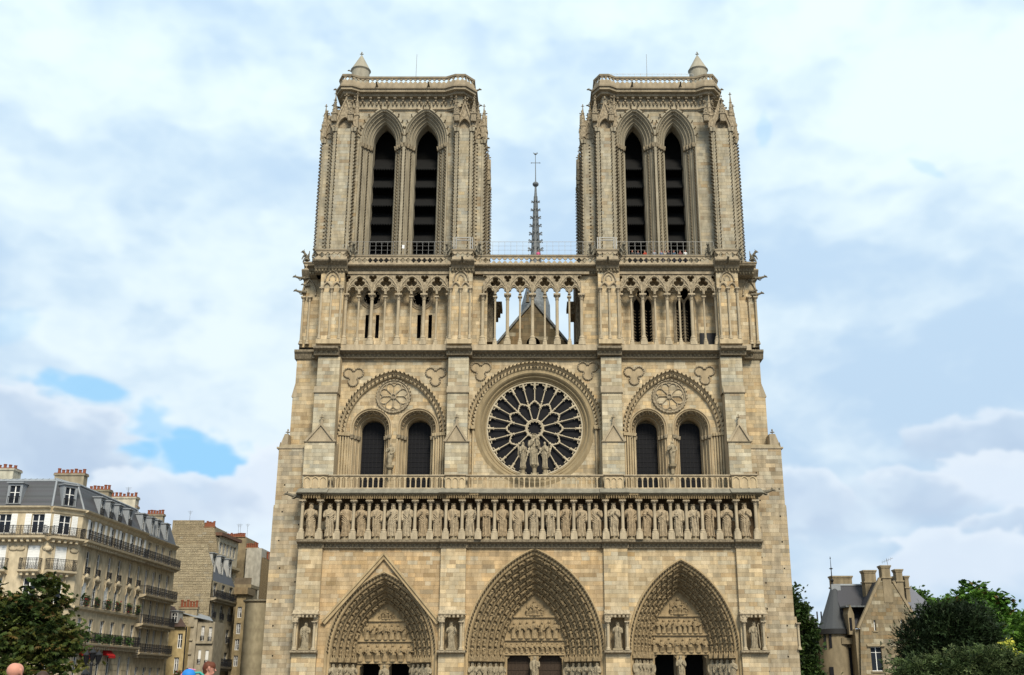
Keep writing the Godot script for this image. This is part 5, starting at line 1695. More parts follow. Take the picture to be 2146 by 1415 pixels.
func tower_face(T: Node, xf: Transform3D, x0: float, x1: float, c0: float, c1: float, wi: float, wo: float, y0: float, yt: float, c: Color, seen: bool) -> void:
	var ys := Y(292, -6)
	var yk := Y(302, -6)
	var ro := Y(228, -6) - ys
	var a := (ro * ro - wo * wo) / (2.0 * wo)
	var holes := [arch_poly(c0, ys, wo, ro, y0 - 1, 16), arch_poly(c1, ys, wo, ro, y0 - 1, 16)]
	masonry(T, "wall", x0, x1, y0, yt, 0, holes, {"c": c * 1.03, "xf": xf, "spread": 0.07})
	for cx in [c0, c1]:
		var b := MB.new()
		b.t = xf
		b.col = c
		var q: float = wo - wi
		var prof := [Vector2(0.22, 0.0), Vector2(0.18, 0.22), Vector2(0.02, 0.24), Vector2(-0.06, 0.06)]
		var n := 4
		for j in n:
			var dd := -0.06 - (q - 0.06) * j / n
			var zz := -0.34 * j
			var s := (q - 0.06) / n
			prof.append_array([Vector2(dd - s * 0.12, zz - 0.04), Vector2(dd - s * 0.3, zz + 0.07), Vector2(dd - s * 0.52, zz + 0.04), Vector2(dd - s * 0.62, zz - 0.16), Vector2(dd - s * 0.8, zz - 0.25), Vector2(dd - s, zz - 0.33)])
		prof.append(Vector2(-q, -2.9))
		b.arch(cx, ys, wo, ro, prof, 14, y0)
		put("opening_arch", b, M.stone, T)
		var hood := arch_line(cx, ys, wo, ro, 0.14, 0.85)
		bumps_at(T, xf, hood, 0.2, 0.34, 0.5)
		bumps_at(T, xf, arch_line(cx, ys, wo, ro, -q * 0.42, 0.42), -0.5, 0.24, 1.2)
		bumps_at(T, xf, arch_line(cx, ys, wo, ro, -q * 0.18, 0.42), -0.2, 0.2, 1.2)
		# capitals
		for s in [-1.0, 1.0]:
			var cb := MB.new()
			cb.t = xf
			cb.col = GREY_LIME * 0.85
			for j in n: cb.frustum(cx + s * (wo - 0.12 - q * j / n) - 0.2, cx + s * (wo - 0.12 - q * j / n) + 0.2, -0.34 * j - 0.3, -0.34 * j + 0.26, yk - 0.45, yk + 0.05, -0.08)
			put("capital", cb, M.carved, T)
		# rows of leaf crockets climbing the jambs
		var cr := []
		var hgt := yk - 0.6 - y0
		var kk := int(hgt / 0.42)
		for s in [-1.0, 1.0]:
			for col in [[-q * 0.12, 0.05], [-q * 0.62, -0.7]]:
				for i in kk: cr.append([Vector2(cx + s * (wo + col[0]), y0 + (i + 0.5) * 0.42), 0.0, -s, col[1]])
		var xs := []
		for p in cr: xs.append(xf * Transform3D(Basis(Vector3.UP, p[2] * 0.5).scaled(Vector3(0.24, 0.24, 0.32)), Vector3(p[0].x, p[0].y, p[3] + 0.06)))
		scatter("leaf_carving", crocket_mesh, M.carved, xs, T)
		# sloping sound boards in the opening
		if seen:
			var ri := sqrt(maxf(0.1, pow(a + wi, 2) - a * a))
			var lev := 7
			for k in lev:
				var lb := MB.new()
				lb.t = xf
				var ya := y0 + 0.6 + k * 2.45
				var hw: float = wi + 0.05
				if ya + 1.9 > ys: hw = maxf(0.2, sqrt(maxf(0, pow(a + wi, 2) - pow(ya + 1.4 - ys, 2))) - a)
				if ya + 0.8 > ys + ri: continue
				lb.quad(Vector3(cx - hw, ya, -2.1), Vector3(cx + hw, ya, -2.1), Vector3(cx + hw, ya + 2.2, -3.9), Vector3(cx - hw, ya + 2.2, -3.9))
				lb.quad(Vector3(cx - hw, ya - 0.06, -2.15), Vector3(cx + hw, ya - 0.06, -2.15), Vector3(cx + hw, ya + 2.14, -3.95), Vector3(cx - hw, ya + 2.14, -3.95))
				for i in 9:
					var sx := lerpf(cx - hw, cx + hw, (i + 0.5) / 9)
					var w2 := hw / 9 * 0.9
					lb.prism(PackedVector2Array([Vector2(sx - w2, ya + 0.02), Vector2(sx, ya - 0.22), Vector2(sx + w2, ya + 0.02)]), -2.16, -2.1, true)
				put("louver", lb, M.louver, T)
func bumps_at(T: Node, xf: Transform3D, pts: Array, z: float, s: float, lean: float) -> void:
	var xs := []
	for p in pts:
		var out := Vector3(p[2] * cos(p[1]), sin(p[1]), lean).normalized()
		var al := Vector3(-p[2] * sin(p[1]), cos(p[1]), 0)
		var b := Basis(al.cross(out).normalized(), al, out).orthonormalized()
		xs.append(xf * Transform3D(b.scaled_local(Vector3(s, s, s) * rng.randf_range(0.85, 1.15)), Vector3(p[0].x, p[0].y, z)))
	scatter("leaf_carving", crocket_mesh, M.carved, xs, T)

func pier(T: Node, xf: Transform3D, w: float, deep: float, y0: float, y1: float, c: Color) -> void:
	# a square pier with roll mouldings, rows of crockets up its edges and a crocketed gablet on top
	masonry(T, "pier", -w / 2 + 0.2, w / 2 - 0.2, y0, y1, 0, [], {"c": c * 1.06, "xf": xf, "spread": 0.07})
	var b := MB.new()
	b.t = xf
	b.col = c
	b.box(-w / 2 + 0.1, w / 2 - 0.1, y0, y1, -deep, -0.08)
	for s in [-1.0, 1.0]:
		for k in 2:
			var x: float = s * (w / 2 - 0.1 - k * 0.24)
			b.lathe([Vector2(0.1, y0), Vector2(0.1, y1 - 0.4)], 7, Vector3(x, 0, -0.04 - (1 - k) * 0.1))
			b.frustum(x - 0.17, x + 0.17, -0.3, 0.16, y1 - 0.42, y1 + 0.04, -0.06)
	put("pier_shaft", b, M.stone, T)
	var xs := []
	var n := int((y1 - 0.5 - y0) / 0.46)
	for s in [-1.0, 1.0]:
		for i in n:
			xs.append(xf * Transform3D(Basis(Vector3.UP, s * 0.9).scaled(Vector3(0.25, 0.25, 0.36)), Vector3(s * (w / 2 - 0.04), y0 + (i + 0.5) * 0.46, -0.08)))
			if w > 1.8: xs.append(xf * Transform3D(Basis(Vector3.UP, s * 0.2).scaled(Vector3(0.22, 0.24, 0.3)), Vector3(s * (w / 2 - 0.52), y0 + (i + 0.5) * 0.46, -0.02)))
			xs.append(xf * Transform3D(Basis(Vector3.UP, s * PI / 2).scaled(Vector3(0.24, 0.25, 0.36)), Vector3(s * (w / 2 - 0.1), y0 + (i + 0.5) * 0.46, -deep * 0.55)))
	scatter("leaf_carving", crocket_mesh, M.carved, xs, T)
	# gablet
	var g := MB.new()
	g.t = xf
	g.col = GREY_LIME
	var hw := w / 2
	var gt := y1 + w * 1.55
	g.prism(Geometry2D.clip_polygons(PackedVector2Array([Vector2(-hw, y1), Vector2(hw, y1), Vector2(hw, y1 + 0.35), Vector2(0, gt), Vector2(-hw, y1 + 0.35)]), arch_poly(0, y1 + 0.2, hw * 0.62, hw * 1.0, y1 - 0.1, 7))[0], -0.5, 0.0)
	g.box(-hw, hw, y1, gt - w * 0.5, -deep, -0.45)
	for s in [-1.0, 1.0]: g.prism(PackedVector2Array([Vector2(s * (hw + 0.08), y1 + 0.25), Vector2(s * (hw - 0.2), y1 + 0.25), Vector2(0, gt - 0.3), Vector2(0, gt + 0.12)]), -0.5, 0.14)
	g.arch(0, y1 + 0.2, hw * 0.62, hw * 1.0, [Vector2(0.12, 0.0), Vector2(0.08, 0.1), Vector2(-0.02, 0.08), Vector2(-0.06, -0.2)], 6, y1)
	finial(g, Vector3(0, gt - 0.1, -0.15), 0.8)
	for s in [-1.0, 1.0]: pinnacle(g, Vector3(s * (hw - 0.02), y1 + 0.1, -0.2), 0.55, w * 1.5 + 1.0)
	put("gablet", g, M.carved, T)
	var cs := []
	for s in [-1.0, 1.0]:
		for k in 4: cs.append(xf * Transform3D(Basis(Vector3(0, 0, 1), -s * 0.9) * Basis(Vector3.RIGHT, -PI / 2).scaled(Vector3(0.42, 0.42, 0.42)), Vector3(s * hw * (1 - (k + 0.5) / 4.0), lerpf(y1 + 0.3, gt, (k + 0.6) / 4.0), -0.1)))
	scatter("leaf_carving", crocket_mesh, M.carved, cs, T)

func nave_and_spire() -> void:
	# the steep gable of the nave roof between the towers
	var z := -17.0
	var g := part("nave_gable", cath)
	var ap := W(1117.5, 634, z)
	var f0 := X(1042, 722, z)
	var f1 := X(1191, 722, z)
	var fy := Y(722, z)
	var slope := Vector2(f0 - ap.x, fy - ap.y)
	var k := 1.35
	var tri := PackedVector2Array([Vector2(ap.x + slope.x * k, ap.y + slope.y * k), Vector2(ap.x + (f1 - ap.x) * k, ap.y + slope.y * k), Vector2(ap.x, ap.y)])
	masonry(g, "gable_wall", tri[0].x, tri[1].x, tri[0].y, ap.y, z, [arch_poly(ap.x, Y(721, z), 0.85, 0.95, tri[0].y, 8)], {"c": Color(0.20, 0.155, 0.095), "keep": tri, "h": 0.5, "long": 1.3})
	var cop := MB.new()
	for s in [0, 1]:
		var e := tri[s]
		var d := (e - tri[2]).normalized()
		var nn := Vector2(-d.y, d.x)
		if nn.y < 0: nn = -nn
		cop.prism(PackedVector2Array([tri[2] + Vector2(0, 0.45), e + nn * 0.22, e, tri[2]]), z - 0.5, z + 0.25)
	put("coping", cop, M.lead_roof, g)
	var roof := MB.new()
	for s in [0, 1]:
		var e := Vector3(tri[s].x, tri[s].y, z - 0.1)
		var t := Vector3(ap.x, ap.y, z - 0.1)
		roof.quad(e, t, t + Vector3(0, 0, -70), e + Vector3(0, 0, -70))
	put("nave_roof", roof, M.lead_roof, cath)
	var nb := MB.new()
	nb.col = LIME
	nb.box(-8.5, 8.5, 0, tri[0].y, -90, -20.6)
	nb.box(-26, -8.6, 0, 20, -80, -20.6)
	nb.box(8.6, 25.5, 0, 20, -80, -20.6)
	put("nave_wall", nb, M.stone, cath)
	var wn := MB.new()
	wn.col = LIME * 0.95
	wn.box(-24, -3.6, 0, Y(736, -4), -20.4, -6.1)
	wn.box(3.6, 23.4, 0, Y(736, -4), -20.4, -6.1)
	wn.box(-24.6, -5.6, Y(736, -4), Y(560, -4), -20.4, -12)
	wn.box(5.6, 23.6, Y(736, -4), Y(560, -4), -20.4, -12)
	put("tower_base", wn, M.stone, cath)
	# flanks of the tower bases seen through the open arcade, with dark projecting carvings
	var fl := MB.new()
	fl.col = GREY_LIME * 0.85
	for s in [-1.0, 1.0]:
		fl.box(minf(s * 5.6, s * 4.75), maxf(s * 5.6, s * 4.75), Y(722, -6), Y(560, -6), -12, -5)
		for j in 3: fl.box(minf(s * 4.75, s * (4.3 - 0.25 * j)), maxf(s * 4.75, s * (4.3 - 0.25 * j)), Y(664 - 9 * j, -8), Y(656 - 9 * j, -8), -10, -7)
	put("tower_flank", fl, M.carved, cath)
	# angel at the gable point
	var an := MB.new()
	an.col = GREY_LIME * 0.6
	an.lathe([Vector2(0.3, 0), Vector2(0.2, 0.7), Vector2(0.24, 1.1), Vector2(0.08, 1.3)], 7, Vector3(X(1106, 625, -30), Y(634, -30), -30))
	an.ball(Vector3(X(1106, 625, -30), Y(634, -30) + 1.45, -30), Vector3(0.16, 0.2, 0.16), 6, 4)
	put("gable_figure", an, M.carved, cath)
	# the spire over the crossing, lead covered
	var S := part("spire", cath)
	var zs := -58.0
	var sx := X(1122.5, 430, zs)
	var y0 := Y(560, zs)
	var y1 := Y(389, zs)
	var sp := MB.new()
	var r0 := 9.0 / FOCAL * 168.0 * 1.03
	var yb := Y(528, zs)
	sp.lathe([Vector2(2.6, Y(745, zs)), Vector2(2.4, Y(640, zs)), Vector2(1.5, Y(600, zs)), Vector2(1.1, y0), Vector2(r0 * 1.05, yb), Vector2(0.26, Y(412, zs)), Vector2(0.14, y1)], 8, Vector3(sx, 0, zs))
	put("spire_shaft", sp, M.lead_roof, S)
	var ribs := MB.new()
	for i in 8:
		var a := TAU * (i + 0.5) / 8
		var u := Vector3(sin(a), 0, cos(a))
		ribs.tube([Vector3(sx, y0, zs) + u * 1.1, Vector3(sx, yb, zs) + u * r0 * 1.08, Vector3(sx, Y(412, zs), zs) + u * 0.28], 0.11, 0.06, 4)
	put("spire_rib", ribs, M.lead_roof, S)
	var hk := MB.new()      # one hooked crocket
	hk.tube([Vector3(0, 0, 0), Vector3(0, 0.05, 0.3), Vector3(0, 0.22, 0.46), Vector3(0, 0.1, 0.6), Vector3(0, -0.02, 0.52)], 0.11, 0.07, 5)
	var hm := hk.mesh()
	for row in [424.0, 441.0, 457.0, 474.0, 491.0, 507.0, 524.0, 540.0]:
		var y := Y(row, zs)
		var rr := lerpf(0.28, r0 * 1.05, clampf((Y(412, zs) - y) / (Y(412, zs) - yb), 0, 1.2))
		for i in 8:
			var a := TAU * (i + 0.5) / 8
			put("crocket", hm, M.lead_roof, S, Transform3D(Basis(Vector3.UP, a).scaled(Vector3(1, 1, 1) * lerpf(0.8, 1.25, (row - 424) / 116)), Vector3(sx, y, zs) + Vector3(sin(a), 0, cos(a)) * rr * 0.95))
	var tip := MB.new()
	tip.lathe([Vector2(0.14, -0.3), Vector2(0.5, 0.05), Vector2(0.56, 0.3), Vector2(0.4, 0.55), Vector2(0.12, 0.75), Vector2(0.1, 0.9)], 10, Vector3(sx, y1, zs))
	tip.tube([Vector3(sx, y1 + 0.5, zs), Vector3(sx - 0.04, Y(325, zs), zs)], 0.1, 0.05, 5)
	tip.tube([Vector3(sx - 0.75, Y(341.5, zs), zs), Vector3(sx + 0.75, Y(341.5, zs), zs)], 0.055, 0.055, 5)
	for s in [-1.0, 1.0]: tip.ball(Vector3(sx + s * 0.75, Y(341.5, zs), zs), Vector3(0.1, 0.12, 0.1), 6, 4)
	put("cross", tip, M.lead_roof, S)
	var ck := MB.new()      # weathercock
	var cy := Y(323, zs)
	ck.ball(Vector3(sx - 0.02, cy, zs), Vector3(0.26, 0.18, 0.12), 7, 5)
	ck.tube([Vector3(sx - 0.2, cy, zs), Vector3(sx - 0.34, cy + 0.24, zs), Vector3(sx - 0.46, cy + 0.2, zs)], 0.09, 0.04, 5)
	for i in 3: ck.tube([Vector3(sx + 0.18, cy + 0.03, zs), Vector3(sx + 0.26 + 0.07 * i, cy + 0.38 - 0.1 * i, zs)], 0.05, 0.03, 4)
	put("weathercock", ck, M.lead_roof, S)

# ---------------------------------------------------------------- statues
func statue_mesh(sd: int, h: float, winged := false, o := {}) -> Array:      # a robed standing figure facing +z, feet at the origin: [body, crown]
	var r := RandomNumberGenerator.new()
	r.seed = sd * 7919 + 13
	var b := MB.new()
	var lean := r.randf_range(-0.03, 0.03)
	var ph := r.randf() * TAU
	var k := r.randi_range(7, 10)
	var sway := r.randf_range(-0.02, 0.02)
	var bare: bool = o.get("bare", false)
	var prof := [[0.0, 0.128, 0.100], [0.05, 0.130, 0.102], [0.14, 0.120, 0.094], [0.26, 0.116, 0.090], [0.38, 0.122, 0.092], [0.48, 0.128, 0.094], [0.56, 0.118, 0.084], [0.63, 0.122, 0.086], [0.70, 0.140, 0.090], [0.76, 0.150, 0.088], [0.80, 0.138, 0.076], [0.825, 0.085, 0.056], [0.845, 0.044, 0.044], [0.875, 0.042, 0.042]]
	if bare: prof = [[0.0, 0.075, 0.055], [0.05, 0.062, 0.05], [0.14, 0.078, 0.06], [0.26, 0.085, 0.062], [0.38, 0.1, 0.075], [0.48, 0.112, 0.082], [0.56, 0.095, 0.07], [0.63, 0.1, 0.074], [0.70, 0.122, 0.08], [0.76, 0.132, 0.08], [0.80, 0.12, 0.07], [0.825, 0.075, 0.052], [0.845, 0.04, 0.042], [0.875, 0.04, 0.042]]
	var seg := 28
	var pts := []
	for j in prof.size():
		var q = prof[j]
		var row := PackedVector3Array()
		var amp: float = 0.16 * clampf(1.0 - q[0] / 0.72, 0, 1) + (0.03 if q[0] < 0.8 else 0.0)
		if bare: amp = 0.02
		for i in seg:
			var g := TAU * i / seg
			var f: float = 1.0 + amp * cos(k * g + ph + q[0] * 2.5 * sin(ph)) + 0.5 * amp * cos((k - 3) * g - ph + q[0] * 7.0)
			row.append(Vector3(sin(g) * q[1] * f + sway * sin(q[0] * 6.0) + lean * q[0], q[0], cos(g) * q[2] * f) * h)
		pts.append(row)
	for j in prof.size() - 1:
		for i in seg:
			var e := (i + 1) % seg
			b.quad(pts[j][i], pts[j][e], pts[j + 1][e], pts[j + 1][i])
	var c := Vector3(lean * 0.9, 0, 0)
	var turn := r.randf_range(-0.35, 0.35)
	# head: skull, face, beard, hair
	var hd := Basis(Vector3.UP, turn)
	var keep := b.t
	b.t = Transform3D(hd.scaled(Vector3(h, h, h)), (c + Vector3(0, 0.918, 0.006)) * h)
	b.ball(Vector3.ZERO, Vector3(0.046, 0.062, 0.054), 12, 9)
	b.ball(Vector3(0, 0.008, -0.012), Vector3(0.056, 0.06, 0.056), 10, 7)
	b.ball(Vector3(0, -0.012, 0.05), Vector3(0.009, 0.018, 0.014), 6, 4)
	for s in [-1.0, 1.0]:
		b.ball(Vector3(0.02 * s, 0.01, 0.044), Vector3(0.012, 0.007, 0.008), 6, 4)
		b.tube([Vector3(0.046 * s, 0.03, -0.01), Vector3(0.055 * s, -0.03, -0.005), Vector3(0.05 * s, -0.075, 0.0)], 0.018, 0.016, 6)
	if o.get("beard", r.randf() < 0.75): b.tube([Vector3(0, -0.035, 0.034), Vector3(0, -0.07, 0.04), Vector3(0, -0.105, 0.034)], 0.034, 0.014, 7)
	b.t = keep
	# arms
	for s in [-1.0, 1.0]:
		var pose := r.randi_range(0, 3)
		var sh := Vector3(0.132 * s, 0.772, 0.0) + c * 0.8
		var el := Vector3(0.162 * s, 0.60, 0.02) + c * 0.6
		var hn: Vector3 = [Vector3(0.05 * s, 0.63, 0.115), Vector3(0.13 * s, 0.66, 0.125), Vector3(0.03 * s, 0.70, 0.11), Vector3(0.135 * s, 0.46, 0.06)][pose]
		if bare: hn = Vector3(0.03 * s, 0.50, 0.09) if s > 0 else Vector3(0.02 * s, 0.68, 0.1)
		b.tube([sh * h, (sh * 0.5 + el * 0.5 + Vector3(0.012 * s, 0, 0)) * h, el * h], 0.05 * h * (0.7 if bare else 1.0), 0.046 * h * (0.7 if bare else 1.0), 8)
		b.tube([el * h, (el * 0.4 + hn * 0.6) * h, hn * h], 0.046 * h * (0.65 if bare else 1.0), 0.03 * h, 8)
		b.ball(hn * h, Vector3(0.022, 0.026, 0.022) * h, 7, 5)
		for fi in 4: b.tube([(hn + Vector3(0.012 * (fi - 1.5) * 0.8, 0.008, 0.012)) * h, (hn + Vector3(0.012 * (fi - 1.5), 0.03, 0.03)) * h, (hn + Vector3(0.010 * (fi - 1.5), 0.026, 0.044)) * h], 0.008 * h, 0.006 * h, 4)
		if pose < 2 and not bare and not winged:
			if s > 0 and r.randf() < 0.7: b.tube([(hn + Vector3(0, -0.16, 0.015)) * h, (hn + Vector3(0.01, 0.2, 0.0)) * h], 0.012 * h, 0.01 * h, 6)
			elif r.randf() < 0.5:
				b.t = Transform3D(Basis(Vector3(1, 0, 0), -0.3).scaled(Vector3(h, h, h)), hn * h)
				b.box(-0.035, 0.035, -0.02, 0.07, 0.0, 0.025)
				b.t = keep
		if pose == 0 and not bare:      # cloth hanging from the raised forearm
			b.tube([(el * 0.3 + hn * 0.7 + Vector3(0, -0.02, 0)) * h, (el * 0.3 + hn * 0.7 + Vector3(0.0, -0.16, 0.01)) * h, (el * 0.3 + hn * 0.7 + Vector3(0.01 * s, -0.32, -0.01)) * h], 0.03 * h, 0.018 * h, 6)
	# a mantle drawn slantwise across the body, and its long folds
	if not bare:
		var m := 1.0 if r.randf() < 0.5 else -1.0
		for q in 4:
			var line := []
			for i in 6:
				var t := i / 5.0
				line.append(Vector3(lerpf(-0.11 * m, 0.125 * m, t) + lean * 0.6, lerpf(0.44 - 0.05 * q, 0.70 - 0.075 * q, t), 0.094 - 0.05 * absf(t - 0.5) * 1.6) * h)
			b.tube(line, 0.014 * h, 0.016 * h, 5)
		for q in 5:
			var x := lerpf(-0.085, 0.085, q / 4.0)
			b.tube([Vector3(x * 0.8 + sway, 0.5, 0.088) * h, Vector3(x * 0.95, 0.26, 0.084) * h, Vector3(x * 1.1 + r.randf_range(-0.01, 0.01), 0.02, 0.094) * h], 0.011 * h, 0.017 * h, 5)
	for s in [-1.0, 1.0]: b.ball(Vector3(0.05 * s, 0.012, 0.115) * h, Vector3(0.028, 0.022, 0.05) * h, 7, 5)
	if winged:
		for s in [-1.0, 1.0]:
			for f in 6:
				var t := f / 5.0
				b.tube([Vector3(0.07 * s, 0.74 - 0.02 * f, -0.08) * h, Vector3(lerpf(0.15, 0.21, t) * s, lerpf(0.84, 0.66, t), -0.11) * h, Vector3(lerpf(0.13, 0.24, t) * s, lerpf(0.38, 0.5, t), -0.10) * h], 0.03 * h, 0.012 * h, 5)
	var cr := MB.new()
	cr.t = Transform3D(hd.scaled(Vector3(h, h, h)), (c + Vector3(0, 0.962, 0)) * h)
	cr.lathe([Vector2(0.055, 0), Vector2(0.06, 0.02), Vector2(0.05, 0.022), Vector2(0.048, 0.0)], 14, Vector3.ZERO)
	for i in 8:
		var g := TAU * i / 8
		cr.tube([Vector3(sin(g) * 0.056, 0.015, cos(g) * 0.056), Vector3(sin(g) * 0.064, 0.045, cos(g) * 0.064)], 0.013, 0.004, 5)
	return [b.mesh(), cr.mesh()]

func build_statues() -> void:
	var ord := ["leftmost", "second", "third", "fourth", "fifth", "sixth", "seventh", "eighth", "ninth", "tenth", "eleventh", "twelfth", "thirteenth", "fourteenth"]
	var y0 := Y(1131.5, 0.5)
	for i in 28:
		var side := "left" if i < 14 else "right"
		var at: int = i if i < 14 else 27 - i
		var word: String = ord[at] if at > 0 else ("leftmost" if i == 0 else "rightmost")
		var label := "weathered stone king statue, %s from the %s end of the long gallery of kings" % [word, side]
		if at == 0: label = "weathered stone king statue at the far %s end of the long gallery of kings" % side
		var out := 0.25 if i in [0, 9, 10, 19, 20, 27] else 0.0
		var x := X(KINGS[i], 1095, 0.2)
		var s := thing("king_statue", label, "statue", Vector3(x, y0, 0.15 + out), "kings standing in the gallery", rng.randf_range(-0.12, 0.12))
		var h := Y(1056, 0.2) - y0 - 0.34 + rng.randf_range(-0.06, 0.06)
		var m := statue_mesh(i, h)
		put("figure", m[0], M["king%d" % ((i * 5 + i / 3) % 3)], s, Transform3D(Basis().scaled(Vector3(1.02, 1, 1.05)), Vector3(0, 0.32, 0)))
		put("crown", m[1], M["king%d" % ((i * 5 + i / 3) % 3)], s, Transform3D(Basis().scaled(Vector3(1.02, 1, 1.05)), Vector3(0, 0.32, 0)))
		var p := MB.new()
		p.lathe([Vector2(0.46, 0), Vector2(0.46, 0.12), Vector2(0.38, 0.18), Vector2(0.40, 0.30), Vector2(0.36, 0.34), Vector2(0, 0.34)], 8, Vector3.ZERO)
		put("plinth", p, M.stone, s)
	# statues in the four niches between the portals
	var names := ["pale deacon statue in the niche left of the gabled left portal", "pale crowned woman statue in the niche between the left and central portals", "pale veiled woman statue with bowed head, niche between central and right portals", "pale bishop statue with a staff in the niche right of the right portal"]
	for i in 4:
		var cx: float = (PIERS[i][0] + PIERS[i][1]) / 2
		var yb := Y(1363, 0.5)
		var s := thing("niche_statue", names[i], "statue", Vector3(cx, yb, 0.35), "statues in the niches between the portals")
		var h := Y(1303, 0.4) - yb - 0.2
		var m := statue_mesh(100 + i * 3, h, false, {"beard": i == 3})
		put("figure", m[0], M.statue, s, Transform3D(Basis(), Vector3(0, 0.16, 0)))
		if i != 0: put("crown", m[1], M.statue, s, Transform3D(Basis(), Vector3(0, 0.16, 0)))
		var p := MB.new()
		p.box(-0.5, 0.5, 0, 0.18, -0.4, 0.4)
		put("plinth", p, M.stone, s)
		if i == 3:
			var st := MB.new()
			st.tube([Vector3(0.55, 0.2, 0.3), Vector3(0.42, h * 0.95, 0.25), Vector3(0.5, h * 1.02, 0.25), Vector3(0.58, h * 0.98, 0.25)], 0.05, 0.045, 6)
			put("staff", st, M.statue, s)
	# the group before the rose
	var zg := -0.7
	var yg := Y(997, zg)
	var gl := ["pale crowned woman holding a child, middle statue before the rose window", "pale winged angel statue left of the crowned woman before the rose", "pale winged angel statue right of the crowned woman before the rose"]
	for i in 3:
		var px: float = [1120.0, 1096.0, 1142.5][i]
		var top: float = [909.0, 925.0, 925.0][i]
		var foot: float = [976.0, 980.0, 980.0][i]
		var s := thing("rose_statue", gl[i], "statue", Vector3(X(px, 960, zg), yg, zg), "statues before the rose window", [0.0, 0.35, -0.35][i])
		var fy := Y(foot, zg) - yg
		var h := Y(top, zg) - Y(foot, zg)
		var m := statue_mesh(200 + i, h, i > 0, {"beard": false})
		put("figure", m[0], M.statue, s, Transform3D(Basis().scaled(Vector3(0.92 if i == 0 else 0.74, 1, 0.9)), Vector3(0, fy, 0)))
		var p := MB.new()
		p.lathe([Vector2(0.42, 0), Vector2(0.34, 0.1), Vector2(0.22, 0.25), Vector2(0.22, fy - 0.3), Vector2(0.36, fy - 0.1), Vector2(0.38, fy), Vector2(0, fy)], 8, Vector3.ZERO)
		put("pedestal", p, M.stone, s)
		if i == 0:
			put("crown", m[1], M.statue, s, Transform3D(Basis(), Vector3(0, fy, 0)))
			put("child", statue_mesh(250, h * 0.36, false, {"beard": false})[0], M.statue, s, Transform3D(Basis(), Vector3(0.3, fy + h * 0.58, 0.36)))
	# man and woman before the twin windows
	for i in 2:
		var z := -2.95
		var px: float = [818.0, 1408.5][i]
		var yb := Y([996.0, 994.0][i], z)
		var fy := Y([976.0, 973.0][i], z) - yb
		var h := Y([929.0, 924.0][i], z) - yb - fy
		var s := thing("window_statue", ["pale nude man statue between the left pair of arched windows", "pale nude woman statue between the right pair of arched windows"][i], "statue", Vector3(X(px, 950, z), yb, z), "statues between the paired windows")
		var m := statue_mesh(500 + i, h, false, {"bare": true, "beard": i == 0})
		put("figure", m[0], M.statue, s, Transform3D(Basis().scaled(Vector3(1.1, 1, 1)), Vector3(0, fy, 0)))
		var p := MB.new()
		p.lathe([Vector2(0.22, 0), Vector2(0.2, fy * 0.5), Vector2(0.42, fy * 0.75), Vector2(0.45, fy), Vector2(0, fy)], 8, Vector3.ZERO)
		put("pedestal", p, M.stone, s)

# ---------------------------------------------------------------- houses
const SIDE := -47.5            # the line of the street front at the left
func S(px: float, py: float, at := SIDE) -> Vector3:      # a measured point on a wall that runs along the street at that x
	var a := (MID.y - py) / FOCAL
	var t := at * FOCAL / (px - MID.x)
	return Vector3(at, EYE.y + t * (a * cos(PITCH) + sin(PITCH)), EYE.z - t * (cos(PITCH) - a * sin(PITCH)))
func along(a: Vector2, b: Vector2) -> Transform3D:      # a frame on a wall from a to b in plan: x along it, z outwards
	var d := Vector3(b.x - a.x, 0, b.y - a.y).normalized()
	return Transform3D(Basis(d, Vector3.UP, d.cross(Vector3.UP)), Vector3(a.x, 0, a.y))
func holed(b: MB, x0: float, x1: float, y0: float, y1: float, z: float, holes: Array, deep := 0.28) -> void:      # a wall with square openings [x0, y0, x1, y1] and their reveals
	var xs := [x0, x1]
	var ys := [y0, y1]
	for h in holes:
		xs.append_array([clampf(h[0], x0, x1), clampf(h[2], x0, x1)])
		ys.append_array([clampf(h[1], y0, y1), clampf(h[3], y0, y1)])
	xs.sort()
	ys.sort()
	for i in xs.size() - 1:
		if xs[i + 1] - xs[i] < 1e-4: continue
		for j in ys.size() - 1:
			if ys[j + 1] - ys[j] < 1e-4: continue
			var c := Vector2((xs[i] + xs[i + 1]) / 2, (ys[j] + ys[j + 1]) / 2)
			var inside := false
			for h in holes:
				if c.x > h[0] and c.x < h[2] and c.y > h[1] and c.y < h[3]: inside = true
			if not inside: b.quad(Vector3(xs[i], ys[j], z), Vector3(xs[i + 1], ys[j], z), Vector3(xs[i + 1], ys[j + 1], z), Vector3(xs[i], ys[j + 1], z))
	for h in holes:
		b.quad(Vector3(h[0], h[1], z - deep), Vector3(h[2], h[1], z - deep), Vector3(h[2], h[1], z), Vector3(h[0], h[1], z))
		b.quad(Vector3(h[0], h[3], z), Vector3(h[2], h[3], z), Vector3(h[2], h[3], z - deep), Vector3(h[0], h[3], z - deep))
		b.quad(Vector3(h[0], h[1], z - deep), Vector3(h[0], h[1], z), Vector3(h[0], h[3], z), Vector3(h[0], h[3], z - deep))
		b.quad(Vector3(h[2], h[1], z), Vector3(h[2], h[1], z - deep), Vector3(h[2], h[3], z - deep), Vector3(h[2], h[3], z))
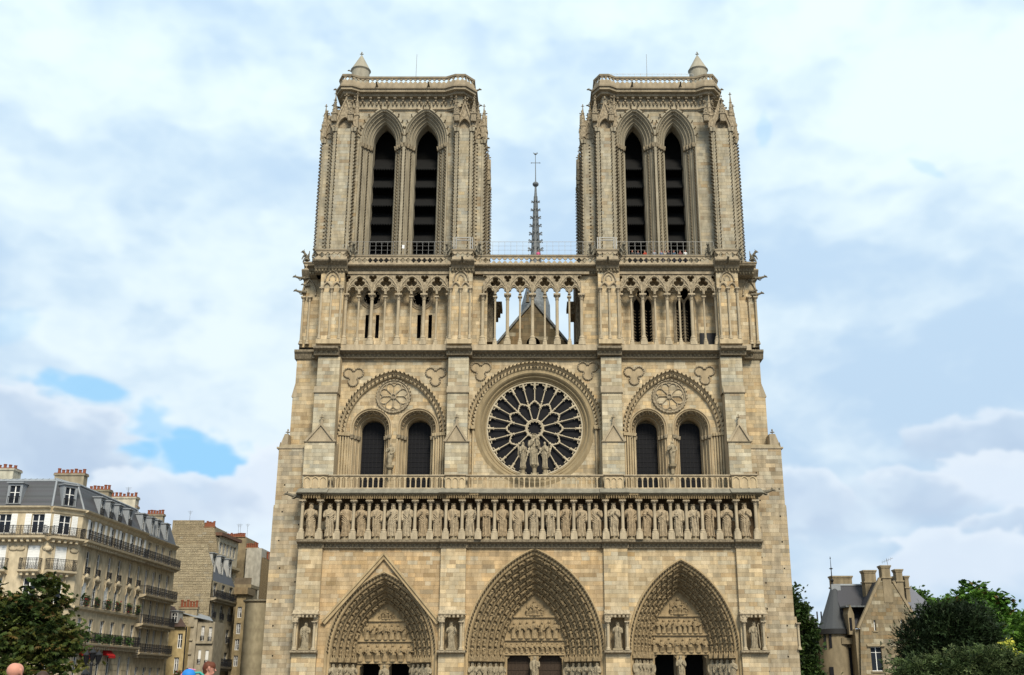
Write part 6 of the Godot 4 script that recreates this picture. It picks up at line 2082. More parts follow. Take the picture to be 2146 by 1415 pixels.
func window_at(B: Node, xf: Transform3D, h: Array, z := -0.2, look := "") -> void:
	var w: float = h[2] - h[0]
	var m: float = (h[0] + h[2]) / 2
	var f := MB.new()
	var t := 0.07
	f.box(h[0], h[0] + t, h[1], h[3], z - 0.06, z + 0.02)
	f.box(h[2] - t, h[2], h[1], h[3], z - 0.06, z + 0.02)
	f.box(h[0] + t, h[2] - t, h[3] - t, h[3], z - 0.06, z + 0.02)
	f.box(h[0] + t, h[2] - t, h[1], h[1] + t * 1.3, z - 0.06, z + 0.02)
	f.box(m - 0.05, m + 0.05, h[1] + t * 1.3, h[3] - t, z - 0.05, z + 0.025)
	if h[3] - h[1] > 1.4: f.box(h[0] + t, h[2] - t, h[3] - 0.75, h[3] - 0.70, z - 0.05, z + 0.015)
	var o := put("window", f, M.white, B, xf)
	var p := MB.new()
	p.quad(Vector3(h[0], h[1], z - 0.03), Vector3(h[2], h[1], z - 0.03), Vector3(h[2], h[3], z - 0.03), Vector3(h[0], h[3], z - 0.03))
	put("pane", p, M.glass, o)
	if look == "" and rng.randf() < 0.55:
		var cu := MB.new()
		for s in [-1.0, 1.0]:
			var a: float = m + s * (w / 2 - t)
			var e: float = m + s * w * rng.randf_range(0.08, 0.3)
			var yy: float = h[1] + (h[3] - h[1]) * (0.0 if rng.randf() < 0.7 else rng.randf_range(0.2, 0.5))
			cu.quad(Vector3(minf(a, e), yy, z - 0.026), Vector3(maxf(a, e), yy, z - 0.026), Vector3(maxf(a, e), h[3] - t, z - 0.026), Vector3(minf(a, e), h[3] - t, z - 0.026))
		put("curtain", cu, M.curtain, o)
	if look == "open" or look == "closed":
		for s in [-1.0, 1.0]:
			var sh := MB.new()
			var a: float = m + s * (w / 2 + 0.03) if look == "open" else m
			var e: float = a + s * w * 0.48
			sh.box(minf(a, e), maxf(a, e), h[1], h[3], 0.02 if look == "open" else -0.14, 0.07 if look == "open" else -0.09)
			for k in int((h[3] - h[1]) / 0.16): sh.box(minf(a, e) + 0.06, maxf(a, e) - 0.06, h[1] + 0.08 + k * 0.16, h[1] + 0.15 + k * 0.16, 0.07 if look == "open" else -0.09, 0.09 if look == "open" else -0.07)
			put("shutter", sh, M.white, o)
func rail(B: Node, xf: Transform3D, x0: float, x1: float, y: float, z0: float, z1: float, h: float, c: Color, slab := true) -> void:
	# an iron balcony: slab on brackets, scrolled panels, standards
	if slab:
		var s := MB.new()
		s.col = c
		s.extrude_x([Vector2(z0, y - 0.42), Vector2(z1 * 0.55, y - 0.34), Vector2(z1 + 0.06, y - 0.18), Vector2(z1 + 0.1, y), Vector2(z0, y + 0.02)], x0 - 0.08, x1 + 0.08)
		for k in int((x1 - x0) / 0.62):
			var bx := x0 + 0.3 + k * 0.62
			s.box(bx - 0.13, bx + 0.13, y - 0.55, y - 0.2, z0, z1 * 0.8)
		put("balcony_slab", s, M.plaster, B, xf)
	var b := MB.new()
	for side in 3:
		var a := Vector3(x0, y, z1) if side == 0 else Vector3(x0 if side == 1 else x1, y, z0)
		var e := Vector3(x1, y, z1) if side == 0 else Vector3(x0 if side == 1 else x1, y, z1)
		var l := a.distance_to(e)
		var d := (e - a) / l
		var n := maxi(1, int(l / 0.16))
		b.t = Transform3D(Basis(d, Vector3.UP, d.cross(Vector3.UP)), a)
		b.box(0, l, h - 0.05, h, -0.03, 0.03)
		b.box(0, l, 0.08, 0.12, -0.02, 0.02)
		b.box(0, l, h - 0.22, h - 0.19, -0.012, 0.012)
		for i in n + 1:
			var x := l * i / n
			b.box(x - 0.014, x + 0.014, 0.05, h, -0.012, 0.012)
			if i < n and side == 0:
				var m := l * (i + 0.5) / n
				b.tube([Vector3(m - 0.05, 0.2, 0), Vector3(m + 0.06, 0.36, 0), Vector3(m - 0.06, 0.52, 0), Vector3(m + 0.05, 0.7, 0)], 0.017, 0.017, 3, false)
				if i % 5 == 0: b.tube([Vector3(m, 0.12, 0), Vector3(m, h + 0.06, 0)], 0.03, 0.03, 4)
	put("balcony_rail", b, M.iron, B, xf)
func chimney(B: Node, lo: Vector3, hi: Vector3, pots: int, c: Color, lengthwise := true, pot_h := 0.5) -> void:
	var b := MB.new()
	b.col = c
	b.box(lo.x, hi.x, lo.y, hi.y - 0.3, lo.z, hi.z)
	b.col = c * 0.8
	b.box(lo.x - 0.1, hi.x + 0.1, hi.y - 0.3, hi.y - 0.08, lo.z - 0.1, hi.z + 0.1)
	var o := put("chimney", b, M.plaster, B)
	var cl := MB.new()
	cl.box(lo.x - 0.06, hi.x + 0.06, hi.y - 0.08, hi.y, lo.z - 0.06, hi.z + 0.06)
	put("chimney_cap", cl, M.clay, o)
	for i in pots:
		var t := (i + 0.5) / pots
		var p := MB.new()
		var ph := pot_h * rng.randf_range(0.75, 1.15)
		p.lathe([Vector2(0.17, 0), Vector2(0.15, ph * 0.8), Vector2(0.2, ph * 0.86), Vector2(0.18, ph), Vector2(0.1, ph), Vector2(0.1, ph * 0.5)], 9, Vector3.ZERO)
		put("chimney_pot", p, M.clay, o, Transform3D(Basis(), Vector3(lerpf(lo.x, hi.x, t) if lengthwise else (lo.x + hi.x) / 2, hi.y, (lo.z + hi.z) / 2 if lengthwise else lerpf(lo.z, hi.z, t))))
func aerial(called_at: Vector3, h: float, B: Node) -> void:
	var b := MB.new()
	b.tube([called_at, called_at + Vector3(0, h, 0)], 0.03, 0.02, 4)
	for k in 5: b.tube([called_at + Vector3(-0.4 + 0.08 * k, h - 0.1 - 0.12 * k, 0), called_at + Vector3(0.4 - 0.08 * k, h - 0.1 - 0.12 * k, 0)], 0.014, 0.014, 3)
	put("aerial", b, M.wire, B)
func dormer(B: Node, xf: Transform3D, x: float, y0: float, w: float, h: float, z_front: float, z_back: float, cap: Material, bars := true) -> void:
	var b := MB.new()
	b.col = Color(0.5, 0.5, 0.5)
	holed(b, x - w / 2, x + w / 2, y0, y0 + h, z_front, [[x - w * 0.34, y0 + 0.1, x + w * 0.34, y0 + h - 0.25]], 0.2)
	for s in [-1.0, 1.0]: b.quad(Vector3(x + s * w / 2, y0, z_back), Vector3(x + s * w / 2, y0, z_front), Vector3(x + s * w / 2, y0 + h, z_front), Vector3(x + s * w / 2, y0 + h, z_back))
	var o := put("dormer", b, cap, B, xf)
	var r := MB.new()
	r.box(x - w / 2 - 0.12, x + w / 2 + 0.12, y0 + h, y0 + h + 0.12, z_back - 0.3, z_front + 0.2)
	put("dormer_roof", r, M.zinc, o)
	var p := MB.new()
	p.quad(Vector3(x - w * 0.34, y0 + 0.1, z_front - 0.18), Vector3(x + w * 0.34, y0 + 0.1, z_front - 0.18), Vector3(x + w * 0.34, y0 + h - 0.25, z_front - 0.18), Vector3(x - w * 0.34, y0 + h - 0.25, z_front - 0.18))
	put("pane", p, M.glass, o)
	var f := MB.new()
	f.box(x - 0.05, x + 0.05, y0 + 0.1, y0 + h - 0.25, z_front - 0.18, z_front - 0.1)
	f.box(x - w * 0.34, x + w * 0.34, y0 + h * 0.55, y0 + h * 0.55 + 0.06, z_front - 0.18, z_front - 0.12)
	put("window_frame", f, M.white, o)
	if bars:
		var q := MB.new()
		q.box(x - w * 0.42, x + w * 0.42, y0 + 0.75, y0 + 0.8, z_front + 0.02, z_front + 0.06)
		for k in 9: q.box(x - w * 0.4 + w * 0.8 * k / 8 - 0.015, x - w * 0.4 + w * 0.8 * k / 8 + 0.015, y0 + 0.05, y0 + 0.8, z_front + 0.02, z_front + 0.05)
		put("window_guard", q, M.iron, o)
func flowers(B: Node, xf: Transform3D, x: float, y: float, z: float, w: float, h: float, red: float) -> void:      # a window box in leaf
	var xs := []
	var cs := PackedColorArray()
	for i in int(90 * w):
		var p := Vector3(x + rng.randf_range(-w / 2, w / 2), y + h * pow(rng.randf(), 0.8), z + rng.randf_range(-0.18, 0.2))
		xs.append(xf * Transform3D(Basis.from_euler(Vector3(rng.randf() * TAU, rng.randf() * TAU, 0)).scaled(Vector3(1, 1, 1) * rng.randf_range(0.12, 0.24)), p))
		cs.append(Color(0.3, 0.02, 0.02) if rng.randf() < red else Color(0.03, 0.07, 0.015) * rng.randf_range(0.5, 1.6))
	scatter("window_plants", leaf_spray(3), M.leaf, xs, B, cs)

func build_left_houses() -> void:
	var st := Color(0.57, 0.475, 0.335)
	# ---- the corner apartment house
	var B := thing("apartment_house", "cream corner apartment house with grey mansard roof and iron balconies behind the left tree", "building", Vector3(0, 0, 0))
	var end := S(300.5, 1155)
	var c0 := Vector2(-66, 0.3)
	var c1 := Vector2(X(109, 1062, 0.3), 0.3)
	var c2 := Vector2(SIDE, S(176, 1070).z)
	var c3 := Vector2(SIDE, end.z)
	var ycor := Y(1061.5, 0.3)
	var rows := {"top": [Y(1123, 0.3) + 0.25, Y(1077, 0.3)], "a": [Y(1198, 0.3) + 0.2, Y(1143, 0.3)], "b": [S(180, 1272).y, S(180, 1221).y], "c": [S(195, 1350).y, S(195, 1299).y]}
	var yslab := Y(1125, 0.3)
	var faces := [[c0, c1], [c1, c2], [c2, c3]]
	for fi in 3:
		var a: Vector2 = faces[fi][0]
		var b: Vector2 = faces[fi][1]
		var xf := along(a, b)
		var l := a.distance_to(b)
		var axes := []
		if fi == 0:
			for px in [8.0, 78.0]: axes.append(X(px, 1100, 0.3) - a.x)
			axes.append_array([1.2, 4.6, 8.0])
		elif fi == 1: axes = [l * 0.46]
		else:
			for px in [183.0, 206.0, 230.0, 251.0, 274.0, 293.0]: axes.append(a.y - S(px, 1180).z)
		var holes := []
		var w := 1.3 if fi < 2 else 1.15
		for x in axes:
			for k in rows: holes.append([x - w / 2, rows[k][0], x + w / 2, rows[k][1], k])
			holes.append([x - w / 2, 0.2, x + w / 2, 4.3, "shop"])
		var m := MB.new()
		m.col = st
		holed(m, 0, l, 0, ycor, 0, holes)
		put("wall", m, M.plaster, B, xf)
		for h in holes:
			var look := ""
			if h[4] == "top": look = "open"
			elif h[4] == "a" and fi < 2: look = "closed"
			elif h[4] == "b" and fi == 2 and rng.randf() < 0.6: look = "closed"
			window_at(B, xf, h, -0.2, look)
		# string courses, rustication, panels
		var tr := MB.new()
		tr.col = st * 1.05
		tr.extrude_x([Vector2(0, ycor - 0.7), Vector2(0.12, ycor - 0.6), Vector2(0.2, ycor - 0.3), Vector2(0.5, ycor - 0.15), Vector2(0.55, ycor), Vector2(0, ycor + 0.02)], 0, l)
		tr.extrude_x([Vector2(0, rows.b[0] - 0.5), Vector2(0.3, rows.b[0] - 0.3), Vector2(0.35, rows.b[0] - 0.1), Vector2(0, rows.b[0] - 0.05)], 0, l)
		var edges := [0.0]
		for x in axes: edges.append_array([x - w / 2 - 0.06, x + w / 2 + 0.06])
		edges.append(l)
		edges.sort()
		for q in range(0, edges.size() - 1, 2):
			if edges[q + 1] - edges[q] < 0.1: continue
			for k in 7: tr.box(edges[q], edges[q + 1], 0.3 + k * 0.62, 0.3 + k * 0.62 + 0.54, 0.0, 0.06)
		put("string_course", tr, M.plaster, B, xf)
		for x in axes:
			var sc := MB.new()
			sc.col = st * 0.96
			sc.extrude_x([Vector2(0, rows.b[1] + 0.15), Vector2(0.25, rows.b[1] + 0.35), Vector2(0.28, rows.b[1] + 0.5), Vector2(0, rows.b[1] + 0.65)], x - w * 0.7, x + w * 0.7)
			sc.ball(Vector3(x, rows.b[1] + 0.55, 0.1), Vector3(0.42, 0.4, 0.22), 8, 5)
			for s in [-1.0, 1.0]: sc.tube([Vector3(x + s * w * 0.62, rows.b[1] + 0.3, 0.1), Vector3(x + s * w * 0.64, rows.b[1] - 0.2, 0.12), Vector3(x + s * w * 0.6, rows.b[1] - 0.5, 0.04)], 0.1, 0.05, 5)
			for s in [-1.0, 1.0]: sc.box(x + s * (w / 2 + 0.12) - 0.1, x + s * (w / 2 + 0.12) + 0.1, rows.a[0], rows.a[1] + 0.25, 0, 0.08)
			if fi < 2:
				for s in [-1.0, 1.0]: sc.ball(Vector3(x + s * 1.35, rows.a[1] - 0.3, 0.05), Vector3(0.5, 0.28, 0.12), 8, 4)
			put("window_surround", sc, M.plaster, B, xf)
			if fi == 2: flowers(B, xf, x, rows.b[0] + 0.05, 0.35, w * 1.1, 1.0, 0.12)
		rail(B, xf, 0.02, l - 0.02, yslab, 0, 0.85 if fi < 2 else 0.8, 1.05, st)
		for x in axes:
			if fi == 0 or fi == 1: rail(B, xf, x - (1.5 if fi == 1 else 1.0), x + (1.5 if fi == 1 else 1.0), rows.a[0] - 0.05, 0, 0.7, 1.15, st)
			else:
				rail(B, xf, x - w * 0.55, x + w * 0.55, rows.a[0], 0.02, 0.12, 0.75, st, false)
				rail(B, xf, x - w * 0.62, x + w * 0.62, rows.b[0] - 0.02, 0.02, 0.45, 0.9, st, false)
		rail(B, xf, 0.02, l - 0.02, rows.c[0] - 0.02, 0, 0.8, 1.1, st)
		if fi == 2:
			for x in [axes[0], axes[1]+0.6, axes[2], axes[3], axes[4]]: flowers(B, xf, x, rows.c[0] + 0.1, 0.75, 2.2, 0.85, 0.0)
	# mansard roof: slate below, zinc on top
	var ytop := Y(1008, -1.0)
	var e0 := [c0, c1, c2, c3]
	var i0 := [c0 + Vector2(0, -1.35), c1 + Vector2(-0.5, -1.35), c2 + Vector2(-1.35, -0.65), c3 + Vector2(-1.35, 0)]
	var j0 := [c0 + Vector2(0, -5), c1 + Vector2(-2, -5), c2 + Vector2(-4.4, -2), c3 + Vector2(-4.4, 0)]
	var yz := ytop + 0.9
	var r1 := MB.new()
	var r2 := MB.new()
	var hips := MB.new()
	r1.col = Color(0.115, 0.118, 0.13)
	for k in 3:
		for q in 14:      # courses of slate
			var t0 := q / 14.0
			var t1 := (q + 1) / 14.0
			var A := Vector3(lerpf(e0[k].x, i0[k].x, t0), lerpf(ycor, ytop, t0), lerpf(e0[k].y, i0[k].y, t0))
			var Bp := Vector3(lerpf(e0[k + 1].x, i0[k + 1].x, t0), lerpf(ycor, ytop, t0), lerpf(e0[k + 1].y, i0[k + 1].y, t0))
			var C := Vector3(lerpf(e0[k + 1].x, i0[k + 1].x, t1), lerpf(ycor, ytop, t1), lerpf(e0[k + 1].y, i0[k + 1].y, t1))
			var D := Vector3(lerpf(e0[k].x, i0[k].x, t1), lerpf(ycor, ytop, t1), lerpf(e0[k].y, i0[k].y, t1))
			r1.col = Color(0.078, 0.08, 0.09) * rng.randf_range(0.85, 1.2)
			r1.quad(A, Bp, C, D)
		r2.quad(Vector3(i0[k].x, ytop, i0[k].y), Vector3(i0[k + 1].x, ytop, i0[k + 1].y), Vector3(j0[k + 1].x, yz, j0[k + 1].y), Vector3(j0[k].x, yz, j0[k].y))
		hips.tube([Vector3(i0[k].x, ytop, i0[k].y), Vector3(i0[k + 1].x, ytop, i0[k + 1].y)], 0.13, 0.13, 5)
		hips.tube([Vector3(e0[k + 1].x, ycor, e0[k + 1].y), Vector3(i0[k + 1].x, ytop, i0[k + 1].y)], 0.12, 0.12, 5)
		var seams := int(Vector2(i0[k]).distance_to(i0[k + 1]) / 0.7)
		for q in seams:
			var t := (q + 0.5) / seams
			r2.tube([Vector3(lerpf(i0[k].x, i0[k + 1].x, t), ytop + 0.02, lerpf(i0[k].y, i0[k + 1].y, t)), Vector3(lerpf(j0[k].x, j0[k + 1].x, t), yz + 0.02, lerpf(j0[k].y, j0[k + 1].y, t))], 0.04, 0.04, 4)
	r2.quad(Vector3(j0[0].x, yz, j0[0].y), Vector3(j0[1].x, yz, j0[1].y), Vector3(j0[1].x, yz - 0.5, -21), Vector3(j0[0].x, yz - 0.5, -21))
	r2.quad(Vector3(j0[1].x, yz, j0[1].y), Vector3(j0[2].x, yz, j0[2].y), Vector3(j0[3].x, yz, j0[3].y), Vector3(j0[1].x, yz, j0[3].y))
	put("roof", r1, M.slate, B)
	put("roof_cap", r2, M.zinc, B)
	put("roof_hip", hips, M.zinc, B)
	var body := MB.new()
	body.col = st * 0.8
	body.box(-66, SIDE - 0.6, 0, ycor - 0.1, end.z, -3.2)
	body.box(-66, c1.x - 0.5, 0, ycor - 0.1, -3.3, -0.35)
	put("core", body, M.plaster, B)
	var x0f := along(c0, c1)
	for px in [33.0]: dormer(B, x0f, X(px, 1035, 0) - c0.x, ycor + 0.25, 1.5, 2.15, 0.0, -1.4, M.zinc)
	dormer(B, along(c1, c2), c1.distance_to(c2) * 0.5, ycor + 0.2, 1.5, 2.2, 0.0, -1.4, M.zinc)
	var xs2 := along(c2, c3)
	for px in [213.0, 233.0, 252.0, 274.0]: dormer(B, xs2, c2.y - S(px, 1085).z, ycor + 0.15, 1.25, 1.9, -0.05, -1.3, M.zinc)
	var cc := Color(0.42, 0.36, 0.26)
	var q1 := S(117, 992, -50.8)
	chimney(B, Vector3(-52.4, ytop, -6.2), Vector3(X(178, 1000, -5.5), Y(992, -5.5), -5.2), 7, cc * 0.8)
	chimney(B, Vector3(X(-30, 985, -5), ytop, -6), Vector3(X(36, 985, -5), Y(983, -5), -4.2), 6, Color(0.5, 0.47, 0.38))
	chimney(B, Vector3(X(185, 1030, -13.5), ytop - 0.4, -14.2), Vector3(X(230, 1030, -13.5), Y(1026, -13.5), -13.2), 6, cc * 0.75)
	chimney(B, Vector3(X(229, 1045, -21), ytop - 2, -21.9), Vector3(X(286, 1045, -21), Y(1041, -21), -20.7), 7, Color(0.55, 0.5, 0.4))
	aerial(Vector3(X(268, 1035, -21), Y(1041, -21), -21), 1.2, B)
	# ---- the next house along the street
	var H := thing("apartment_house", "grey mansard apartment house with long iron balconies, right of the cream corner house", "building")
	var d0 := c3 + Vector2(0, -0.02)
	var e := S(365, 1190)
	var d1 := Vector2(SIDE, e.z)
	var hx := along(d0, d1)
	var hl := d0.distance_to(d1)
	var hc := S(302, 1121).y
	var lv := [[S(310, 1165).y - 0.0, S(310, 1136).y], [S(310, 1222).y - 0.9, S(310, 1195).y], [S(310, 1283).y - 0.9, S(310, 1252).y], [S(310, 1343).y - 0.9, S(310, 1312).y]]
	var hh := []
	for px in [309.0, 325.0, 338.0, 354.0]:
		var x := d0.y - S(px, 1190).z
		for l in lv: hh.append([x - 0.55, l[0] - 0.6, x + 0.55, l[1], ""])
		hh.append([x - 0.55, 0.3, x + 0.55, 3.2, ""])
	var hm := MB.new()
	hm.col = st * 0.98
	holed(hm, 0, hl, 0, hc, 0, hh)
	put("wall", hm, M.plaster, H, hx)
	for h in hh: window_at(H, hx, h, -0.2, "")
	for l in lv: rail(H, hx, 0.1, hl - 0.1, l[0] - 0.62, 0, 0.8, 1.05, st * 0.85)
	var ht := MB.new()
	ht.col = st
	ht.extrude_x([Vector2(0, hc - 0.5), Vector2(0.15, hc - 0.35), Vector2(0.45, hc - 0.1), Vector2(0.48, hc), Vector2(0, hc + 0.02)], 0, hl)
	put("cornice", ht, M.plaster, H, hx)
	var hr := MB.new()
	hr.col = Color(0.075, 0.08, 0.092)
	var hy := S(300, 1068).y
	hr.quad(Vector3(SIDE, hc, d0.y), Vector3(SIDE, hc, d1.y), Vector3(SIDE - 1.2, hy, d1.y), Vector3(SIDE - 1.2, hy, d0.y))
	hr.quad(Vector3(SIDE - 1.2, hy, d0.y), Vector3(SIDE - 1.2, hy, d1.y), Vector3(SIDE - 6, hy + 0.8, d1.y), Vector3(SIDE - 6, hy + 0.8, d0.y))
	put("roof", hr, M.slate, H)
	for px in [303.0, 322.0, 335.0, 353.0]: dormer(H, hx, d0.y - S(px, 1100).z, hc + 0.3, 1.3, 2.1, -0.1, -1.2, M.zinc, false)
	var hb := MB.new()
	hb.col = st * 0.7
	hb.box(-62, SIDE - 0.6, 0, hc, d1.y, d0.y)
	hb.prism(PackedVector2Array([Vector2(SIDE - 0.01, 0), Vector2(SIDE - 0.01, hc), Vector2(SIDE - 1.2, hy), Vector2(SIDE - 6, hy + 0.8), Vector2(SIDE - 6, 0)]), d1.y - 0.2, d1.y + 0.0)
	put("end_wall", hb, M.plaster, H)
	chimney(H, Vector3(SIDE - 3.6, hy - 0.5, d0.y - 0.9), Vector3(SIDE - 1.5, Y(1060, d0.y), d0.y - 0.1), 3, cc * 0.8)
	chimney(H, Vector3(X(312, 1078, d1.y), hy - 0.5, d1.y + 0.2), Vector3(X(347, 1078, d1.y), Y(1079, d1.y), d1.y + 1.0), 6, cc * 0.8)
	# ---- a tall house with bare rubble end walls, and the one behind it
	var R := thing("rubble_gable_house", "tall stone house with a bare rubble end wall and a narrow balconied front", "building")
	var rz := S(445, 1200, -45.9).z
	var rx1 := -45.9
	var rx0 := X(364, 1200, rz)
	var ryt := Y(1141, rz)
	rubble_wall(R, "end_wall", PackedVector2Array([Vector2(rx0 - 6, 0), Vector2(rx1, 0), Vector2(rx1, Y(1190, rz)), Vector2(X(437, 1160, rz), Y(1160, rz)), Vector2(X(434, 1141, rz), ryt), Vector2(rx0 - 6, ryt)]), rz, Color(0.52, 0.435, 0.30))
	var rz1 := S(494, 1215, -45.9).z
	var rf := along(Vector2(rx1, rz), Vector2(rx1, rz1))
	var rl := rz - rz1
	var rc := S(450, 1218, -45.9).y
	var rh := []
	var flo := [[S(452, 1246, -45.9).y - 0.5, S(452, 1222, -45.9).y], [S(452, 1298, -45.9).y, S(452, 1266, -45.9).y], [S(452, 1347, -45.9).y, S(452, 1316, -45.9).y], [S(452, 1397, -45.9).y, S(452, 1366, -45.9).y]]
	for k in 3:
		var x := rl * (k + 0.5) / 3.0
		for l in flo: rh.append([x - 0.85, l[0], x + 0.85, l[1], ""])
	var rm := MB.new()
	rm.col = Color(0.42, 0.36, 0.255)
	holed(rm, 0, rl, 0, rc, 0, rh)
	put("wall", rm, M.plaster, R, rf)
	for h in rh: window_at(R, rf, h, -0.2, "")
	rail(R, rf, 0.2, rl - 0.2, flo[0][0] - 0.1, 0, 0.8, 1.05, Color(0.4, 0.34, 0.25))
	rail(R, rf, 0.2, rl - 0.2, flo[3][0] - 0.1, 0, 0.9, 1.15, Color(0.4, 0.34, 0.25))
	for h in rh: rail(R, rf, h[0], h[2], h[1], 0.02, 0.2, 0.95, Color(0.4, 0.34, 0.25), false)
	var rr := MB.new()
	rr.col = Color(0.085, 0.09, 0.105)
	var ry2 := S(441, 1163, -47.2).y
	rr.quad(Vector3(rx1, rc, rz), Vector3(rx1, rc, rz1), Vector3(rx1 - 1.6, ry2, rz1), Vector3(rx1 - 1.6, ry2, rz - 0.3))
	rr.quad(Vector3(rx1 - 1.6, ry2, rz - 0.3), Vector3(rx1 - 1.6, ry2, rz1), Vector3(rx1 - 8, ry2 + 0.8, rz1), Vector3(rx1 - 8, ry2 + 0.8, rz - 0.3))
	put("roof", rr, M.slate, R)
	for k in 3: dormer(R, rf, rl * (k + 0.5) / 3.0, rc + 1.3, 2.0, 2.6, -0.5, -1.7, M.plaster, false)
	var rb := MB.new()
	rb.col = Color(0.36, 0.3, 0.2)
	rb.box(rx0 - 6, rx1 - 0.5, 0, rc, rz1, rz - 0.4)
	rb.prism(PackedVector2Array([Vector2(rx1, 0), Vector2(rx1, rc), Vector2(rx1 - 1.6, ry2), Vector2(rx1 - 8, ry2 + 0.8), Vector2(rx1 - 8, 0)]), rz1, rz1 + 0.3, true)
	put("core", rb, M.plaster, R)
	var U := thing("upper_rubble_house", "tall stone house whose rough upper wall rises above the bare rubble end wall", "building")
	var uz := rz1 - 3.0
	rubble_wall(U, "end_wall", PackedVector2Array([Vector2(X(361, 1120, uz), 0), Vector2(X(458, 1150, uz), 0), Vector2(X(458, 1168, uz), Y(1168, uz)), Vector2(X(449, 1106, uz), Y(1106, uz)), Vector2(X(427, 1104, uz), Y(1104, uz)), Vector2(X(427, 1090.5, uz), Y(1090.5, uz)), Vector2(X(362, 1090.5, uz), Y(1090.5, uz))]), uz, Color(0.44, 0.355, 0.235))
	var ub := MB.new()
	ub.col = Color(0.3, 0.25, 0.17)
	ub.box(X(362, 1120, uz), X(430, 1120, uz), 0, Y(1095, uz), uz - 12, uz - 0.4)
	put("core", ub, M.plaster, U)
	chimney(U, Vector3(X(429, 1100, uz), Y(1104, uz), uz - 0.6), Vector3(X(449, 1100, uz), Y(1102, uz), uz - 0.1), 7, Color(0.3, 0.15, 0.08), true, 0.7)
	aerial(Vector3(X(397, 1080, uz), Y(1091, uz), uz - 0.3), 1.6, U)
	# its white fronted attic, stepping back to the right
	var ax := X(458, 1150, uz - 0.5)
	var uf := along(Vector2(ax, uz - 0.5), Vector2(X(497, 1170, uz - 10), uz - 10))
	var ul := Vector2(ax, uz - 0.5).distance_to(Vector2(X(497, 1170, uz - 10), uz - 10))
	var um := MB.new()
	um.col = Color(0.52, 0.47, 0.37)
	var uy0 := Y(1200, uz - 3)
	var uy1 := Y(1127, uz - 3)
	var uh := []
	for k in 5: uh.append([ul * (k + 0.6) / 5.6 - 0.7, Y(1163, uz - 3), ul * (k + 0.6) / 5.6 + 0.7, Y(1139, uz - 3), ""])
	for k in 2: uh.append([ul * (0.45 + 0.3 * k) - 0.8, Y(1209, uz - 5), ul * (0.45 + 0.3 * k) + 0.8, Y(1190, uz - 5), ""])
	holed(um, 0, ul, 0, uy1, 0, uh)
	um.col = Color(0.16, 0.09, 0.06)
	um.box(-0.3, ul + 0.3, uy1, uy1 + 0.5, -1, 0.5)
	um.col = Color(0.4, 0.33, 0.22)
	um.extrude_x([Vector2(0, Y(1186, uz - 3) - 0.5), Vector2(0.7, Y(1186, uz - 3) - 0.2), Vector2(0.7, Y(1186, uz - 3) + 0.2), Vector2(0, Y(1186, uz - 3) + 0.3)], 0, ul)
	put("wall", um, M.plaster, U, uf)
	for h in uh: window_at(U, uf, h, -0.2, "")
	# ---- the houses beyond, nearer the cathedral
	var G := thing("tan_slab_house", "tall brown rendered end wall with a row of chimney pots behind the rubble house", "building")
	var gz := uz - 14
	var gb := MB.new()
	gb.col = Color(0.27, 0.215, 0.135)
	gb.box(X(462, 1160, gz), X(514, 1160, gz), 0, Y(1126, gz), gz - 8, gz)
	put("wall", gb, M.plaster, G)
	chimney(G, Vector3(X(466, 1122, gz), Y(1126, gz), gz - 0.8), Vector3(X(513, 1122, gz), Y(1124, gz), gz - 0.1), 12, Color(0.3, 0.2, 0.12), true, 0.55)
	for px in [472.0, 497.0, 501.0, 516.0]: aerial(Vector3(X(px, 1120, gz), Y(1124, gz), gz - 0.5), 2.2 if px > 490 else 0.9, G)
	var Wt := thing("pale_slab_house", "tall pale grey rendered house wall with a stepped brown side next to the cathedral", "building")
	var wz := gz + 3
	var wb := MB.new()
	wb.col = Color(0.46, 0.43, 0.37)
	wb.box(X(513, 1200, wz), X(545, 1200, wz), 0, Y(1149, wz), wz - 6, wz)
	put("wall", wb, M.plaster, Wt)
	var sb := MB.new()
	sb.col = Color(0.25, 0.19, 0.115)
	for k in 5: sb.box(X(539 + k * 6.5, 1200, wz - 1), X(547 + k * 6.5, 1200, wz - 1), 0, Y(1166 + k * 3.5 + (8 if k == 4 else 0), wz - 1), wz - 7, wz - 0.4 + 0.01 * k)
	put("stepped_wall", sb, M.rubble, Wt)
	chimney(Wt, Vector3(X(514, 1148, wz), Y(1149, wz), wz - 1), Vector3(X(539, 1148, wz), Y(1146.5, wz), wz - 0.2), 6, Color(0.4, 0.3, 0.2), true, 0.8)
	chimney(Wt, Vector3(X(557, 1165, wz - 3), Y(1200, wz - 3), wz - 4), Vector3(X(567, 1165, wz - 3), Y(1172, wz - 3), wz - 3), 2, Color(0.22, 0.12, 0.08), true, 1.2)
	var T := thing("round_corner_house", "tan rounded house wall under a parapet, close beside the cathedral's left buttress", "building")
	var tz := rz - 2.0
	var tm := MB.new()
	tm.col = Color(0.52, 0.43, 0.285)
	var tx0 := X(501, 1330, tz)
	var tx1 := X(561, 1330, tz)
	var ty := Y(1262, tz)
	var tr := (tx1 - tx0) / 2
	tm.lathe([Vector2(tr, 0), Vector2(tr, ty)], 28, Vector3(tx0 + tr, 0, tz - tr), 1.0, 0.5)
	put("wall", tm, M.plaster, T)
	var tp := MB.new()
	tp.col = Color(0.45, 0.38, 0.27)
	tp.lathe([Vector2(tr + 0.1, ty), Vector2(tr + 0.35, ty + 0.25), Vector2(tr + 0.35, ty + 0.4), Vector2(tr - 0.4, ty + 0.45)], 28, Vector3(tx0 + tr, 0, tz - tr), 1.0, 0.5)
	tp.col = Color(0.2, 0.18, 0.15)
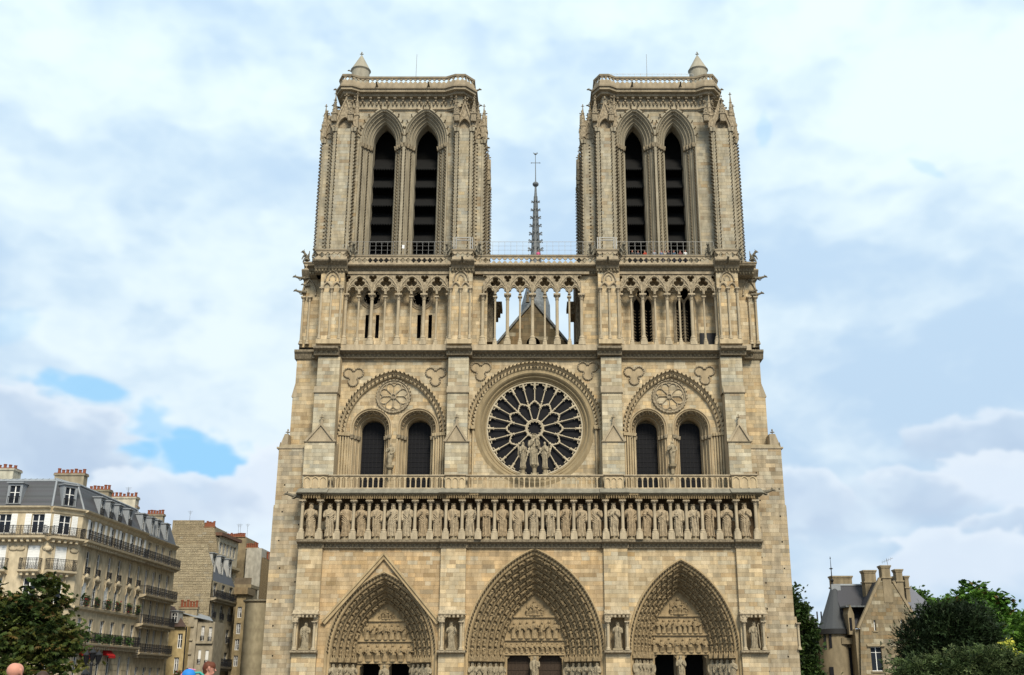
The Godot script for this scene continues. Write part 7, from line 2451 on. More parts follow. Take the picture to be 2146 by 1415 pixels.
	tp.lathe([Vector2(tr + 0.1, ty + 0.4), Vector2(tr + 0.1, Y(1255, tz)), Vector2(tr, Y(1255, tz)), Vector2(tr, ty + 0.4)], 28, Vector3(tx0 + tr, 0, tz - tr), 1.0, 0.5)
	put("parapet", tp, M.plaster, T)
	var N := thing("narrow_house", "narrow ochre house front with a small oriel balcony between rubble house and rounded wall", "building")
	var nz := rz1 + 1.5
	var nx0 := X(491, 1300, nz)
	var nx1 := X(512, 1300, nz)
	var nb := MB.new()
	nb.col = Color(0.37, 0.29, 0.17)
	var nh := []
	for k in 4: nh.append([0.35, Y(1295 + k * 34, nz), 1.0, Y(1272 + k * 34, nz), ""])
	nb.t = Transform3D(Basis(), Vector3(nx0, 0, nz))
	holed(nb, 0, nx1 - nx0, 0, Y(1246, nz), 0, nh)
	nb.box(0.02, nx1 - nx0 - 0.02, 0, Y(1246, nz), -4, -0.3)
	nb.col = Color(0.3, 0.22, 0.13)
	nb.box(-0.3, nx1 - nx0 + 0.3, Y(1246, nz), Y(1232, nz), -4, 0.6)
	put("wall", nb, M.plaster, N)
	for h in nh: window_at(N, Transform3D(Basis(), Vector3(nx0, 0, nz)), h, -0.2, "")
	var oz := nz - 4.0
	var ob := MB.new()
	ob.col = Color(0.34, 0.27, 0.17)
	ob.box(X(490, 1220, oz), X(527, 1220, oz), Y(1232, oz), Y(1225, oz), oz - 5, oz)
	ob.box(X(492, 1220, oz), X(524, 1220, oz), 0, Y(1232, oz), oz - 5, oz - 0.5)
	ob.col = Color(0.2, 0.16, 0.11)
	ob.box(X(491, 1220, oz), X(526, 1220, oz), Y(1225, oz), Y(1211, oz), oz - 0.2, oz - 0.1)
	put("terrace", ob, M.plaster, N)
	# ---- two small old houses in front
	var O := thing("ochre_house", "small ochre house with a dark tiled roof beside the mansard apartment house", "building")
	var yz2 := rz + 9
	var om := MB.new()
	om.t = Transform3D(Basis(), Vector3(0, 0, yz2))
	om.col = Color(0.46, 0.36, 0.19)
	var oh := []
	for q in [[371.0, 381.0, 1328.0, 1359.0], [368.0, 378.0, 1378.0, 1412.0]]: oh.append([X(q[0], 1350, yz2), Y(q[3], yz2), X(q[1], 1350, yz2), Y(q[2], yz2), ""])
	holed(om, X(352, 1350, yz2), X(389, 1350, yz2), 0, Y(1313, yz2), 0, oh)
	om.box(X(352, 1350, yz2) + 0.02, X(389, 1350, yz2) - 0.02, 0, Y(1313, yz2), -5, -0.32)
	put("wall", om, M.plaster, O)
	for h in oh: window_at(O, Transform3D(Basis(), Vector3(0, 0, yz2)), h, -0.2, "")
	var orf := MB.new()
	orf.col = Color(0.075, 0.05, 0.042)
	var oy := Y(1314, yz2)
	orf.quad(Vector3(X(350, 1314, yz2), oy, yz2 + 0.5), Vector3(X(393, 1314, yz2), oy, yz2 + 0.5), Vector3(X(366, 1270, yz2 - 3), Y(1272, yz2 - 3), yz2 - 3), Vector3(X(345, 1270, yz2 - 3), Y(1266, yz2 - 3), yz2 - 3))
	put("roof", orf, M.slate, O)
	dormer(O, Transform3D(Basis(), Vector3(0, 0, yz2)), X(366, 1293, yz2), Y(1306, yz2), 0.9, 1.5, 0.1, -2, M.plaster, false)
	var op := MB.new()
	op.tube([Vector3(X(390, 1350, yz2), 0, yz2 + 0.15), Vector3(X(391, 1320, yz2), oy, yz2 + 0.15)], 0.09, 0.09, 6)
	put("drain_pipe", op, M.iron, O)
	flowers(O, Transform3D(Basis(), Vector3(0, 0, yz2)), X(373, 1412, yz2), Y(1414, yz2), 0.3, 1.0, 0.5, 0.15)
	var Q := thing("grey_house", "small grey house with a zinc roof and clay chimney pots beside the ochre house", "building")
	var qz := yz2 - 1.5
	var qm := MB.new()
	qm.t = Transform3D(Basis(), Vector3(0, 0, qz))
	qm.col = Color(0.37, 0.325, 0.25)
	qm.box(X(390, 1350, qz), X(409, 1350, qz), 0, Y(1295, qz), -5, 0)
	var qh := []
	for q in [[417.0, 424.0, 1312.0, 1343.0], [433.0, 440.0, 1314.0, 1345.0], [415.0, 421.0, 1362.0, 1392.0], [430.0, 437.0, 1363.0, 1394.0]]: qh.append([X(q[0], 1350, qz), Y(q[3], qz), X(q[1], 1350, qz), Y(q[2], qz), ""])
	holed(qm, X(409, 1350, qz), X(444, 1350, qz), 0, Y(1303, qz), -0.4, qh)
	qm.box(X(409, 1350, qz), X(444, 1350, qz) - 0.03, 0, Y(1303, qz), -5, -0.72)
	qm.box(X(409, 1350, qz), X(444, 1350, qz), Y(1349, qz), Y(1344, qz), -0.4, -0.1)
	for k in 4: qm.box(X(395, 1350, qz), X(403, 1350, qz), Y(1312 + k * 29, qz) - 0.12, Y(1312 + k * 29, qz) + 0.08, 0, 0.2)
	put("wall", qm, M.plaster, Q)
	for h in qh:
		window_at(Q, Transform3D(Basis(), Vector3(0, 0, qz - 0.4)), h, -0.2, "closed" if rng.randf() < 0.5 else "")
		rail(Q, Transform3D(Basis(), Vector3(0, 0, qz - 0.4)), h[0], h[2], h[1], 0.02, 0.15, 0.6, Color(0.3, 0.3, 0.3), false)
	var qr := MB.new()
	qr.quad(Vector3(X(372, 1286, qz), Y(1283, qz), qz - 1.5), Vector3(X(410, 1293, qz), Y(1294, qz), qz + 0.3), Vector3(X(446, 1302, qz), Y(1302, qz), qz - 0.2), Vector3(X(440, 1290, qz - 4), Y(1293, qz - 4), qz - 4))
	qr.quad(Vector3(X(372, 1286, qz), Y(1283, qz), qz - 1.5), Vector3(X(440, 1290, qz - 4), Y(1293, qz - 4), qz - 4), Vector3(X(420, 1285, qz - 5), Y(1287, qz - 5), qz - 5), Vector3(X(380, 1282, qz - 4), Y(1281, qz - 4), qz - 4))
	put("roof", qr, M.zinc, Q)
	chimney(Q, Vector3(X(375, 1280, qz - 2), Y(1292, qz - 2), qz - 2.8), Vector3(X(413, 1275, qz - 2), Y(1272, qz - 2), qz - 2), 6, Color(0.36, 0.3, 0.21), true, 0.9)
	aerial(Vector3(X(415, 1270, qz - 2), Y(1285, qz - 2), qz - 2.2), 2.6, Q)

func rubble_wall(B: Node, called: String, poly: PackedVector2Array, z: float, c: Color) -> void:      # uneven stones, laid in rough courses
	var bb := bounds(poly)
	var base := MB.new()
	base.col = c
	base.prism(poly, z - 0.4, z - 0.03)
	var w := put(called, base, M.rubble, B)
	var b := MB.new()
	var y := maxf(bb.position.y, 3.0)
	while y < bb.end.y:
		var h := rng.randf_range(0.28, 0.42)
		var x := bb.position.x + rng.randf_range(0, 0.4)
		while x < bb.end.x:
			var l := rng.randf_range(0.35, 0.85)
			var q := PackedVector2Array([Vector2(x + 0.02, y + 0.02), Vector2(x + l - 0.02, y + rng.randf_range(0.01, 0.05)), Vector2(x + l - rng.randf_range(0.02, 0.06), y + h - 0.02), Vector2(x + rng.randf_range(0.02, 0.06), y + h - rng.randf_range(0.01, 0.05))])
			b.col = c * rng.randf_range(0.84, 1.14)
			if rng.randf() < 0.05: b.col = c.lerp(Color(0.5, 0.45, 0.36), 0.6)
			for p in Geometry2D.intersect_polygons(q, poly):
				if area(p) > 0.01: b.prism(p, z - 0.1, z + rng.randf_range(-0.01, 0.03))
			x += l
		y += h
	stuff(put("rubble_stones", b, M.rubble, w))

func build_right_house() -> void:
	var z := -40.0
	var B := thing("presbytery", "tan stone house with steep slate roofs, tall chimneys and a gable, right of the cathedral", "building")
	var c := Color(0.29, 0.235, 0.155)
	# gabled wall with its chimney breast
	var gable := PackedVector2Array([Vector2(X(1801, 1400, z), 0), Vector2(X(1925, 1400, z), 0), Vector2(X(1925, 1312, z), Y(1312, z)), Vector2(X(1872, 1224, z), Y(1224, z)), Vector2(X(1846, 1217, z), Y(1217, z)), Vector2(X(1803, 1316, z), Y(1316, z))])
	var slit := []
	for q in [[1834.5, 1840.5, 1300.0, 1322.0], [1891.5, 1897.5, 1299.0, 1321.0], [1822.5, 1847.5, 1356.0, 1407.0]]: slit.append(rect(X(q[0], 1350, z), Y(q[3], z), X(q[1], 1350, z), Y(q[2], z)))
	masonry(B, "wall", bounds(gable).position.x, bounds(gable).end.x, 0, Y(1212, z), z, slit, {"c": c, "keep": gable, "h": 0.5, "long": 1.1, "spread": 0.07, "odds": 1.0, "budget": 250})
	var rv := MB.new()
	rv.col = c
	for i in 3:
		var r := bounds(slit[i])
		for x in [r.position.x, r.end.x]: rv.box(x - 0.06, x + 0.06, r.position.y, r.end.y, z - 0.5, z - 0.01)
		rv.box(r.position.x - 0.15, r.end.x + 0.15, r.position.y - 0.2, r.position.y, z - 0.4, z + 0.12)
	rv.extrude_x([Vector2(z, Y(1356, z)), Vector2(z + 0.3, Y(1355, z)), Vector2(z + 0.1, Y(1350, z)), Vector2(z, Y(1350, z))], X(1817, 1355, z), X(1854, 1355, z))
	put("window_surround", rv, M.stone, B)
	for i in 3:
		var r := bounds(slit[i])
		window_at(B, Transform3D(Basis(), Vector3(0, 0, z)), [r.position.x, r.position.y, r.end.x, r.end.y], -0.3, "")
	var cp := MB.new()
	cp.col = c * 1.15
	for e in [[Vector2(X(1801, 1318, z), Y(1318, z)), Vector2(X(1847, 1212, z), Y(1213, z))], [Vector2(X(1927, 1314, z), Y(1314, z)), Vector2(X(1870, 1222, z), Y(1219, z))]]:
		var d: Vector2 = (e[1] - e[0]).normalized()
		var nn := Vector2(-d.y, d.x) if e[0].x < e[1].x else Vector2(d.y, -d.x)
		cp.prism(PackedVector2Array([e[0], e[1], e[1] + nn * 0.35, e[0] + nn * 0.35]), z - 0.5, z + 0.12)
	put("gable_coping", cp, M.stone, B)
	var core := MB.new()
	core.col = c
	core.box(X(1801, 1400, z), X(1960, 1400, z), 0, Y(1318, z), z - 14, z - 0.5)
	put("core", core, M.stone, B)
	# roofs
	var s := MB.new()
	s.col = Color(0.055, 0.058, 0.068)
	var zr := z - 7.0
	var ridge := Y(1227, zr)
	var eave := Y(1316, z)
	# roof behind the gable
	s.quad(Vector3(X(1803, 1316, z), Y(1316, z), z - 0.3), Vector3(X(1846, 1217, z), Y(1217, z), z - 0.3), Vector3(X(1846, 1217, z), Y(1217, z), z - 12), Vector3(X(1803, 1316, z), Y(1316, z), z - 12))
	s.quad(Vector3(X(1872, 1224, z), Y(1224, z), z - 0.3), Vector3(X(1925, 1312, z), Y(1312, z), z - 0.3), Vector3(X(1925, 1312, z), Y(1312, z), z - 12), Vector3(X(1872, 1224, z), Y(1224, z), z - 12))
	# main roof to the left with its rounded end
	var rx0 := X(1743, 1228, zr)
	var rx1 := X(1850, 1228, zr)
	s.quad(Vector3(X(1775, 1316, z - 2), eave, z - 2.0), Vector3(rx1, eave, z - 2.0), Vector3(rx1, ridge, zr), Vector3(X(1746, 1232, zr), ridge, zr))
	var ex := X(1748, 1315, z - 3.5)
	var er := X(1780, 1315, z - 3.5) - ex
	for k in 14:
		var a0 := -PI * 0.62 + PI * 1.05 * k / 14
		var a1 := -PI * 0.62 + PI * 1.05 * (k + 1) / 14
		s.col = Color(0.055, 0.058, 0.068) * (0.97 + 0.06 * (k % 2))
		for q in 6:
			var t0 := q / 6.0
			var t1 := (q + 1) / 6.0
			var o := Vector3(ex, 0, z - 3.5 - er * 0.3)
			var tp := Vector3(rx0 + 0.3, 0, zr)
			var rr := [lerpf(er, 0.45, pow(t0, 0.85)), lerpf(er, 0.45, pow(t1, 0.85))]
			var cc := [o.lerp(tp, t0), o.lerp(tp, t1)]
			var yy := [lerpf(eave, ridge - 0.3, t0), lerpf(eave, ridge - 0.3, t1)]
			s.quad(cc[0] + Vector3(sin(a0) * rr[0], yy[0], cos(a0) * rr[0]), cc[0] + Vector3(sin(a1) * rr[0], yy[0], cos(a1) * rr[0]), cc[1] + Vector3(sin(a1) * rr[1], yy[1], cos(a1) * rr[1]), cc[1] + Vector3(sin(a0) * rr[1], yy[1], cos(a0) * rr[1]))
	# the roof beyond on the right
	s.col = Color(0.15, 0.155, 0.185)
	var z2 := z - 6
	s.quad(Vector3(X(1880, 1300, z2), Y(1300, z2), z2 + 2), Vector3(X(1975, 1300, z2), Y(1300, z2), z2 + 2), Vector3(X(1915, 1226, z2), Y(1226, z2), z2 - 2), Vector3(X(1880, 1223, z2), Y(1226, z2), z2 - 2))
	s.quad(Vector3(X(1975, 1300, z2), Y(1300, z2), z2 + 2), Vector3(X(1985, 1300, z2 - 8), Y(1300, z2 - 8), z2 - 10), Vector3(X(1918, 1226, z2), Y(1226, z2), z2 - 5), Vector3(X(1915, 1226, z2), Y(1226, z2), z2 - 2))
	put("roof", s, M.slate, B)
	var zn := MB.new()
	zn.tube([Vector3(rx0, ridge, zr), Vector3(rx1, ridge, zr)], 0.2, 0.2, 6)
	zn.box(rx0 - 0.2, rx0 + 1.1, ridge - 1.2, ridge + 0.1, zr + 0.3, zr + 0.6)
	var gu := MB.new()
	gu.lathe([Vector2(er + 0.1, eave - 0.75), Vector2(er + 0.3, eave - 0.7), Vector2(er + 0.3, eave - 0.05), Vector2(er - 0.05, eave + 0.02)], 24, Vector3(ex, 0, z - 3.5 - er * 0.3))
	put("gutter", gu, M.lead, B)
	put("roof_ridge", zn, M.zinc, B)
	# round bay below the rounded roof
	var rb := MB.new()
	rb.col = c
	rb.lathe([Vector2(er - 0.1, 0), Vector2(er - 0.1, eave - 0.7)], 24, Vector3(ex, 0, z - 3.5 - er * 0.3))
	put("round_bay", rb, M.stone, B)
	var wb := MB.new()
	for q in [[1730.5, 1736.0, 1330.0, 1359.0], [1739.5, 1744.5, 1330.0, 1358.0], [1736.0, 1744.0, 1398.0, 1440.0]]:
		var x := (X(q[0], 1345, z - 2) + X(q[1], 1345, z - 2)) / 2
		var hw := (X(q[1], 1345, z - 2) - X(q[0], 1345, z - 2)) / 2
		var zz := z - 3.5 - er * 0.3 + sqrt(maxf(0.0, pow(er - 0.1, 2) - pow(x - ex, 2)))
		wb.box(x - hw, x + hw, Y(q[3], z - 2), Y(q[2], z - 2), zz - 0.6, zz + 0.12)
	put("bay_window", wb, M.pane, B)
	# left wing
	var lw := MB.new()
	lw.col = c * 0.9
	lw.box(X(1704, 1390, z - 8), X(1724, 1390, z - 8), 0, Y(1352, z - 8), z - 14, z - 8)
	put("side_wing", lw, M.stone, B)
	var lr := MB.new()
	lr.col = Color(0.05, 0.05, 0.055)
	lr.frustum(X(1702, 1350, z - 8), X(1727, 1350, z - 8), z - 14.2, z - 7.8, Y(1353, z - 8), Y(1300, z - 8), 0.7)
	for px in [1712.0, 1720.5]: lr.box(X(px, 1290, z - 9), X(px, 1290, z - 9) + 0.16, Y(1302, z - 9), Y(1282, z - 9), z - 9.2, z - 9)
	put("side_roof", lr, M.slate, B)
	# recessed part between bay and gable, with a door and pipe
	var mid := MB.new()
	mid.col = c * 0.85
	mid.box(X(1768, 1390, z - 3), X(1803, 1390, z - 3), 0, Y(1345, z - 3), z - 8, z - 3)
	mid.box(X(1764, 1340, z - 2), X(1793, 1340, z - 2), Y(1350, z - 2), Y(1337, z - 2), z - 4, z - 2)
	put("recess_wall", mid, M.stone, B)
	var dr := MB.new()
	dr.box(X(1781, 1390, z - 2.9), X(1790, 1390, z - 2.9), 0, Y(1358, z - 3), z - 3.05, z - 2.95)
	put("tall_window", dr, M.pane, B)
	var pp := MB.new()
	pp.tube([Vector3(X(1775, 1410, z - 2.5), 0, z - 2.5), Vector3(X(1769, 1345, z - 2.5), Y(1345, z - 2.5), z - 2.5)], 0.07, 0.07, 5)
	put("drain_pipe", pp, M.white, B)
	# dormer between the roofs
	var dm := MB.new()
	dm.col = c * 1.05
	var dx0 := X(1778, 1300, z - 1.2)
	var dx1 := X(1791, 1300, z - 1.2)
	dm.prism(PackedVector2Array([Vector2(dx0, Y(1330, z - 1.2)), Vector2(dx1, Y(1330, z - 1.2)), Vector2(dx1, Y(1287, z - 1.2)), Vector2((dx0 + dx1) / 2, Y(1267, z - 1.2)), Vector2(dx0, Y(1287, z - 1.2))]), z - 5, z - 1.2)
	put("dormer", dm, M.stone, B)
	var dw := MB.new()
	dw.box(dx0 + 0.12, dx0 + 0.48, Y(1322, z - 1.2), Y(1295, z - 1.2), z - 1.3, z - 1.17)
	put("dormer_window", dw, M.pane, B)
	var dl := MB.new()
	dl.box(dx0 - 0.1, X(1816, 1272, z - 2), Y(1273, z - 2), Y(1270, z - 2), z - 5, z - 1.4)
	put("dormer_roof", dl, M.lead_roof, B)
	# chimneys of dressed stone with moulded caps
	for q in [[1741.0, 1787.0, 1207.0, 1232.0, -7.5, 1.4], [1810.0, 1838.0, 1195.0, 1240.0, -4.0, 1.6], [1847.0, 1869.0, 1185.0, 1232.0, 0.08, 1.3], [1876.5, 1894.0, 1193.0, 1250.0, -4.0, 1.3], [1894.0, 1906.0, 1207.0, 1232.0, -6.0, 1.2], [1870.0, 1884.0, 1208.0, 1226.0, -6.5, 1.2]]:
		var zc: float = z + q[4]
		var b := MB.new()
		b.col = c * 1.05
		var x0 := X(q[0] + 2, 1210, zc)
		var x1 := X(q[1] - 2, 1210, zc)
		var yt := Y(q[2], zc)
		var yb := Y(q[3], zc) - 2
		b.box(x0, x1, yb, yt - 0.18, zc - q[5], zc)
		b.col = c * 1.2
		for st in [[0.0, 0.16], [1.55, 0.14]]: b.box(x0 - st[1], x1 + st[1], yt - 0.2 - st[0], yt - st[0], zc - q[5] - st[1], zc + st[1])
		b.box(x0 - 0.07, x1 + 0.07, yt - 0.4, yt - 0.2, zc - q[5] - 0.07, zc + 0.07)
		put("chimney", b, M.stone, B)
	var a := MB.new()
	var ap := Vector3(X(1861, 1180, z - 0.5), Y(1185, z), z - 0.6)
	a.tube([ap, ap + Vector3(-0.1, 1.0, 0)], 0.03, 0.03, 4)
	a.tube([ap + Vector3(-0.8, 0.45, 0), ap + Vector3(0.8, 1.05, 0)], 0.025, 0.025, 4)
	for k in 5: a.tube([ap + Vector3(-0.7 + k * 0.3, 0.28 + k * 0.11, -0.2), ap + Vector3(-0.8 + k * 0.3, 0.7 + k * 0.11, 0.2)], 0.014, 0.014, 3)
	put("aerial", a, M.wire, B)
	var fi := MB.new()
	var fx := X(1742.5, 1200, zr)
	fi.lathe([Vector2(0.2, ridge), Vector2(0.12, ridge + 0.4), Vector2(0.28, ridge + 0.7), Vector2(0.08, ridge + 0.95), Vector2(0.06, Y(1194, zr)), Vector2(0.3, Y(1192, zr)), Vector2(0.05, Y(1190, zr)), Vector2(0.03, Y(1172, zr)), Vector2(0.1, Y(1171, zr)), Vector2(0.0, Y(1166, zr))], 7, Vector3(fx, 0, zr))
	put("roof_spike", fi, M.iron, B)
	var far := thing("far_house", "pale grey roof glimpsed between cathedral and slate roofed stone house", "building")
	var fb := MB.new()
	fb.col = Color(0.42, 0.42, 0.43)
	var fz := -75.0
	fb.prism(PackedVector2Array([Vector2(X(1680, 1350, fz), 0), Vector2(X(1712, 1350, fz), 0), Vector2(X(1712, 1310, fz), Y(1308, fz)), Vector2(X(1699, 1290, fz), Y(1291, fz)), Vector2(X(1684, 1310, fz), Y(1312, fz))]), fz - 8, fz)
	put("gable", fb, M.plaster, far)

# ---------------------------------------------------------------- trees
func leaf_spray(k: int) -> Mesh:      # k leaflets spread like fingers, 1 unit long
	var b := MB.new()
	b.col = Color.WHITE
	for i in k:
		var a := lerpf(-1.15, 1.15, (i + 0.5) / k)
		var d := Vector3(sin(a), 0, cos(a))
		var s := Vector3(d.z, 0, -d.x) * 0.16
		var m := d * 0.6 + Vector3(0, 0.06, 0)
		var e := d * (1.0 - 0.15 * absf(a)) + Vector3(0, -0.12, 0)
		b.tri(Vector3.ZERO, m + s, e)
		b.tri(Vector3.ZERO, e, m - s)
	return b.mesh()
func needle_spray() -> Mesh:
	var b := MB.new()
	b.col = Color.WHITE
	for i in 9:
		var a := lerpf(-1.0, 1.0, i / 8.0)
		var o := Vector3(0, 0, 0.1 + 0.06 * i)
		var d := Vector3(sin(a * 2.4) * 0.5, 0.06 * (i % 3), 0.35 + 0.2 * cos(a)).normalized() * 0.5
		var s := d.cross(Vector3.UP).normalized() * 0.05
		b.tri(o + s, o - s, o + d)
	b.tri(Vector3(-0.04, 0, 0), Vector3(0.04, 0, 0), Vector3(0, 0, 1.0))
	return b.mesh()
func tree(called: String, label: String, category: String, at: Vector3, trunk_h: float, trunk_r: float, lobes: Array, clumps: int, per: int, spread: float, size: float, leaf: Mesh, shades: Array, o := {}) -> Node3D:
	# lobes: [centre, radii] of the crown, about the foot
	var T := thing(called, label, category, at, o.get("group", ""))
	var r := RandomNumberGenerator.new()
	r.seed = o.get("seed", 7)
	var wood := MB.new()
	var top := Vector3(r.randf_range(-0.2, 0.2), trunk_h, r.randf_range(-0.2, 0.2))
	wood.tube([Vector3.ZERO, Vector3(0.05, trunk_h * 0.5, 0), top], trunk_r * 1.2, trunk_r * 0.75, 9)
	var limbs := MB.new()
	var xs := []
	var cs := PackedColorArray()
	var vol := []
	var tot := 0.0
	for l in lobes:
		tot += l[1].x * l[1].y * l[1].z
		vol.append(tot)
	for c in clumps:
		var pick := r.randf() * tot
		var li := 0
		while vol[li] < pick: li += 1
		var l = lobes[li]
		var d := Vector3(r.randfn(), r.randfn(), r.randfn()).normalized()
		if d.y < -0.4: d.y *= 0.5
		var rad := pow(r.randf(), 0.42) * r.randf_range(0.78, 1.16)
		var p: Vector3 = l[0] + d * rad * l[1]
		if rad > 0.5 and c % 3 == 0:
			var s: Vector3 = top.lerp(l[0], 0.5)
			limbs.tube([top * Vector3(1, 0.85, 1), s, p], trunk_r * 0.26, 0.015, 5, false)
		var shade: Color = shades[r.randi() % shades.size()] * r.randf_range(0.75, 1.3)
		for k in per:
			var q := p + Vector3(r.randfn(), r.randfn() * 0.7, r.randfn()) * spread * (1.0 if k % 5 else 1.9)
			var out: Vector3 = ((q - l[0]) / l[1]).normalized()
			var dir := (out + Vector3(r.randfn(), r.randfn(), r.randfn()) * 0.55 + Vector3(0, o.get("lift", -0.15), 0)).normalized()
			var b := Basis.looking_at(-dir, Vector3.UP if absf(dir.y) < 0.95 else Vector3.RIGHT)
			b = b * Basis(Vector3(0, 0, 1), r.randf_range(-0.9, 0.9))
			xs.append(Transform3D(b.scaled_local(Vector3(1, 1, 1) * size * r.randf_range(0.65, 1.3)), q))
			var tint: Color = shade * r.randf_range(0.8, 1.25) * o.get("gain", 1.25)
			if o.has("rust") and r.randf() < o.rust: tint = Color(0.085, 0.055, 0.014) * r.randf_range(0.7, 1.4)
			cs.append(tint)
	put("trunk", wood, M.bark, T)
	put("limbs", limbs, M.bark, T)
	scatter("crown", leaf, M.leaf, xs, T, cs)
	return T

func build_trees() -> void:
	var five := leaf_spray(5)
	var three := leaf_spray(3)
	var ndl := needle_spray()
	var z := 52.0
	# the chestnut at the left
	var a := W(45, 1300, z)
	var b := [[Vector3(-0.2, a.y - 0.6, 0), Vector3(3.0, 1.9, 2.4)], [Vector3(1.5, a.y - 0.9, 0.2), Vector3(1.7, 1.4, 1.6)], [Vector3(0.7, a.y + 1.0, 0), Vector3(1.4, 1.25, 1.3)], [Vector3(-1.9, a.y + 0.9, 0.3), Vector3(1.5, 0.9, 1.3)], [Vector3(0.6, a.y - 2.2, 0.6), Vector3(2.7, 1.2, 1.9)]]
	tree("chestnut_tree", "bushy chestnut tree with browning leaf tips before the cream apartment house", "tree", Vector3(a.x, 0, z), 2.4, 0.24, b, 270, 26, 0.24, 0.29, five, [Color(0.035, 0.055, 0.010), Color(0.05, 0.062, 0.010), Color(0.022, 0.04, 0.008), Color(0.065, 0.065, 0.012)], {"seed": 3, "rust": 0.09, "gain": 1.05})
	# behind the right corner of the cathedral
	var z2 := -22.0
	var c := W(1676, 1330, z2)
	tree("chestnut_tree", "dark green tree squeezed between the cathedral's right buttress and the slate roofed house", "tree", Vector3(c.x, 0, z2), 3.0, 0.25, [[Vector3(0, c.y - 0.5, 0), Vector3(1.9, 4.6, 2.0)], [Vector3(-0.5, c.y + 2.6, 0), Vector3(1.3, 2.6, 1.5)], [Vector3(0.3, c.y - 4.5, 0), Vector3(2.3, 2.6, 2)]], 260, 22, 0.3, 0.42, five, [Color(0.022, 0.045, 0.010), Color(0.035, 0.06, 0.012), Color(0.018, 0.035, 0.008)], {"seed": 11})
	# big green crown behind the yew
	var z3 := 8.0
	var d := W(2040, 1300, z3)
	tree("chestnut_tree", "bright green chestnut crown rising above the dark yew at the right", "tree", Vector3(d.x, 0, z3), 4.0, 0.3, [[Vector3(0, d.y - 0.4, 0), Vector3(3.7, 3.3, 3.2)], [Vector3(2.3, d.y - 0.8, 0), Vector3(2.4, 2.6, 2.4)], [Vector3(-2.2, d.y + 0.5, 0), Vector3(2.1, 1.7, 2.0)], [Vector3(1.0, d.y + 1.2, 0.3), Vector3(2.2, 2.0, 2.0)], [Vector3(1.0, d.y - 3.6, 0), Vector3(4.4, 2.6, 3.0)]], 560, 24, 0.33, 0.42, five, [Color(0.045, 0.10, 0.012), Color(0.06, 0.125, 0.016), Color(0.032, 0.075, 0.010)], {"seed": 17, "rust": 0.05, "gain": 1.5})
	# green tree at the right edge
	var e := W(2150, 1350, 14.0)
	tree("chestnut_tree", "yellow green tree cut by the right edge beside the bright green chestnut", "tree", Vector3(e.x + 0.6, 0, 14.0), 3.0, 0.25, [[Vector3(0, e.y - 0.4, 0), Vector3(2.3, 2.6, 2.2)], [Vector3(1.4, e.y + 0.5, 0), Vector3(2.0, 1.8, 2.0)]], 220, 22, 0.3, 0.4, five, [Color(0.05, 0.10, 0.012), Color(0.038, 0.08, 0.010)], {"seed": 19, "gain": 1.7})
	# tree behind the house roof
	var f := W(1925, 1240, -62.0)
	tree("chestnut_tree", "green tree top peeping over the house's right slate roof", "tree", Vector3(f.x, 0, -62.0), 8.0, 0.3, [[Vector3(-0.5, f.y - 2.6, 0), Vector3(4.2, 2.9, 2.5)]], 160, 20, 0.35, 0.5, five, [Color(0.045, 0.09, 0.014)], {"seed": 23})
	# the yew
	var z4 := 26.0
	var g := W(1990, 1330, z4)
	tree("yew_tree", "dark spreading yew in front of the stone house's right side", "tree", Vector3(g.x, 0, z4), 2.0, 0.3, [[Vector3(0.6, g.y - 0.4, 0), Vector3(3.1, 2.5, 2.6)], [Vector3(-2.0, g.y - 0.8, 0.2), Vector3(2.1, 1.6, 2.0)], [Vector3(-1.0, g.y + 0.7, 0), Vector3(1.7, 1.5, 1.6)], [Vector3(-2.7, g.y - 2.2, 0.2), Vector3(1.9, 1.2, 2.0)], [Vector3(1.6, g.y + 0.9, 0), Vector3(1.9, 1.4, 1.6)], [Vector3(2.4, g.y - 1.2, 0), Vector3(1.9, 1.6, 1.8)]], 900, 26, 0.26, 0.42, ndl, [Color(0.012, 0.024, 0.008), Color(0.018, 0.032, 0.010), Color(0.010, 0.018, 0.007)], {"seed": 29, "lift": 0.1})
	# grey green hedge in front of everything at the right
	var z5 := 44.0
	for k in 4:
		var h := W([1915.0, 1990.0, 2070.0, 2145.0][k], 1400, z5 + k * 0.6)
		var names := ["grey green loose shrub leaning towards the stone house, leftmost of the front shrubs", "grey green loose shrub below the yew's middle, second of the front shrubs", "tall grey green shrub below the bright chestnut, third of the front shrubs", "grey green shrub cut by the photo's lower right corner"]
		tree("shrub", names[k], "shrub", Vector3(h.x, 0, h.z), 1.0, 0.08, [[Vector3(0, h.y - 0.7 + [-0.25, 0.1, 0.35, 0.0][k], 0), Vector3(1.55, 1.45, 1.3)], [Vector3(0.4, 1.0, 0.2), Vector3(1.6, 1.0, 1.2)]], 190, 26, 0.2, 0.27, three, [Color(0.045, 0.065, 0.022), Color(0.032, 0.05, 0.016), Color(0.06, 0.078, 0.03)], {"seed": 31 + k, "lift": 0.35, "group": "front shrubs at the right"})
	# the yellow flowering branch
	var y := W(2118, 1366, 40.0)
	tree("flowering_shrub", "shrub with pale yellow flowers at the right edge", "shrub", Vector3(y.x, 0, 40.0), 1.4, 0.07, [[Vector3(-0.15, y.y + 0.35, 0), Vector3(0.35, 0.35, 0.3)], [Vector3(0.1, y.y - 0.25, 0), Vector3(0.5, 0.4, 0.4)]], 34, 16, 0.09, 0.13, three, [Color(0.46, 0.44, 0.08), Color(0.36, 0.38, 0.06), Color(0.08, 0.13, 0.02)], {"seed": 41})

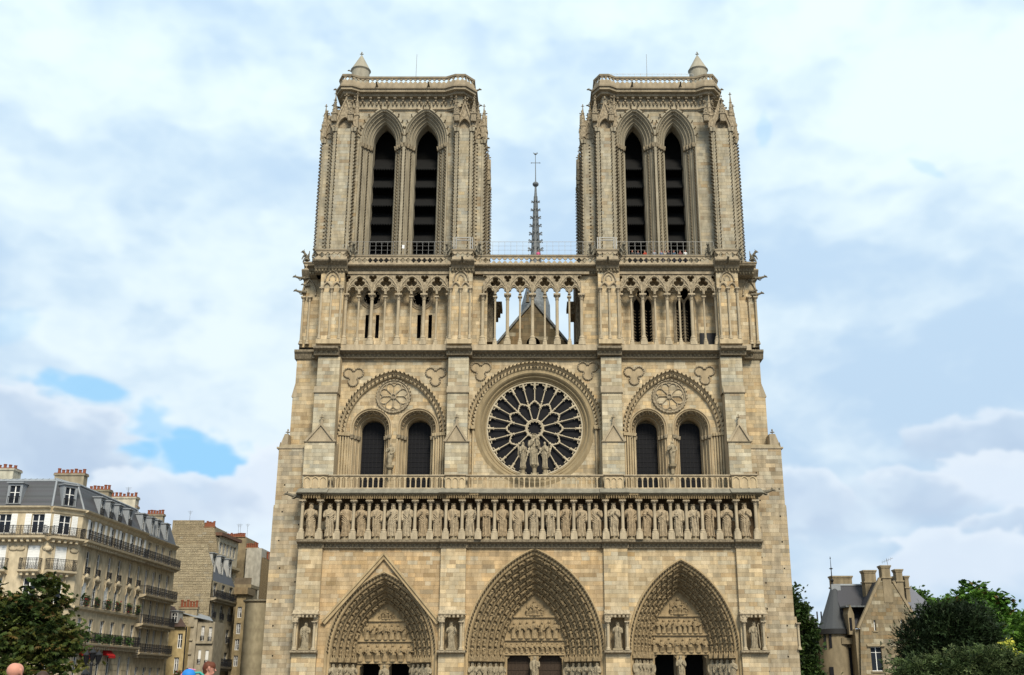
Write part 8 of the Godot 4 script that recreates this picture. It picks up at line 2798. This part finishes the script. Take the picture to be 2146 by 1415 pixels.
# ---------------------------------------------------------------- street furniture
func build_street_things() -> void:
	for i in 2:
		var z: float = [58.0, 66.0][i]
		var px: float = [196.0, 180.0][i]
		var top: float = [1359.0, 1402.0][i]
		var p := W(px, top, z)
		var L := thing("street_lamp", ["dark iron street lamp with clustered lanterns before the red awnings", "dark lantern top of a lower street lamp right of the chestnut tree"][i], "street lamp", Vector3(p.x, 0, z))
		var h := p.y
		var po := MB.new()
		po.lathe([Vector2(0.16, 0), Vector2(0.15, 0.5), Vector2(0.07, 0.62), Vector2(0.055, h - 0.75), Vector2(0.09, h - 0.72), Vector2(0.05, h - 0.62)], 10, Vector3.ZERO)
		put("post", po, M.iron, L)
		for k in (3 if i == 0 else 1):
			var off := Vector3([-0.28, 0.28, 0.0][k] if i == 0 else 0.0, 0.0 if k < 2 and i == 0 else 0.1, 0)
			var ln := MB.new()
			ln.t = Transform3D(Basis(), off + Vector3(0, h - 0.62, 0))
			for e in 6:
				var g := TAU * e / 6
				ln.tube([Vector3(sin(g) * 0.08, 0, cos(g) * 0.08), Vector3(sin(g) * 0.15, 0.3, cos(g) * 0.15)], 0.012, 0.012, 4)
			ln.lathe([Vector2(0.17, 0.3), Vector2(0.18, 0.33), Vector2(0.1, 0.42), Vector2(0.05, 0.46), Vector2(0.03, 0.52), Vector2(0, 0.55)], 8, Vector3.ZERO)
			ln.lathe([Vector2(0.03, -0.12), Vector2(0.09, 0.0), Vector2(0.0, 0.01)], 8, Vector3.ZERO)
			ln.tube([Vector3(0, 0, 0), Vector3(-off.x * 0.5, -0.16, 0), Vector3(-off.x, -0.1, 0)], 0.025, 0.025, 5)
			var o := put("lantern", ln, M.iron, L)
			var gl := MB.new()
			gl.t = ln.t
			gl.lathe([Vector2(0.07, 0.01), Vector2(0.14, 0.29)], 6, Vector3.ZERO)
			put("lantern_glass", gl, M.pane, o)
	# red awnings on the corner house
	var k := 0
	for px in [173.0, 222.0]:
		var s := S(px, 1362)
		var aw := MB.new()
		aw.t = Transform3D(Basis(Vector3(0, 0, -1), Vector3.UP, Vector3(1, 0, 0)), Vector3(SIDE + 0.05, 0, s.z))
		var hh := 0.62
		aw.quad(Vector3(-1.0, s.y - hh, 0.7), Vector3(1.0, s.y - hh, 0.7), Vector3(1.0, s.y, 0.05), Vector3(-1.0, s.y, 0.05))
		aw.quad(Vector3(-1.0, s.y - hh - 0.28, 0.7), Vector3(1.0, s.y - hh - 0.28, 0.7), Vector3(1.0, s.y - hh, 0.7), Vector3(-1.0, s.y - hh, 0.7))
		for e in [-1.0, 1.0]: aw.tri(Vector3(e, s.y - hh, 0.05), Vector3(e, s.y - hh, 0.7), Vector3(e, s.y, 0.05))
		var o := put(numbered("awning"), aw, M.red_cloth)
		tag(o, ["red cloth awning under the balcony, half behind the chestnut tree", "red cloth awning under the balcony, right of the street lamp"][k], "awning")
		k += 1

# ---------------------------------------------------------------- people
func nets(caps: Array, blend: float, cell: float, b: MB) -> void:      # one smooth skin over tapered capsules [a, b, ra, rb, colour] (surface nets)
	var lo := Vector3(1e9, 1e9, 1e9)
	var hi := -lo
	for c in caps:
		var r: float = maxf(c[2], c[3]) + blend + cell * 2
		lo = lo.min(c[0] - Vector3.ONE * r).min(c[1] - Vector3.ONE * r)
		hi = hi.max(c[0] + Vector3.ONE * r).max(c[1] + Vector3.ONE * r)
	var nx := int((hi.x - lo.x) / cell) + 2
	var ny := int((hi.y - lo.y) / cell) + 2
	var nz := int((hi.z - lo.z) / cell) + 2
	var val := PackedFloat32Array()
	val.resize(nx * ny * nz)
	val.fill(1.0)
	for c in caps:
		var A: Vector3 = c[0]
		var D: Vector3 = c[1] - A
		var dd := maxf(D.length_squared(), 1e-8)
		var r: float = maxf(c[2], c[3]) + blend + cell * 2
		var l0 := ((A.min(c[1]) - Vector3.ONE * r - lo) / cell).floor()
		var l1 := ((A.max(c[1]) + Vector3.ONE * r - lo) / cell).ceil()
		for k in range(maxi(0, int(l0.z)), mini(nz, int(l1.z) + 1)):
			for j in range(maxi(0, int(l0.y)), mini(ny, int(l1.y) + 1)):
				for i in range(maxi(0, int(l0.x)), mini(nx, int(l1.x) + 1)):
					var p := lo + Vector3(i, j, k) * cell
					var t := clampf((p - A).dot(D) / dd, 0, 1)
					var d: float = p.distance_to(A + D * t) - lerpf(c[2], c[3], t)
					var at := (k * ny + j) * nx + i
					var e := val[at]
					var h := clampf(0.5 + 0.5 * (e - d) / blend, 0, 1)
					val[at] = lerpf(e, d, h) - blend * h * (1 - h) if e < 0.9 else d
	var ids := {}
	var vs := PackedVector3Array()
	var off := [0, 1, nx, nx + 1, nx * ny, nx * ny + 1, nx * ny + nx, nx * ny + nx + 1]
	var cor := [Vector3(0, 0, 0), Vector3(1, 0, 0), Vector3(0, 1, 0), Vector3(1, 1, 0), Vector3(0, 0, 1), Vector3(1, 0, 1), Vector3(0, 1, 1), Vector3(1, 1, 1)]
	var edges := [[0, 1], [2, 3], [4, 5], [6, 7], [0, 2], [1, 3], [4, 6], [5, 7], [0, 4], [1, 5], [2, 6], [3, 7]]
	for k in nz - 1:
		for j in ny - 1:
			for i in nx - 1:
				var at := (k * ny + j) * nx + i
				var s := val[at] < 0
				var mixed := false
				for q in off:
					if (val[at + q] < 0) != s:
						mixed = true
						break
				if not mixed: continue
				var sum := Vector3.ZERO
				var n := 0
				for e in edges:
					var u := val[at + off[e[0]]]
					var w := val[at + off[e[1]]]
					if (u < 0) != (w < 0):
						sum += (cor[e[0]] as Vector3).lerp(cor[e[1]], u / (u - w))
						n += 1
				ids[at] = vs.size()
				vs.append(lo + (Vector3(i, j, k) + sum / n) * cell)
	var ns := PackedVector3Array()
	ns.resize(vs.size())
	var quads := []
	for at in ids:
		for ax in 3:
			var step: int = [1, nx, nx * ny][ax]
			var u: int = [nx, nx * ny, 1][ax]
			var w: int = [nx * ny, 1, nx][ax]
			if not (ids.has(at - u) and ids.has(at - w) and ids.has(at - u - w)): continue
			var f := val[at]
			var g := val[at + step]
			if (f < 0) == (g < 0): continue
			var q := [ids[at], ids[at - u], ids[at - u - w], ids[at - w]]
			if f < 0: q = [q[3], q[2], q[1], q[0]]
			q.reverse()
			quads.append(q)
			var nn := (vs[q[1]] - vs[q[0]]).cross(vs[q[2]] - vs[q[0]])
			for m in q: ns[m] += nn
	var cols := PackedColorArray()
	for p in vs:
		var best := 1e9
		var col := Color.WHITE
		for c in caps:
			var D: Vector3 = c[1] - c[0]
			var t := clampf((p - c[0]).dot(D) / maxf(D.length_squared(), 1e-8), 0, 1)
			var d: float = p.distance_to(c[0] + D * t) - lerpf(c[2], c[3], t)
			if d < best:
				best = d
				col = c[4]
		cols.append(col)
	for q in quads:
		for t in [[0, 1, 2], [0, 2, 3]]:
			for m in [t[0], t[2], t[1]]:
				b.v.append(b.t * vs[q[m]])
				b.n.append((b.t.basis * ns[q[m]]).normalized())
				b.c.append(cols[q[m]])

func person_caps(h: float, shirt: Color, trousers: Color, skin: Color, lean := 0.0) -> Array:      # a standing figure facing -z, feet at the origin
	var k := h / 1.75
	var c := []
	for s in [-1.0, 1.0]:
		c.append([Vector3(0.10 * s, 0.88, 0) * k, Vector3(0.11 * s, 0.48, -0.02) * k, 0.088 * k, 0.062 * k, trousers])
		c.append([Vector3(0.11 * s, 0.48, -0.02) * k, Vector3(0.12 * s, 0.10, 0.02) * k, 0.06 * k, 0.042 * k, trousers])
		c.append([Vector3(0.12 * s, 0.05, 0.03) * k, Vector3(0.13 * s, 0.035, -0.15) * k, 0.045 * k, 0.04 * k, Color(0.03, 0.025, 0.02)])
		c.append([Vector3(0.17 * s, 1.40, -lean) * k, Vector3(0.235 * s, 1.12, 0.02 - lean) * k, 0.055 * k, 0.043 * k, shirt])
		c.append([Vector3(0.235 * s, 1.12, 0.02 - lean) * k, Vector3(0.225 * s, 0.88, -0.08) * k, 0.04 * k, 0.028 * k, skin])
		for f in 4: c.append([Vector3((0.225 + 0.016 * (f - 1.5) * s * 0.2) * s, 0.86, -0.08 + 0.018 * (f - 1.5)) * k, Vector3(0.215 * s, 0.75 + 0.01 * absf(f - 1.5), -0.10 + 0.02 * (f - 1.5)) * k, 0.012 * k, 0.009 * k, skin])
		c.append([Vector3(0.215 * s, 0.85, -0.10) * k, Vector3(0.19 * s, 0.79, -0.14) * k, 0.012 * k, 0.009 * k, skin])
	c.append([Vector3(-0.07, 0.93, 0) * k, Vector3(0.07, 0.93, 0) * k, 0.115 * k, 0.115 * k, trousers])
	c.append([Vector3(0, 1.0, 0) * k, Vector3(0, 1.25, -lean * 0.7) * k, 0.13 * k, 0.14 * k, shirt])
	c.append([Vector3(-0.10, 1.32, -lean) * k, Vector3(0.10, 1.32, -lean) * k, 0.115 * k, 0.115 * k, shirt])
	c.append([Vector3(-0.15, 1.405, -lean) * k, Vector3(0.15, 1.405, -lean) * k, 0.062 * k, 0.062 * k, shirt])
	c.append([Vector3(0, 1.42, -lean) * k, Vector3(0, 1.54, -lean * 1.2 - 0.015) * k, 0.058 * k, 0.054 * k, skin])
	return c
func head_caps(o: Vector3, k: float, skin: Color, hair: Color, bald: bool) -> Array:      # a head facing -z centred on o
	var c := []
	c.append([o + Vector3(0, 0.02, 0.015) * k, o + Vector3(0, 0.025, -0.02) * k, 0.082 * k, 0.074 * k, skin])
	c.append([o + Vector3(0, -0.03, -0.025) * k, o + Vector3(0, -0.075, -0.045) * k, 0.062 * k, 0.04 * k, skin])
	c.append([o + Vector3(0, 0.0, -0.095) * k, o + Vector3(0, -0.03, -0.112) * k, 0.010 * k, 0.014 * k, skin])
	c.append([o + Vector3(-0.02, -0.062, -0.088) * k, o + Vector3(0.02, -0.062, -0.088) * k, 0.008 * k, 0.008 * k, Color(0.3, 0.09, 0.07)])
	for s in [-1.0, 1.0]:
		c.append([o + Vector3(0.033 * s, 0.012, -0.082) * k, o + Vector3(0.031 * s, 0.012, -0.083) * k, 0.011 * k, 0.011 * k, Color(0.05, 0.035, 0.025)])
		c.append([o + Vector3(0.085 * s, 0.022, 0.01) * k, o + Vector3(0.088 * s, -0.03, 0.002) * k, 0.016 * k, 0.010 * k, skin * 0.9])
	c.append([o + Vector3(0, -0.06, 0.02) * k, o + Vector3(0, -0.13, 0.025) * k, 0.056 * k, 0.056 * k, skin])
	if not bald:
		c.append([o + Vector3(0, 0.042, 0.02) * k, o + Vector3(0, 0.045, -0.03) * k, 0.088 * k, 0.076 * k, hair])
		c.append([o + Vector3(0, 0.01, 0.045) * k, o + Vector3(0, -0.05, 0.045) * k, 0.072 * k, 0.055 * k, hair])
	return c
func person(label: String, at: Vector3, h: float, turn: float, shirt: Color, trousers: Color, skin: Color, hair: Color, bald := false, cell := 0.025, lean := 0.0, group := "") -> Node3D:
	var P := thing("person", label, "person", at, group, turn)
	var b := MB.new()
	nets(person_caps(h, shirt, trousers, skin, lean), 0.03, cell, b)
	var k := h / 1.75
	nets(head_caps(Vector3(0, 1.64 * k, -lean * 1.5 - 0.02), k, skin, hair, bald), 0.016, 0.011 if cell < 0.04 else 0.02, b)
	put("body", b, M.skin, P)
	return P
func build_people() -> void:
	var skin := Color(0.50, 0.235, 0.17)
	var z := 97.0
	var a := W(32, 1388, z)
	person("bald man seen from behind at the lower left corner", Vector3(a.x, 0, z), a.y / 1.0 + 0.0, -0.25, Color(0.05, 0.05, 0.06), Color(0.03, 0.035, 0.05), skin, skin, true, 0.025)
	z = 95.0
	var b := W(90, 1409.5, z)
	person("dark haired person whose head top shows right of the bald man", Vector3(b.x, 0, z), b.y, 0.2, Color(0.25, 0.25, 0.27), Color(0.04, 0.04, 0.06), skin, Color(0.045, 0.025, 0.018), false, 0.03)
	z = 88.5
	var c := W(420, 1391.5, z)
	var P := person("red haired person in a bright blue shirt bowed under a backpack at bottom left", Vector3(c.x, 0, z), c.y + 0.03, -PI / 2 + 0.35, Color(0.03, 0.14, 0.42), Color(0.05, 0.06, 0.1), skin, Color(0.10, 0.028, 0.012), false, 0.025, 0.1)
	var bp := MB.new()
	var top: float = W(400, 1402, z).y
	nets([[Vector3(-0.08, top - 0.13, 0.2), Vector3(0.08, top - 0.13, 0.2), 0.13, 0.13, Color(0.02, 0.17, 0.50)], [Vector3(-0.08, top - 0.45, 0.26), Vector3(0.08, top - 0.45, 0.26), 0.14, 0.14, Color(0.02, 0.12, 0.40)], [Vector3(-0.05, top - 0.22, 0.36), Vector3(0.05, top - 0.3, 0.37), 0.07, 0.07, Color(0.55, 0.12, 0.16)]], 0.05, 0.02, bp)
	bp.col = Color(0.04, 0.30, 0.26)
	for s in [-1.0, 1.0]: bp.tube([Vector3(0.1 * s, top - 0.08, 0.12), Vector3(0.11 * s, top - 0.07, 0.0), Vector3(0.11 * s, top - 0.2, -0.16)], 0.022, 0.022, 6)
	bp.col = Color(0.75, 0.75, 0.78)
	bp.ball(Vector3(-0.05, top - 0.03, 0.24), Vector3(0.02, 0.014, 0.02), 6, 4)
	bp.col = Color(0.6, 0.2, 0.32)
	bp.tube([Vector3(-0.02, top - 0.3, 0.42), Vector3(-0.02, top - 0.1, 0.33), Vector3(-0.02, top + 0.0, 0.2), Vector3(-0.02, top - 0.02, 0.08)], 0.012, 0.012, 5)
	var pack := put(numbered("backpack"), bp, M.skin)
	pack.transform = P.transform
	tag(pack, "bright blue backpack with a red patch on the red haired person's back", "backpack")
	# visitors on the high gallery before the right tower
	var yg := Y(553, -1.2) + 0.5
	var hues := [Color(0.45, 0.06, 0.03), Color(0.04, 0.045, 0.06), Color(0.05, 0.05, 0.05), Color(0.22, 0.23, 0.26), Color(0.1, 0.12, 0.2), Color(0.3, 0.27, 0.22), Color(0.03, 0.03, 0.04), Color(0.06, 0.10, 0.15), Color(0.15, 0.05, 0.05), Color(0.55, 0.55, 0.55)]
	var tops := ["orange red", "black", "charcoal", "light grey", "navy", "beige", "dark", "blue grey", "maroon", "white"]
	var words := ["leftmost visitor", "second visitor", "third visitor", "fourth visitor", "fifth visitor", "sixth visitor", "seventh visitor", "eighth visitor", "ninth visitor", "rightmost visitor"]
	var pxs := [1325.0, 1337.0, 1351.0, 1371.0, 1386.0, 1393.0, 1401.0, 1412.0, 1425.0, 1436.0]
	for i in 10:
		var zz := -2.5 - 0.2 * (i % 3)
		var x := X(pxs[i], 522, zz)
		var n: int = i
		if i == 2: n = 0
		elif i == 0: n = 2
		person("%s in a %s top behind the parapet of the right tower gallery" % [words[i], tops[n]], Vector3(x, yg, zz), 1.72 + 0.06 * (i % 3), PI + rng.randf_range(-0.8, 0.8), hues[n], Color(0.04, 0.04, 0.06), skin, Color(0.03, 0.02, 0.015), false, 0.05, 0.0, "visitors on the high gallery")
	var pk := X(1128, 524, -2.5)
	person("visitor in a pink top on the gallery in front of the spire", Vector3(pk, yg, -2.5), 1.7, PI, Color(0.5, 0.08, 0.2), Color(0.05, 0.05, 0.07), skin, Color(0.04, 0.03, 0.02), false, 0.05, 0.0, "visitors on the high gallery")
